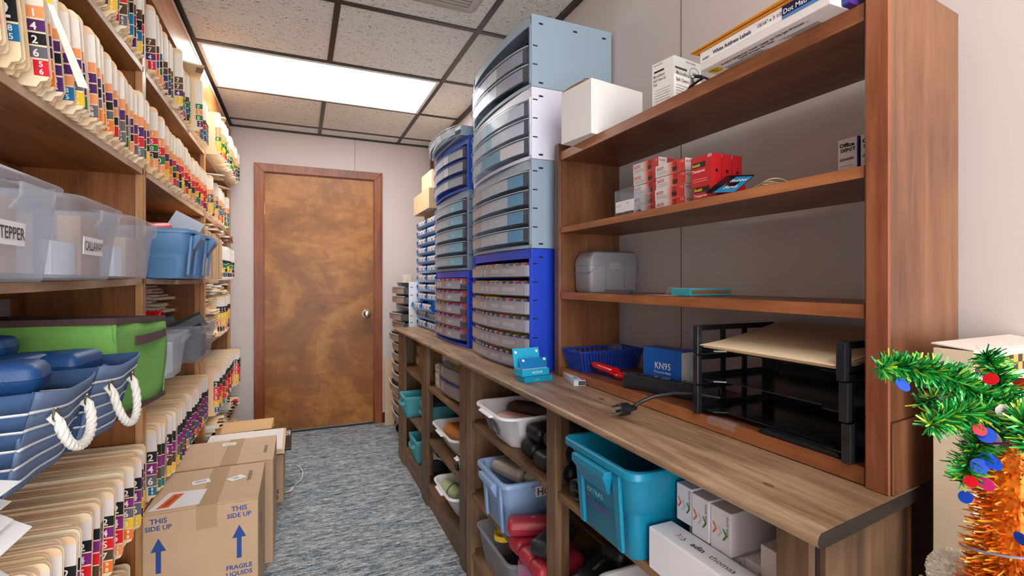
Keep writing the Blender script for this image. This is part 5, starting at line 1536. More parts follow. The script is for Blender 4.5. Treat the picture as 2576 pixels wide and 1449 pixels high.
t = simple_box('red_pen_box', 'red topped marker standing behind the black canister', 'marker', .79, .80, 2.63, 2.64, S3, .822, rgb(206, 40, 44), GLOSS)
gt = 'brown cartons under the farther counter'
for k, (z0, z1, x) in enumerate(((S3, .693, .70), (.6935, .760, .705), (.7605, .822, .712))):
    lab = ['lowest', 'middle', 'top'][k] + ' brown carton in the stack of three under the farther counter'
    t = simple_box('cardboard_box', lab, 'box', x, .86, 2.92, 3.25, z0, z1, rgb(192, 142, 94), CARD, gt)
    B().use(PRINT, rgb(232, 228, 222)).box(x - .0008, x, 3.10, 3.17, z0 + .012, z1 - .012).build('shipping_label', t, smooth=0)
def fabric(x0, x1, y0, y1, z0, z1, label, group):
    t = thing('fabric_bin', label, 'bin', ((x0 + x1) / 2, (y0 + y1) / 2, z0), 0, group)
    TC = rgb(84, 170, 182); ins = .012
    P = [(x0, y0), (x1, y0), (x1, y1), (x0, y1)]; Q = [(x0 + ins, y0 + ins), (x1 - ins, y0 + ins), (x1 - ins, y1 - ins), (x0 + ins, y1 - ins)]
    for i in range(4):
        j = (i + 1) % 4
        b = B().use(CLOTH, TC); quadgrid(b, (*Q[i], z0), (*Q[j], z0), (*P[j], z1), (*P[i], z1), 8, 5, lambda u, v: (.002 * math.sin(7 * u + 3 * v), .002 * math.sin(6 * u), 0)); b.build('side_panel', t, solid=.003, smooth=60)
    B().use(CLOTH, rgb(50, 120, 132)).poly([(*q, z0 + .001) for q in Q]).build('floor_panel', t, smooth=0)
    ym = (y0 + y1) / 2
    b = B().use(CLOTH, rgb(96, 178, 190)); b.loft([[(x0 + .004, ym - .05, z1 - .055), (x0 + .004, ym - .05, z1 - .035), (x0 + .002, ym - .05, z1 - .035), (x0 + .002, ym - .05, z1 - .055)],
        [(x0 - .014, ym - .04, z1 - .058), (x0 - .012, ym - .04, z1 - .040), (x0 - .015, ym - .04, z1 - .040), (x0 - .017, ym - .04, z1 - .058)],
        [(x0 - .014, ym + .04, z1 - .058), (x0 - .012, ym + .04, z1 - .040), (x0 - .015, ym + .04, z1 - .040), (x0 - .017, ym + .04, z1 - .058)],
        [(x0 + .004, ym + .05, z1 - .055), (x0 + .004, ym + .05, z1 - .035), (x0 + .002, ym + .05, z1 - .035), (x0 + .002, ym + .05, z1 - .055)]]); b.build('strap_handle', t, smooth=60)
gf = 'teal fabric bins in the farther counter'
fabric(.583, .76, 2.93, 3.115, S2, .475, 'teal fabric bin at the far left on the middle counter shelf', gf)
fabric(.66, .83, 2.700, 2.905, S2, .460, 'teal fabric bin with dark cloth, right one on the middle counter shelf', gf)
t = simple_box('cloth_bundle', 'navy cloth bundle standing in the right teal bin', 'cloth', .68, .80, 2.73, 2.88, S2 + .004, .478, rgb(48, 58, 86), CLOTH, bev=.01)
fabric(.615, .79, 2.78, 2.985, S1, .252, 'teal fabric bin on the bottom shelf of the farther counter', gf)
t = thing('tape_roll', 'yellow and black tape roll beside the white basin and post', 'tape', (.64, 2.655, S2))
b = B().use(GLOSS, rgb(236, 200, 30)).cyl((.652, 2.66, S2), (.652, 2.66, S2 + .010), .026, 24); b.build('yellow_rim', t)
b = B().use(GLOSS, rgb(30, 30, 30)).cyl((.652, 2.66, S2 + .0103), (.652, 2.66, S2 + .03), .025, 24); b.build('black_roll', t)
basin(.618, .840, 2.085, 2.47, S2, .458, 'white basin with an orange case on the middle counter shelf', gb, tap=.05)
glasses_case((.720, 2.27, .398), .22, .10, .070, -80, rgb(214, 136, 60), 'orange tan case in the white basin under the farther counter', None)
t = simple_box('zip_pouch', 'black zipped pouch lying in front of the orange case basin', 'pouch', .625, .70, 2.040, 2.072, S2, S2 + .03, rgb(30, 30, 34), LEATH, bev=.006)
basin(.615, .735, 1.952, 2.030, S2, .43, 'small white tub with pink bottle by the double post', gb, tap=.006)
t = basin(.590, .835, 2.02, 2.33, S1, .228, 'white basin of pale green pouches on the bottom counter shelf', gb, tap=.05)
gp_ = 'pale green folded pouches in the bottom basin'
PG = rgb(176, 188, 140)
for (x, y, z, rz, lab) in ((.665, 2.21, S1 + .052, 20, 'pale green pouch with dark cord, left in the bottom basin'), (.725, 2.13, S1 + .052, 30, 'pale green pouch at the right of the bottom basin'), (.765, 2.21, S1 + .085, 10, 'pale green pouch leaning at the back of the bottom basin')):
    t = thing('folded_pouch', lab, 'pouch', (x, y, z), 0, gp_); t.rotation_euler = (R_(8), R_(-18), R_(rz))
    b = B().at(T_((x, y, z))).use(CLOTH, PG); rg = []
    for q in range(9):
        yy = -.055 + .11 * q / 8; s = 1 - .12 * abs(q - 4) / 4
        rg.append([(.036 * s * math.cos(a), yy, .03 + .030 * s * math.sin(a)) for a in [2 * math.pi * k / 16 for k in range(16)]])
    b.loft(rg); b.build('pouch_body', t)
    b = B().at(T_((x, y, z))).use(CLOTH, rgb(70, 74, 56)); b.loft([[(.0366 * math.cos(a), -.004, .03 + .0306 * math.sin(a)), (.0366 * math.cos(a), .002, .03 + .0306 * math.sin(a)), (.035 * math.cos(a), .002, .03 + .029 * math.sin(a)), (.035 * math.cos(a), -.004, .03 + .029 * math.sin(a))] for a in [2 * math.pi * k / 18 for k in range(19)]], False, False); b.build('elastic_cord', t)
basin(.690, .845, 2.58, 2.765, S1, .205, 'white basin of dark items beside the teal bin on the bottom shelf', gb, tap=.04)
simple_box('optical_box', 'dark case inside the white basin beside the bottom teal bin', 'box', .66, .79, 2.61, 2.72, S1 + .008, .19, rgb(34, 36, 42), LEATH, bev=.008)

# ================================================================ BOOKCASE CONTENTS
T1, T2, T3, T0 = 1.5942, 1.3470, 1.1360, .8886
# --- top board
def rotbox(name, label, cat, corner, w, d, h, rz, col, m=PAPER, group=None, bev=.001):
    """corner = near left bottom corner; w along local x, d along local y"""
    t = thing(name, label, cat, corner, rz, group)
    B().at(T_(corner)).use(m, col).box(0, w, 0, d, 0, h).build('carton_body', t, smooth=0, bev=bev)
    return t
cr = (.765, 1.189, T1)
t = rotbox('cardboard_box', 'white carton with open brown flaps at the left end of the bookcase top', 'box', cr, .207, .139, .158, R_(8.4), rgb(232, 232, 232))
b = B().at(T_(cr)).use(CARD, rgb(150, 104, 70)).hull([(0, .02, .1585), (.05, .02, .1585), (.05, .135, .1585), (0, .135, .1585)], [(-.0, .02, .1592), (.05, .02, .1605), (.05, .135, .1605), (0, .135, .1592)])
b.hull([(.001, .055, .158), (.001, .137, .158), (.035, .137, .185), (.035, .055, .185)], [(.0, .055, .1585), (.0, .137, .1585), (.034, .137, .1855), (.034, .055, .1855)])
b.build('open_flap', t, smooth=0)
b = B().at(T_(cr)).use(CARD, rgb(214, 196, 172)).hull([(.02, .0, .158), (.05, .0, .158), (.02, .05, .176), (.005, .05, .176)], [(.02, .0, .1586), (.05, .0, .1586), (.02, .05, .1766), (.005, .05, .1766)]); b.build('flap', t, smooth=0)
cm = (.81, .903, T1)
t = rotbox('carton', 'white and grey spill clean-up pack carton standing on the bookcase top', 'box', cm, .099, .0675, .110, R_(8.4), rgb(236, 234, 232), PRINT)
b = B().at(T_(cm)).use(PRINT, rgb(196, 200, 200)).box(.0005, .0985, -.0006, 0, .068, .1095); b.build('grey_panel', t, smooth=0)
b = B().at(T_(cm)).use(PRINT, rgb(70, 70, 74))
GT = rgb(84, 84, 90)
for (lines, o, u, sc) in ((((' moore medical', .102, .0062, 0), ('MooreBrand', .074, .0095, 0), ('Spill Clean-Up', .064, .0095, 0), ('Pack', .054, .0095, 0)), (-.0008, .062), (0, -1, 0), .7),
                      ((('moore medical', .101, .0070, .040), ('MooreBrand', .067, .0125, .006), ('Spill Clean-Up Pack', .052, .0115, .006)), (.0, -.0009), (1, 0, 0), .85)):
    for st, z, sz, dx in lines:
        b.text(st, (o[0] + (dx if u[0] else 0), o[1], z), u, (0, 0, 1), sz, c=GT, bold=.008, sx=sc)
b.box(-.0009, 0, .03, .06, .086, .090, c=rgb(30, 30, 34)).box(.003, .045, -.0010, -.0006, .080, .085, c=rgb(60, 60, 64))
ring = [[(.072 + r * 1.25 * math.cos(a), -.0010, .080 + r * math.sin(a)) for r in (.0135, .0150)] for a in [2 * math.pi * k / 28 for k in range(29)]]
b.loft([[p[0], p[1], (p[1][0], p[1][1] - .0002, p[1][2]), (p[0][0], p[0][1] - .0002, p[0][2])] for p in ring], False, False, c=rgb(120, 122, 126))
b.text('NEW', (.072, -.0012, .078), (1, 0, 0), (0, 0, 1), .007, c=GT, al='C')
for k in range(5): b.box(-.0009, 0, .012 + .004 * (k % 2), .058, .042 - k * .0065, .0428 - k * .0065, c=rgb(170, 170, 174)).box(.006, .05 - .01 * (k % 2), -.0010, -.0006, .042 - k * .0065, .0428 - k * .0065, c=rgb(150, 152, 156))
b.build('printing', t, smooth=0)
t = thing('plastic_bag', 'crumpled clear plastic wrap behind the clean-up pack carton', 'bag', (.84, .99, T1))
b = B().use(CLEAR); rg = []
for k in range(5):
    rg.append([(.855 + (.03 - .003 * k) * math.cos(a) + .004 * math.sin(3 * a + k), 1.0 + (.022 - .003 * k) * math.sin(a) + .004 * math.cos(5 * a + 2 * k), T1 + .0005 + .024 * k) for a in [2 * math.pi * q / 14 for q in range(14)]])
b.loft(rg); b.build('film', t)
t = thing('power_cable', 'black cable looped over the front edge of the bookcase top', 'cable', (.82, .83, T1))
for r0, lift in ((0, 0), (.006, .0045)):
    b = B().use(GLOSS, rgb(26, 28, 32)); path = []
    for k in range(26):
        u = k / 25; a = math.pi * (.05 + 1.25 * u)
        path.append((.800 + .028 * math.sin(a * 1.3) + r0 * .5, .905 - .125 * u + r0, T1 + .0045 + lift + .016 * math.sin(math.pi * u)))
    b.tube(path, .0030, 8); b.build('cable_strand', t)
b = B().use(GLOSS, rgb(26, 28, 32)).tube([(.822, .79, T1 + .004), (.80, .80, T1 + .016), (.79, .83, T1 + .006), (.81, .87, T1 + .004), (.85, .90, T1 + .004)], .0028, 8); b.build('cable_strand', t)
# address label box overhanging the front
t = simple_box('label_box', 'flat white address label box overhanging the bookcase top front', 'box', .742, .965, .489, .752, T1, T1 + .036, rgb(228, 222, 222), PRINT, bev=.0012)
b = B().use(PRINT, rgb(240, 238, 240)).box(.7412, .742, .570, .7515, T1 + .0145, T1 + .0355).box(.7412, .742, .4895, .5698, T1 + .0145, T1 + .0355, c=rgb(24, 34, 84)); b.build('front_panel', t, smooth=0)
B().use(PRINT, rgb(86, 130, 190)).box(.7410, .742, .4895, .5698, T1 + .0142, T1 + .0195).build('blue_stripe', t, smooth=0)
b = B().use(PRINT)
NV = rgb(34, 36, 72)
b.text('AVERY', (.7405, .745, T1 + .018), (0, -1, 0), (0, 0, 1), .006, c=NV, bold=.02)
b.text('White Address Labels', (.7405, .718, T1 + .020), (0, -1, 0), (0, 0, 1), .0098, c=NV, bold=.025)
b.text('15/16" x 3 1/2"', (.7405, .618, T1 + .0225), (0, -1, 0), (0, 0, 1), .0085, c=NV, bold=.015)
b.text('Dot Matrix', (.7405, .5675, T1 + .022), (0, -1, 0), (0, 0, 1), .0115, c=WHITE, bold=.015)
b.text('41', (.7405, .502, T1 + .023), (0, -1, 0), (0, 0, 1), .012, c=WHITE, bold=.03)
zu = T1 - .0006
b.text('Avery Labels for Your Laser or Ink Jet Printer...', (.7600, .713, zu), (0, -1, 0), (-1, 0, 0), .0100, c=rgb(40, 36, 40), bold=.02, sx=.92)
b.text('Quick & Easy to Use!', (.7690, .680, zu), (0, -1, 0), (-1, 0, 0), .0095, c=rgb(40, 36, 40), bold=.02, sx=.92)
for k in range(4):
    y = .718 - .0 * k
    b.box(.7735 + .003 * k, .7741 + .003 * k, .64 - .004 * k, y, zu - .0002, zu + .0004, c=rgb(110, 104, 106)).box(.7735 + .003 * k, .7741 + .003 * k, .53, .60 - .006 * k, zu - .0002, zu + .0004, c=rgb(110, 104, 106))
b.build('printing', t, smooth=0)
b = B().use(PRINT, rgb(226, 196, 30)); b.poly([(.7655 + .0115 * math.cos(a), .7335 + .014 * math.sin(a), zu - .0002) for a in [2 * math.pi * k / 28 for k in range(28)]][::-1]); b.build('yellow_sticker', t, smooth=0)
b = B().use(PRINT); b.text('Nice', (.7640, .7425, zu - .0004), (0, -1, 0), (-1, 0, 0), .0085, c=BLACK, bold=.03); b.text('Try...', (.7720, .7415, zu - .0004), (0, -1, 0), (-1, 0, 0), .0075, c=BLACK, bold=.03); b.build('sticker_text', t, smooth=0)
for k in range(4):
    z = T1 + .0368 + k * .0022
    off = (.002, .012, -.004, .018)[k]
    t = thing('manila_envelope', f'orange manila envelope, {ordn(k + 1)} from the bottom on the label box', 'envelope', (.85, .62, z), R_((0, 1.5, -1, 2)[k]), 'orange envelopes on the label box')
    b = B().use(PAPER, rgb(232, 158, 50)).prism([(.735 + off, z + .0), (.80, z), (.955, z), (.955, z + .0012), (.80, z + .0012), (.735 + off, z + .0012)], 'Y', .492, .765 - off)
    b.build('envelope_body', t, smooth=0)
t = simple_box('printed_box', 'blue and purple printed box corner at the top right of the bookcase', 'box', .768, .93, .4755, .4878, T1, T1 + .042, rgb(70, 40, 120), PRINT)
B().use(PRINT, rgb(30, 50, 130)).box(.7672, .768, .4757, .4876, T1 + .002, T1 + .020).build('blue_band', t, smooth=0)

# --- second shelf: clip boxes
ga = 'red and white binder clip boxes'
def acco(x, y0, k, label):
    z0 = T2 + .0002 + k * .0306
    jx = (k * 7 % 3 - 1) * .0015; jy = (k * 5 % 3 - 1) * .0018
    t = simple_box('clip_box', label, 'box', x + jx, x + .055 + jx, y0 + jy, y0 + .107 + jy, z0, z0 + .0300, rgb(232, 226, 226), PRINT, ga, bev=.0006)
    xf = x + jx - .0004; ya = y0 + jy; z = z0
    RDc = rgb(222, 52, 40)
    b = B().use(PRINT, RDc).box(xf, xf + .0004, ya + .0003, ya + .040, z + .0004, z + .0296)
    for q, cc in ((0, rgb(226, 84, 70)), (1, rgb(230, 120, 104)), (2, rgb(232, 160, 146)), (3, rgb(234, 196, 186))): b.box(xf, xf + .0004, ya + .040 + q * .005, ya + .045 + q * .005, z + .0004, z + .0296, c=cc)
    b.build('red_panel', t, smooth=0); b = B().use(PRINT)
    b.box(x + jx + .028, x + jx + .0548, ya - .0004, ya, z + .0006, z + .0294, c=rgb(218, 70, 62))
    b.build('red_side', t, smooth=0)
    b = B().use(PRINT)
    b.text('ACCO', (xf - .0002, ya + .101, z + .0165), (0, -1, 0), (0, 0, 1), .0105, c=rgb(206, 40, 34), bold=.03, sx=.85)
    b.text('1 12', (xf - .0002, ya + .016, z + .0205), (0, -1, 0), (0, 0, 1), .008, c=WHITE, bold=.02, sx=.8)
    b.text('ACCO', (x + jx + .002, ya - .0006, z + .019), (1, 0, 0), (0, 0, 1), .008, c=rgb(206, 40, 34), bold=.02, sx=.85)
    for q in range(3): b.box(xf - .0002, xf, ya + .066 - .004 * q, ya + .101, z + .012 - q * .0035, z + .0127 - q * .0035, c=rgb(130, 120, 122))
    b.build('lettering', t, smooth=0)
    b = B().use(PRINT, rgb(46, 32, 30))
    yc = ya + .036
    b.poly([(xf - .0003, yc + .009, z + .015), (xf - .0003, yc + .006, z + .004), (xf - .0003, yc - .008, z + .004), (xf - .0003, yc - .010, z + .015)])
    for s in (-.006, -.001, .004):
        b.box(xf - .0004, xf - .0002, yc + s - .0006, yc + s + .0006, z + .004, z + .026)
    b.box(xf - .0004, xf - .0002, yc - .007, yc + .006, z + .0255, z + .0265)
    b.build('clip_picture', t, smooth=0)
for k in range(5): acco(.868, 1.024, k, f'binder clip box, {ordn(k + 1)} from the bottom of the taller left stack')
for k in range(4): acco(.852, .912, k, f'binder clip box, {ordn(k + 1)} from the bottom of the shorter right stack')
gs = 'red tape boxes with yellow name on the second shelf'
def scotch(x, y0, z0, w, h, d, label, small=False):
    t = simple_box('tape_box', label, 'box', x, x + d, y0, y0 + w, z0, z0 + h, rgb(196, 30, 36), PRINT, gs, bev=.0006)
    b = B().use(PRINT); xf = x - .0004
    hz = z0 + h * .62
    b.box(xf, x, y0 + w * .30, y0 + w * .96, hz, hz + .012, c=rgb(34, 28, 20))
    b.text('Scotch', (xf - .0002, y0 + w * .93, hz + .0026), (0, -1, 0), (0, 0, 1), .0098, c=rgb(240, 204, 40), bold=.03, sx=.9)
    b.text('Transparent', (xf - .0002, y0 + w * .94, hz - .0105), (0, -1, 0), (0, 0, 1), .0092, c=rgb(244, 226, 222), bold=.02, sx=.85)
    if h > .05:
        for q in range(2): b.box(xf - .0002, xf, y0 + w * .2, y0 + w * .9, z0 + .010 + q * .005, z0 + .0115 + q * .005, c=rgb(226, 150, 146))
        for q in range(3): b.poly([(xf - .0002, y0 + .001 + q * .004, z0 + h - .001), (xf - .0002, y0 + .003 + q * .004, z0 + h - .001), (xf - .0002, y0 + .003 + q * .004, z0 + h - .008), (xf - .0002, y0 + .001 + q * .004, z0 + h - .008)], c=WHITE)
    b.build('lettering', t, smooth=0)
    if h > .05:
        b = B().use(PRINT, rgb(40, 20, 20)); b.poly([(x + d * .5 + .004 * math.cos(a), y0 - .0004, z0 + .03 + .004 * math.sin(a)) for a in [2 * math.pi * k / 14 for k in range(14)]]); b.build('side_mark', t, smooth=0)
scotch(.826, .790, T2 + .0002, .070, .0375, .085, 'red tape box lying flat beneath the three upright ones')
for k, x in enumerate((.828, .859, .890)):
    scotch(x, .806, T2 + .0380, .062, .068, .0285, ['front', 'middle', 'rear'][k] + ' one of three red tape boxes standing in a row')
simple_box('carton', 'white carton lying behind the taller clip box stack', 'box', .93, 1.0, 1.04, 1.13, T2 + .0002, T2 + .148, rgb(226, 224, 230), PRINT)
# clear tub of clips
t = thing('clip_jar', 'clear plastic tub with black binder clips in front of the clip boxes', 'jar', (.805, 1.07, T2))
b = B().use(CLEAR); X_, Y_ = .828, 1.085
L = [rr(X_ - .028, X_ + .028, Y_ - .05, Y_ + .05, .012, T2 + .0004), rr(X_ - .028, X_ + .028, Y_ - .05, Y_ + .05, .012, T2 + .072), rr(X_ - .0265, X_ + .0265, Y_ - .0485, Y_ + .0485, .011, T2 + .072), rr(X_ - .0265, X_ + .0265, Y_ - .0485, Y_ + .0485, .011, T2 + .002)]
b.loft(L); b.build('tub_body', t)
b = B().use(PRINT, rgb(226, 224, 228)).box(X_ - .0286, X_ - .0281, Y_ - .045, Y_ + .035, T2 + .010, T2 + .040); b.text('100', (X_ - .0288, Y_ - .012, T2 + .030), (0, -1, 0), (0, 0, 1), .008, c=rgb(90, 120, 170)); b.text('ACCO', (X_ - .0288, Y_ + .030, T2 + .026), (0, -1, 0), (0, 0, 1), .007, c=rgb(196, 60, 50)); b.build('label', t, smooth=0)
for k in range(7):
    px, py = X_ + rnd(-.016, .014), Y_ - .036 + k * .012
    tt = thing('binder_clip', 'black binder clip lying in the clear tub', 'clip', (px, py, T2 + .003), rnd(0, 3), 'binder clips in the clear tub')
    B().use(GLOSS, rgb(24, 24, 28)).hull([(px - .006, py - .008, T2 + .003), (px + .006, py - .008, T2 + .003), (px + .006, py + .008, T2 + .003), (px - .006, py + .008, T2 + .003)], [(px - .001, py - .008, T2 + .013), (px + .001, py - .008, T2 + .013), (px + .001, py + .008, T2 + .013), (px - .001, py + .008, T2 + .013)]).build('clip_body', tt, smooth=0)
    B().use(METAL, rgb(190, 190, 196)).tube([(px, py - .004, T2 + .012), (px + .003, py - .005, T2 + .024), (px + .003, py + .005, T2 + .024), (px, py + .004, T2 + .012)], .0007, 6).build('wire_handle', tt)
# rubber bands
t = thing('rubber_band_bag', 'blue and black bag of rubber bands leaning on the red tape box', 'bag', (.815, .74, T2))
A = [(.798, .795, T2 + .012), (.798, .715, T2 + .002), (.835, .705, T2 + .034), (.835, .775, T2 + .046)]
b = B().use(GLOSS, rgb(20, 22, 28)).hull(A, [(x + .004, y, z + .004) for x, y, z in A]); b.build('bag_body', t, smooth=0)
def lerp4(u, v, off=.0006):
    a, c_, d, e = [Vector(q) for q in A]
    p = (a * (1 - u) + c_ * u) * (1 - v) + (e * (1 - u) + d * u) * v
    n = (c_ - a).cross(e - a).normalized()
    if n.x > 0: n = -n
    return tuple(p + n * off)
b = B().use(PRINT, rgb(28, 134, 190)).poly([lerp4(.25, .0), lerp4(.98, .0), lerp4(.98, 1), lerp4(.42, 1)]); b.build('blue_panel', t, smooth=0)
o_ = Vector(lerp4(.42, .62, .0012)); ux = Vector(lerp4(.9, .7, 0)) - Vector(lerp4(.42, .62, 0)); vx = Vector(lerp4(.42, .9, 0)) - Vector(lerp4(.42, .5, 0))
b = B().use(PRINT, WHITE); b.text('Rubber', o_, ux, vx, .014, bold=.01); b.text('Bands', Vector(lerp4(.45, .22, .0012)), ux, vx, .014, bold=.01); b.build('lettering', t, smooth=0)
for k in range(4):
    t = thing('rubber_band', f'tan rubber band loop beside the blue bag, {ordn(k + 1)} from the bag', 'rubber band', (.82, .70 - k * .014, T2), 0, 'rubber bands on the second shelf')
    b = B().use(LEATH, rgb(196, 170, 120)); b.tube([(.825 + (.018 + .003 * k) * math.cos(a), .690 - k * .014 + .020 * math.sin(a), T2 + .002 + .003 * k + .003 * math.sin(2 * a)) for a in [2 * math.pi * q / 22 for q in range(23)]], .0011, 6); b.build('band', t)
# diskettes
gd = 'diskette boxes at the right end of the second shelf'
for k, (ya, yb, lab) in enumerate(((.574, .612, 'white diskette box, left of the two, fully in view'), (.5270, .5705, 'white diskette box half hidden behind the bookcase side'))):
    t = simple_box('diskette_box', lab, 'box', .95, 1.018, ya, yb - .0005, T2 + .0002, T2 + .094, rgb(236, 236, 236), PRINT, gd)
    B().use(PRINT, rgb(30, 52, 130)).box(.9497, 1.0183, ya - .0006, ya + .0022, T2 + .0006, T2 + .0936).build('blue_edge', t, smooth=0)
    b = B().use(PRINT, rgb(24, 24, 28))
    b.text('Office', (.9494, yb - .004, T2 + .078), (0, -1, 0), (0, 0, 1), .0105, bold=.04, sx=1.05); b.text('DEPOT', (.9494, yb - .006, T2 + .069), (0, -1, 0), (0, 0, 1), .0085, bold=.04, sx=1.0)
    b.text('diskettes', (.9494, yb - .004, T2 + .052), (0, -1, .05), (0, 0, 1), .0085, bold=.02, sx=.85)
    for q in range(4): b.box(.9495, .9498, yb - .030 + .003 * q, yb - .005, T2 + .042 - .006 * q, T2 + .0428 - .006 * q, c=rgb(120, 120, 126))
    b.build('lettering', t, smooth=0)

# --- third shelf: grey flip-lid box, staples, teal packet
t = thing('file_card_box', 'grey plastic flip-lid box at the left of the third shelf', 'storage box', (.93, 1.35, T3))
GY = rgb(142, 142, 152)
xa, xb, ya, yb = .832, 1.018, 1.300, 1.398
b = B().use(PLAST, GY)
L = [rr(xa + .006, xb - .006, ya + .004, yb - .004, .012, T3 + .0004, 5), rr(xa + .002, xb - .002, ya + .001, yb - .001, .012, T3 + .010, 5), rr(xa, xb, ya, yb, .012, T3 + .084, 5)]
b.loft(L); b.build('base_shell', t)
b = B().use(PLAST, rgb(136, 136, 146))
L = [rr(xa - .001, xb + .001, ya - .001, yb + .001, .012, T3 + .0845, 5), rr(xa + .002, xb - .001, ya, yb, .012, T3 + .104, 5), rr(xa + .016, xb - .004, ya + .004, yb - .004, .012, T3 + .126, 5), rr(xa + .026, xb - .012, ya + .010, yb - .010, .010, T3 + .130, 5)]
b.loft(L)
b.build('lid', t)
b = B().use(PLAST, rgb(128, 128, 138)); b.hull([(xa - .0012, ya - .0014, T3 + .060), (xa + .052, ya - .0014, T3 + .094), (xa + .052, ya - .0014, T3 + .0965), (xa - .0012, ya - .0014, T3 + .0625)], [(xa - .0012, ya, T3 + .060), (xa + .052, ya, T3 + .094), (xa + .052, ya, T3 + .0965), (xa - .0012, ya, T3 + .0625)])
b.hull([(xa - .0014, ya, T3 + .060), (xa - .0014, yb, T3 + .060), (xa - .0014, yb, T3 + .0625), (xa - .0014, ya, T3 + .0625)], [(xa, ya, T3 + .060), (xa, yb, T3 + .060), (xa, yb, T3 + .0625), (xa, ya, T3 + .0625)]); b.build('hinge_seam', t, smooth=0)
B().use(PLAST, rgb(150, 150, 160)).box(xa + .070, xa + .115, ya - .004, ya - .0002, T3 + .070, T3 + .096).build('latch', t, bev=.0015, smooth=0)
for x in (xa + .058, xa + .130): B().use(PLAST, rgb(118, 118, 128)).box(x, x + .0012, ya - .0008, ya + .001, T3 + .012, T3 + .082).build('panel_groove', t, smooth=0)
gst = 'staple strips on the third shelf'
for k, (x, y, z, lab) in enumerate(((.800, 1.115, T3 + .0003, 'steel staple strip lying lower, in front of the grey box'), (.815, 1.125, T3 + .0003, 'steel staple strip behind the front one by the grey box'), (.808, 1.118, T3 + .0063, 'steel staple strip on top of the two others'))):
    t = thing('staple_strip', lab, 'staples', (x, y, z), R_(6), gst)
    B().use(METAL, rgb(196, 198, 206)).box(x - .006, x + .006, y - .052, y + .052, z, z + .0056).build('strip', t, smooth=0)
t = simple_box('test_strip_box', 'small turquoise box of cards lying on the third shelf', 'box', .850, .985, .895, .958, T3 + .0002, T3 + .017, rgb(52, 168, 184), PRINT, bev=.0005)
B().use(PRINT, rgb(140, 96, 70)).box(.856, .980, .8943, .895, T3 + .004, T3 + .013).build('brown_band', t, smooth=0)
B().use(PRINT, rgb(214, 206, 200)).box(.853, .982, .898, .955, T3 + .0173, T3 + .0180).build('card_top', t, smooth=0)
b = B().use(PRINT, rgb(60, 60, 60)).box(.87, .96, .905, .909, T3 + .0181, T3 + .0184); b.build('printing', t, smooth=0)
t = thing('plastic_bag', 'scrap of clear plastic film by the turquoise card box', 'bag', (.85, .94, T3))
b = B().use(CLEAR); rg = [[(.865 + (.022 - .004 * k) * math.cos(a) + .003 * math.sin(4 * a), .968 + (.014 - .002 * k) * math.sin(a), T3 + .0004 + .007 * k) for a in [2 * math.pi * q / 12 for q in range(12)]] for k in range(4)]
b.loft(rg); b.build('film', t)
t = thing('paper_slip', 'pink and white paper slip under the turquoise card box', 'paper', (.82, .97, T3))
B().use(PAPER, rgb(222, 150, 160)).box(.805, .848, .930, 1.0, T3 + .0002, T3 + .0008).build('paper', t, smooth=0)

# --- bottom shelf of the bookcase
t = thing('slotted_basket', 'royal blue slotted plastic basket at the left of the lowest shelf', 'basket', (.905, 1.335, T0))
BB = rgb(26, 60, 158)
xa, xb, ya, yb, zt2 = .790, 1.020, 1.285, 1.392, T0 + .066
P0 = [(xa + .016, ya + .012), (xb - .016, ya + .012), (xb - .016, yb - .012), (xa + .016, yb - .012)]; P1 = [(xa, ya), (xb, ya), (xb, yb), (xa, yb)]
b = B().use(PLAST, BB).hull([(x, y, T0 + .0004) for x, y in P0], [(x, y, T0 + .003) for x, y in P0])
b.build('base_plate', t, smooth=0)
b = B().use(PLAST, BB)
b.box(xa - .003, xb + .003, ya - .003, ya + .001, zt2 - .006, zt2).box(xa - .003, xb + .003, yb - .001, yb + .003, zt2 - .006, zt2).box(xa - .003, xa + .001, ya + .001, yb - .001, zt2 - .006, zt2).box(xb - .001, xb + .003, ya + .001, yb - .001, zt2 - .006, zt2)
b.build('rim', t, smooth=0, bev=.001)
def slat(A, C, t):
    (x0, y0), (x1, y1) = A, C
    d = Vector((x1 - x0, y1 - y0, 0)); 
def slats(i, n):
    j = (i + 1) % 4
    for k in range(n + 1):
        u = k / n
        x0 = P0[i][0] * (1 - u) + P0[j][0] * u; y0 = P0[i][1] * (1 - u) + P0[j][1] * u
        x1 = P1[i][0] * (1 - u) + P1[j][0] * u; y1 = P1[i][1] * (1 - u) + P1[j][1] * u
        w = .0034
        dx, dy = (w, .0012) if i in (0, 2) else (.0012, w)
        B().use(PLAST, BB).hull([(x0 - dx, y0 - dy, T0 + .003), (x0 + dx, y0 - dy, T0 + .003), (x0 + dx, y0 + dy, T0 + .003), (x0 - dx, y0 + dy, T0 + .003)],
               [(x1 - dx, y1 - dy, zt2 - .005), (x1 + dx, y1 - dy, zt2 - .005), (x1 + dx, y1 + dy, zt2 - .005), (x1 - dx, y1 + dy, zt2 - .005)]).build('slat', t, smooth=0)
slats(0, 20); slats(3, 9); slats(2, 12); slats(1, 8)
t = thing('plastic_bag', 'crinkled clear bag of small parts inside the royal blue basket', 'bag', (.94, 1.34, T0))
b = B().use(CLEAR); rg = [[(.955 + (.034 - .005 * k) * math.cos(a) + .005 * math.sin(3 * a + k), 1.34 + (.03 - .004 * k) * math.sin(a) + .004 * math.cos(5 * a), T0 + .004 + .018 * k) for a in [2 * math.pi * q / 14 for q in range(14)]] for k in range(5)]
b.loft(rg); b.build('film', t)
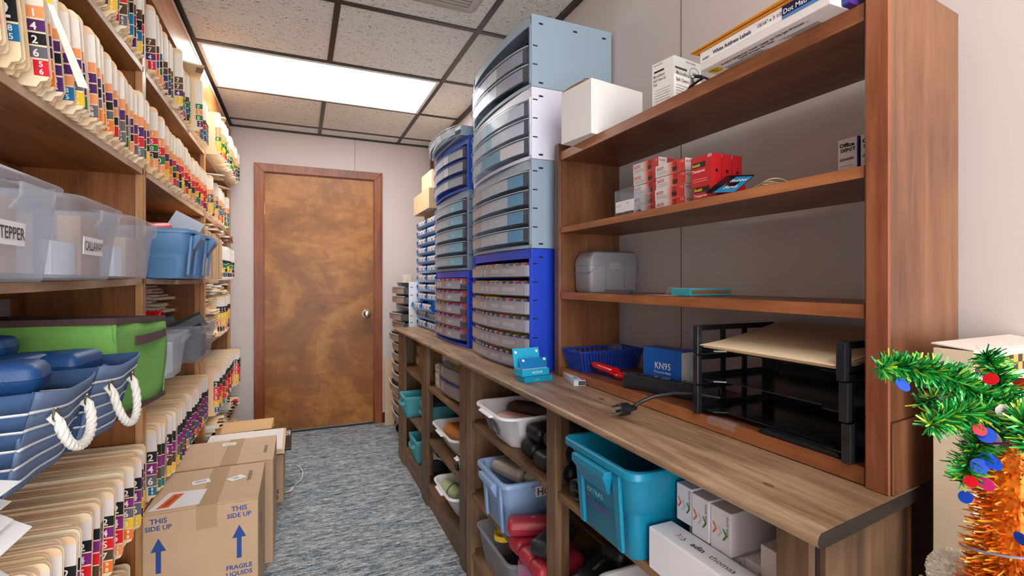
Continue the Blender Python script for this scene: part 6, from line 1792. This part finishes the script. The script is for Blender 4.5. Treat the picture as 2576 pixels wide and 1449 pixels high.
# red box cutter
t = thing('box_cutter', 'red box cutter with loop handle leaning on the blue basket', 'cutter', (.85, 1.19, T0)); 
b = B().use(GLOSS, rgb(206, 20, 24)); rg = []
for u, w, h in ((0, .010, .008), (.06, .014, .011), (.3, .0145, .0115), (.5, .015, .011), (.62, .017, .012)):
    yy = 1.272 - .150 * u; xx = .828 + .02 * u; zz = T0 + .028 - .012 * u
    rg.append([(xx + w * math.cos(a), yy, zz + h * math.sin(a)) for a in [2 * math.pi * q / 14 for q in range(14)]])
b.loft(rg); b.build('grip', t)
b = B().use(GLOSS, rgb(206, 20, 24)); ring = [(.850 + .017 * math.cos(a), 1.158 + .028 * math.sin(a), T0 + .0125) for a in [2 * math.pi * q / 24 for q in range(25)]]; b.tube(ring, .0065, 10, cap=False); b.build('loop_handle', t)
B().use(METAL, rgb(200, 202, 206)).box(.822, .838, 1.272, 1.290, T0 + .026, T0 + .034).build('blade_tip', t, smooth=0)
b = B().use(GLOSS, rgb(20, 20, 24)).tube([(.855, 1.128, T0 + .014), (.862, 1.112, T0 + .018), (.866, 1.100, T0 + .016)], .0075, 10); b.build('end_cap', t)
# power strip with plug
t = thing('power_strip', 'black power strip with its cord and plug reaching over the counter', 'power strip', (.84, .98, T0))
d = Vector((.075, -.235, 0)).normalized(); n_ = Vector((d.y, -d.x, 0)); a0 = Vector((.812, 1.085, T0 + .0004))
def ps(u, w, z): return tuple(a0 + d * u + n_ * w * -1 + Vector((0, 0, z)))
KB = rgb(34, 36, 40)
prof = [(-.022, 0), (.022, 0), (.024, .012), (.019, .036), (-.019, .036), (-.024, .012)]
b = B().use(PLAST, KB).loft([[ps(u, w * s, z) for w, z in prof] for u, s in ((0, .9), (.006, 1), (.255, 1), (.262, .9))]); b.build('strip_body', t, smooth=0, bev=.002)
for k in range(5):
    u = .05 + k * .034
    b = B().use(GLOSS, rgb(16, 16, 20)).hull([ps(u - .013, -.013, .0362), ps(u + .013, -.013, .0362), ps(u + .013, .013, .0362), ps(u - .013, .013, .0362)], [ps(u - .013, -.013, .0372), ps(u + .013, -.013, .0372), ps(u + .013, .013, .0372), ps(u - .013, .013, .0372)])
    b.build('socket', t, smooth=0)
b = B().use(GLOSS, rgb(200, 30, 30)).hull([ps(.222, -.008, .0362), ps(.242, -.008, .0362), ps(.242, .008, .0362), ps(.222, .008, .0362)], [ps(.222, -.008, .0405), ps(.242, -.008, .0385), ps(.242, .008, .0385), ps(.222, .008, .0405)]); b.build('switch', t, smooth=0)
b = B().use(PLAST, rgb(28, 29, 33)); b.tube([ps(.258, 0, .018), (.875, .80, T0 + .022), (.835, .792, T0 + .03), (.800, .830, T0 + .034), (.775, .865, T0 + .030), (.742, .893, T0 + .020), (.712, .902, T0 + .008), (.695, .903, T0 + .0)], .0042, 10); b.build('cord', t)
b = B().use(PLAST, rgb(26, 27, 31)).loft([[(x, .903 + r * math.cos(a) * k2, T0 - .004 + r * math.sin(a)) for a in [2 * math.pi * q / 12 for q in range(12)]] for x, r, k2 in ((.700, .0055, 1), (.690, .007, 1), (.680, .008, 1.1), (.676, .014, 1.1), (.655, .0145, 1.1), (.653, .012, 1.1))]); b.build('plug_body', t, smooth=30)
for y, z in ((.897, T0 + .002), (.910, T0 + .002)):
    B().use(METAL, rgb(214, 214, 218)).box(.635, .654, y - .0007, y + .0007, z - .003, z + .003).build('prong', t, smooth=0)
B().use(METAL, rgb(214, 214, 218)).cyl((.633, .9035, T0 - .012), (.655, .9035, T0 - .012), .0026, 8).build('prong', t)
# mask box
cxk = (.884, 1.108, T0 + .0004)
t = thing('mask_box', 'bright blue KN95 mask box standing behind the power strip', 'box', cxk, R_(0))
dk = Vector((.019, -.128, 0)).normalized(); nk = Vector((-dk.y, dk.x, 0)) 
nk = Vector((.128, .019, 0)).normalized()
def kp(u, w, z): return tuple(Vector(cxk) + dk * u + nk * w + Vector((0, 0, z)))
bb_ = [kp(0, 0, 0), kp(.128, 0, 0), kp(.128, .058, 0), kp(0, .058, 0)]
b = B().use(PRINT, rgb(30, 104, 206)).hull(bb_, [(x, y, z + .100) for x, y, z in bb_]); b.build('carton_body', t, smooth=0, bev=.0008)
B().use(PRINT, rgb(226, 226, 232)).hull([kp(.1284, .002, .004), kp(.1284, .057, .004), kp(.1284, .057, .096), kp(.1284, .002, .096)], [kp(.1288, .002, .004), kp(.1288, .057, .004), kp(.1288, .057, .096), kp(.1288, .002, .096)]).build('side_panel', t, smooth=0)
b = B().use(PRINT, WHITE); b.text('KN95', kp(.068, -.0006, .046), dk, (0, 0, 1), .025, al='C', bold=.012, sx=.9); b.text('Protective Mask', kp(.068, -.0006, .034), dk, (0, 0, 1), .0088, al='C', bold=.012); b.build('lettering', t, smooth=0)
# letter trays
gl = 'black stacking letter trays'
KT = rgb(20, 22, 28)
def frame_panel(b, y, x0, x1, z0, z1, th, wins):
    """end panel in the xz plane with window cut-outs"""
    xs = sorted(set([x0, x1] + [w[0] for w in wins] + [w[1] for w in wins])); wz0, wz1 = wins[0][2], wins[0][3]
    b.box(x0, x1, y, y + th, z0, wz0).box(x0, x1, y, y + th, wz1, z1)
    prev = x0
    for w in wins:
        b.box(prev, w[0], y, y + th, wz0, wz1); prev = w[1]
    b.box(prev, x1, y, y + th, wz0, wz1)
for k, (z0, lab) in enumerate(((T0 + .0004, 'black letter tray, lowest of the three stacked'), (T0 + .0634, 'black letter tray, middle of the three stacked'), (T0 + .1264, 'black letter tray on top holding manila folders'))):
    t = thing('letter_tray', lab, 'tray', (.90, .645, z0), 0, gl)
    h = .0615; ya, yb = .482 + .004 * k, .805; xa, xb = .776, 1.015
    b = B().use(GLOSS, KT).hull([(xa + .004, ya, z0 + .012), (xb, ya, z0 + .006), (xb, yb, z0 + .006), (xa + .004, yb, z0 + .012)], [(xa + .004, ya, z0 + .0145), (xb, ya, z0 + .0085), (xb, yb, z0 + .0085), (xa + .004, yb, z0 + .0145)]) if 0 else B().use(GLOSS, KT)
    # tray floor with the notched front edge
    zf = z0 + .010
    fl = [(xa + .010, ya), (xa + .010, ya + .045), (xa + .030, ya + .060), (xa + .030, yb - .060), (xa + .010, yb - .045), (xa + .010, yb), (xb, yb), (xb, ya)]
    b.hull([(x, y, zf) for x, y in fl], [(x, y, zf + .0025) for x, y in fl]); b.build('tray_floor', t, smooth=0)
    b = B().use(GLOSS, KT).box(xb - .003, xb, ya, yb, zf + .003, zf + .028); b.build('back_rim', t, smooth=0)
    for y in (ya, yb - .004):
        b = B().use(GLOSS, KT); frame_panel(b, y, xa, xb, z0, z0 + h, .004, [(xa + .018, xa + .075, z0 + .022, z0 + .050), (xa + .088, xa + .140, z0 + .022, z0 + .050), (xa + .153, xa + .205, z0 + .022, z0 + .050)])
        b.build('end_frame', t, smooth=0)
        yy = y if y > .6 else y - .003
        B().use(GLOSS, rgb(30, 32, 38)).box(xa - .003, xa + .010, yy - (.010 if y > .6 else 0), yy + (.004 if y > .6 else .014), z0, z0 + h).build('front_post', t, smooth=0, bev=.0015)
for k in range(4):
    z = T0 + .1264 + .016 + .0022 * k; r_ = (0, -.4, .3, -.3)[k]
    t = thing('manila_folder', f'manila folder in the top black tray, {ordn(k + 1)} from the bottom', 'folder', (.90, .64, z), R_(r_), 'manila folders in the top tray')
    xfz = .774 + .004 * (3 - k); pts = []
    for q in range(9):
        u = q / 8; pts.append((xfz + (1.012 - xfz) * u, z + .040 * u ** 1.3))
    b = B().use(PAPER, rgb(238, 214, 176) if k != 2 else rgb(246, 226, 190)); b.prism(pts + [(x, zz + .0012) for x, zz in pts][::-1], 'Y', .502, .790 - .008 * (k % 2)); b.build('cover', t, smooth=40)
gpd = 'black felt sheets under the lowest tray'
for k in range(3):
    z = T0 + .0003 + .0030 * k
    t = thing('black_sheet', f'thin black sheet poking out beneath the lowest tray, {ordn(k + 1)} from the bottom', 'sheet', (.79, .55, z), R_((0, 1, -1)[k]), gpd)
    B().use(LEATH, rgb(24, 28, 36)).box(.7885 - .002 * k, .86, .505, .655 - .004 * k, z, z + .0026).build('sheet', t, smooth=0)
t = thing('tape_scrap', 'curled scrap of clear tape on the front edge of the lowest shelf', 'tape', (.78, .72, T0))
b = B().use(CLEAR); b.loft([[(x, .70, z), (x, .77, z), (x + .0004, .77, z + .0004), (x + .0004, .70, z + .0004)] for x, z in ((.796, T0 + .0008), (.786, T0 + .002), (.7785, T0 - .001), (.7765, T0 - .012))]); b.build('film', t)

# --- contact lens boxes on the counter in front of the stack
ZT = .8605
def obox(name, label, cat, o, d, w, l, h, col, group=None):
    """box whose long side runs along d from corner o"""
    o = Vector(o); d = Vector((d[0], d[1], 0)).normalized(); n = Vector((-d.y, d.x, 0))
    t = thing(name, label, cat, tuple(o))
    if group: t['group'] = group
    f = lambda u, v, z: tuple(o + d * u + n * v + Vector((0, 0, z)))
    b = B().use(PRINT, col).hull([f(0, 0, 0), f(l, 0, 0), f(l, w, 0), f(0, w, 0)], [f(0, 0, h), f(l, 0, h), f(l, w, h), f(0, w, h)]); b.build('carton_body', t, smooth=0, bev=.0006)
    return t, f, d, n
gq = 'turquoise lens boxes on the counter'
TQ = rgb(20, 140, 178)
t, f, d, n = obox('lens_box', 'closed turquoise lens box at the bottom of the pair on the counter', 'box', (.628, 1.345, ZT), (.100, .008), .050, .100, .018, TQ, gq)
b = B().use(PRINT, rgb(170, 216, 230)); b.text('--- oce', f(.03, -.0005, .006), d, (0, 0, 1), .008); b.build('printing', t, smooth=0)
t, f, d, n = obox('lens_box', 'open turquoise lens box with raised flaps, on top of the closed one', 'box', (.624, 1.352, ZT + .0185), (.104, .012), .050, .098, .020, rgb(30, 164, 206), gq)
b = B().use(PRINT, WHITE); b.text('ACUVUE', f(.035, -.0005, .007), d, (0, 0, 1), .0095, bold=.01); b.build('lettering', t, smooth=0)
b = B().use(PRINT, rgb(224, 226, 230)).hull([f(.004, .004, .0203), f(.094, .004, .0203), f(.094, .046, .0203), f(.004, .046, .0203)], [f(.004, .004, .021), f(.094, .004, .021), f(.094, .046, .021), f(.004, .046, .021)]); b.build('inner_tray', t, smooth=0)
for (v0, v1, z1_, cc, e) in ((.048, .062, .078, rgb(44, 172, 214), 0), (.012, .030, .050, rgb(24, 120, 184), .012)):
    b = B().use(PRINT, cc).hull([f(.0, v0, .021), f(.098, v0, .021), f(.098 + e, v1, z1_), f(0 + e * .4, v1, z1_)], [f(.0, v0 + .001, .021), f(.098, v0 + .001, .021), f(.098 + e, v1 + .001, z1_), f(0 + e * .4, v1 + .001, z1_)]); b.build('open_flap', t, smooth=0)
    for u in (.010, .088):
        c0 = Vector(f(u + e * .7, v0 + (v1 - v0) * .8, .021 + (z1_ - .021) * .8)); ax = Vector(f(1, 0, 0)) - Vector(f(0, 0, 0)); up_ = (Vector(f(0, v1, z1_)) - Vector(f(0, v0, .021))).normalized(); nn = up_.cross(ax).normalized()
        if nn.y > 0: nn = -nn
        b = B().use(PRINT, rgb(230, 240, 244)); b.poly([tuple(c0 + nn * .0012 + ax * (.0045 * math.cos(a)) + up_ * (.0045 * math.sin(a))) for a in [2 * math.pi * k / 14 for k in range(14)]]); b.build('glue_spot', t, smooth=0)
t, f, d, n = obox('lens_box', 'slim pale grey and red lens box lying beside the turquoise pair', 'box', (.745, 1.252, ZT), (.045, .150), -.036, .150, .017, rgb(196, 204, 216))
o = Vector((.745, 1.252, ZT))
b = B().use(PRINT, rgb(226, 60, 66)).hull([f(.0, -.026, .0173), f(.15, -.026, .0173), f(.15, -.036, .0173), f(0, -.036, .0173)], [f(.0, -.026, .0176), f(.15, -.026, .0176), f(.15, -.036, .0176), f(0, -.036, .0176)]); b.build('red_stripe', t, smooth=0)
b = B().use(PRINT, rgb(50, 184, 206)); b.poly([f(.040 + .010 * math.cos(a), -.014 + .007 * math.sin(a), .0178) for a in [2 * math.pi * k / 18 for k in range(18)]]); b.build('blue_oval', t, smooth=0)
b = B().use(PRINT, rgb(60, 62, 72)).hull([f(-.0006, -.014, .002), f(-.0006, -.035, .002), f(-.0006, -.035, .015), f(-.0006, -.014, .015)], [f(-.0002, -.014, .002), f(-.0002, -.035, .002), f(-.0002, -.035, .015), f(-.0002, -.014, .015)]); b.build('dark_end_label', t, smooth=0)
# knots in the counter top stay part of the wood: small dark ovals
kn = B().use(PAPER, rgb(66, 50, 42))
for x, y, s in ((.732, 1.088, 1.0), (.657, .528, .8)):
    kn = B().use(PAPER, rgb(84, 64, 52)); kn.poly([(x + .006 * s * math.cos(a), y + .0115 * s * math.sin(a), .8603) for a in [2 * math.pi * k / 20 for k in range(20)]]); kn.poly([(x + .0035 * s * math.cos(a), y + .007 * s * math.sin(a), .8605) for a in [2 * math.pi * k / 20 for k in range(20)]], c=rgb(110, 86, 70))
    for o in list(COL.objects):
        if o.name == 'storage_counter': kn.build('knot', o, smooth=0)

# ================================================================ RIGHT FOREGROUND
t = simple_box('cardboard_box', 'tall cream carton with orange and black checkered band, right edge', 'box', .826, 1.045, .352, .398, 0, 1.077, rgb(222, 204, 176), CARD)
for k in range(12):
    for r in range(2):
        b = B() if (k, r) == (0, 0) else b
        b.box(.829 + k * .0125, .829 + (k + 1) * .0125 - .0002, .3512, .352, 1.045 + r * .011, 1.0558 + r * .011, PRINT, rgb(226, 150, 70) if (k + r) % 2 else rgb(40, 38, 42))
b.build('checkered_band', t, smooth=0)
B().use(PRINT, rgb(150, 176, 206)).box(.829, .980, .3512, .352, 1.040, 1.0445).build('blue_stripe', t, smooth=0)
B().use(CARD, rgb(226, 214, 206)).hull([(.826, .352, 1.0775), (1.045, .352, 1.0775), (1.045, .40, 1.084), (.826, .40, 1.082)], [(.826, .352, 1.079), (1.045, .352, 1.079), (1.045, .40, 1.086), (.826, .40, 1.084)]).build('top_flap', t, smooth=0)
# side table below the frame that carries the decorations
t = thing('side_table', 'small wooden side table holding the tinsel tree, mostly out of frame', 'table', (.675, .20, 0))
B().use(CT_WOOD).box(.56, .80, .04, .345, .780, .7995).build('tabletop', t, bev=.002, smooth=0)
for x in (.575, .765):
    for y in (.055, .31): B().use(CT_WOODZ).box(x, x + .02, y, y + .02, 0, .7798).build('leg', t, smooth=0)
# tinsel palm tree
tr = thing('tinsel_tree', 'sparkling tinsel tree with green branches and orange trunk, right edge', 'tinsel tree', (.668, .250, .80))
cx, cy = .668, .250
Rv = Vector((.9167, -.3995, 0)); Fv = Vector((.3995, .9167, 0))
def blades(b, path, rad, n, cols, wid=.0011, ln=(.5, 1.0)):
    P = [Vector(p) for p in path]
    for _ in range(n):
        u = rnd(0, len(P) - 1.001); i = int(u); f_ = u - i
        c = P[i] * (1 - f_) + P[i + 1] * f_
        d = (P[i + 1] - P[i]).normalized()
        a = Vector((rnd(-1, 1), rnd(-1, 1), rnd(-1, 1))); a = (a - d * a.dot(d) * .75).normalized()
        L = (rad[0] * (1 - u / (len(P) - 1)) + rad[1] * u / (len(P) - 1)) * rnd(*ln)
        s = a.cross(Vector((rnd(-1, 1), rnd(-1, 1), rnd(-1, 1)))).normalized() * wid
        tip = c + a * L + Vector((rnd(-1, 1), rnd(-1, 1), rnd(-1, 1))) * L * .12
        b.add([tuple(c - s), tuple(c + s), tuple(tip + s * .6), tuple(tip - s * .6)], [(0, 1, 2, 3)], c=random.choice(cols))
GR = [rgb(24, 150, 66), rgb(40, 190, 80), rgb(16, 104, 46), rgb(90, 214, 100), rgb(190, 220, 70), rgb(12, 120, 70)]
OR = [rgb(250, 140, 24), rgb(255, 176, 50), rgb(232, 108, 14), rgb(255, 206, 100), rgb(214, 88, 10)]
top = Vector((cx, cy, 1.035))
arms = [((-.124, .02, .044), (-.060, .02, .056), 900), ((-.098, -.01, -.008), (-.050, 0, .016), 620), ((-.056, .0, -.068), (-.040, 0, -.008), 700), ((-.004, .03, .058), (-.002, .01, .03), 420),
        ((.10, .02, .02), (.05, 0, .05), 350), ((.03, -.06, -.02), (.02, -.03, .03), 420), ((-.03, .08, -.01), (-.015, .04, .04), 300), ((.07, .05, -.03), (.03, .02, .02), 300), ((-.03, -.045, -.02), (-.02, -.02, .02), 520)]
for k, (e, m_, n) in enumerate(arms):
    f_ = lambda q: top + Rv * q[0] + Fv * q[1] + Vector((0, 0, q[2]))
    p0 = top - Vector((0, 0, .01)); p1 = f_(m_); p2 = f_(e)
    path = [p0 * (1 - u) ** 2 + p1 * 2 * u * (1 - u) + p2 * u * u for u in [q / 8 for q in range(9)]]
    b = B().use(FOIL, rgb(16, 90, 44)).tube(path, .0014, 6)
    blades(b, path, (.026, .018), int(n * 1.7), GR)
    b.build('tinsel_branch', tr, smooth=0)
b = B().use(FOIL, rgb(150, 80, 20)).cyl((cx, cy, .8003), (cx, cy, 1.03), .024, 14, c=rgb(236, 130, 30))
blades(b, [(cx, cy, .84), (cx, cy, .90), (cx, cy, 1.015)], (.047, .036), 4200, OR, .0013, (.65, 1.0))
b.build('tinsel_trunk', tr, smooth=0)
DC2 = [rgb(210, 24, 34), rgb(24, 74, 196), rgb(214, 206, 206), rgb(226, 46, 130), rgb(160, 20, 36), rgb(190, 186, 190)]
for k in range(44):
    if k < 30:
        q = random.choice(arms); u = rnd(.2, 1.0)
        c = top + Rv * (q[0][0] * u + rnd(-.012, .012)) + Fv * (q[0][1] * u - .012) + Vector((0, 0, q[0][2] * u + .03 * u * (1 - u) + rnd(-.018, .020)))
    else:
        a = rnd(2.6, 5.6); c = Vector((cx + .042 * math.cos(a), cy + .042 * math.sin(a), rnd(.83, 1.0)))
    nrm = (-c.normalized() * 0 + (Vector((0, 0, 1.171)) - c).normalized() + Vector((rnd(-.7, .7), rnd(-.7, .7), rnd(-.7, .7)))).normalized()
    a1 = nrm.cross(Vector((0, 0, 1))).normalized(); a2 = nrm.cross(a1)
    r = rnd(.0058, .0078)
    b = B().use(FOIL, random.choice(DC2)); rg = [[tuple(c + a1 * (rr_ * math.cos(t_)) + a2 * (rr_ * math.sin(t_)) + nrm * h_) for t_ in [2 * math.pi * z / 16 for z in range(16)]] for rr_, h_ in ((r * .98, 0), (r, .0002), (r * .98, .0005))]
    b.loft(rg); b.build('foil_disc', tr)
for k in range(3):
    b = B().use(FOIL, (rgb(190, 20, 90), rgb(150, 160, 190), rgb(120, 20, 110))[k]); b.tube([(cx + .043 * math.cos(q * .35 + k * 2), cy + .043 * math.sin(q * .35 + k * 2), .83 + k * .06 + q * .004) for q in range(20)], .0012, 5); b.build('bead_string', tr)
# cream pompom
t = thing('pompom', 'fluffy cream pompom beside the tinsel tree at the lower right', 'pompom', (.700, .314, .7997))
b = B().use(PAPER, rgb(254, 250, 240)); c = Vector((.700, .314, .8295))
b.loft([[(c.x + .0245 * math.sin(p_) * math.cos(a), c.y + .0245 * math.sin(p_) * math.sin(a), c.z - .0245 * math.cos(p_)) for a in [2 * math.pi * k / 20 for k in range(20)]] for p_ in [.05 + 3.04 * q / 10 for q in range(11)]])
for _ in range(3600):
    a = Vector((random.gauss(0, 1), random.gauss(0, 1), random.gauss(0, 1))).normalized(); L = .0292 * rnd(.88, 1.0)
    s = a.cross(Vector((rnd(-1, 1), rnd(-1, 1), rnd(-1, 1)))).normalized() * .0008
    b.add([tuple(c + a * .023 - s), tuple(c + a * .023 + s), tuple(c + a * L + s), tuple(c + a * L - s)], [(0, 1, 2, 3)], c=random.choice((rgb(255, 252, 244), rgb(250, 244, 226), rgb(255, 255, 250))))
b.build('fluff', t, smooth=0)
t = thing('wooden_stick', 'brown twig lying against the cream pompom', 'stick', (.64, .31, .80))
B().use(SH_EDGEZ).tube([(.600, .300, .8035), (.63, .318, .812), (.672, .335, .823)], .0028, 7).build('twig', t)
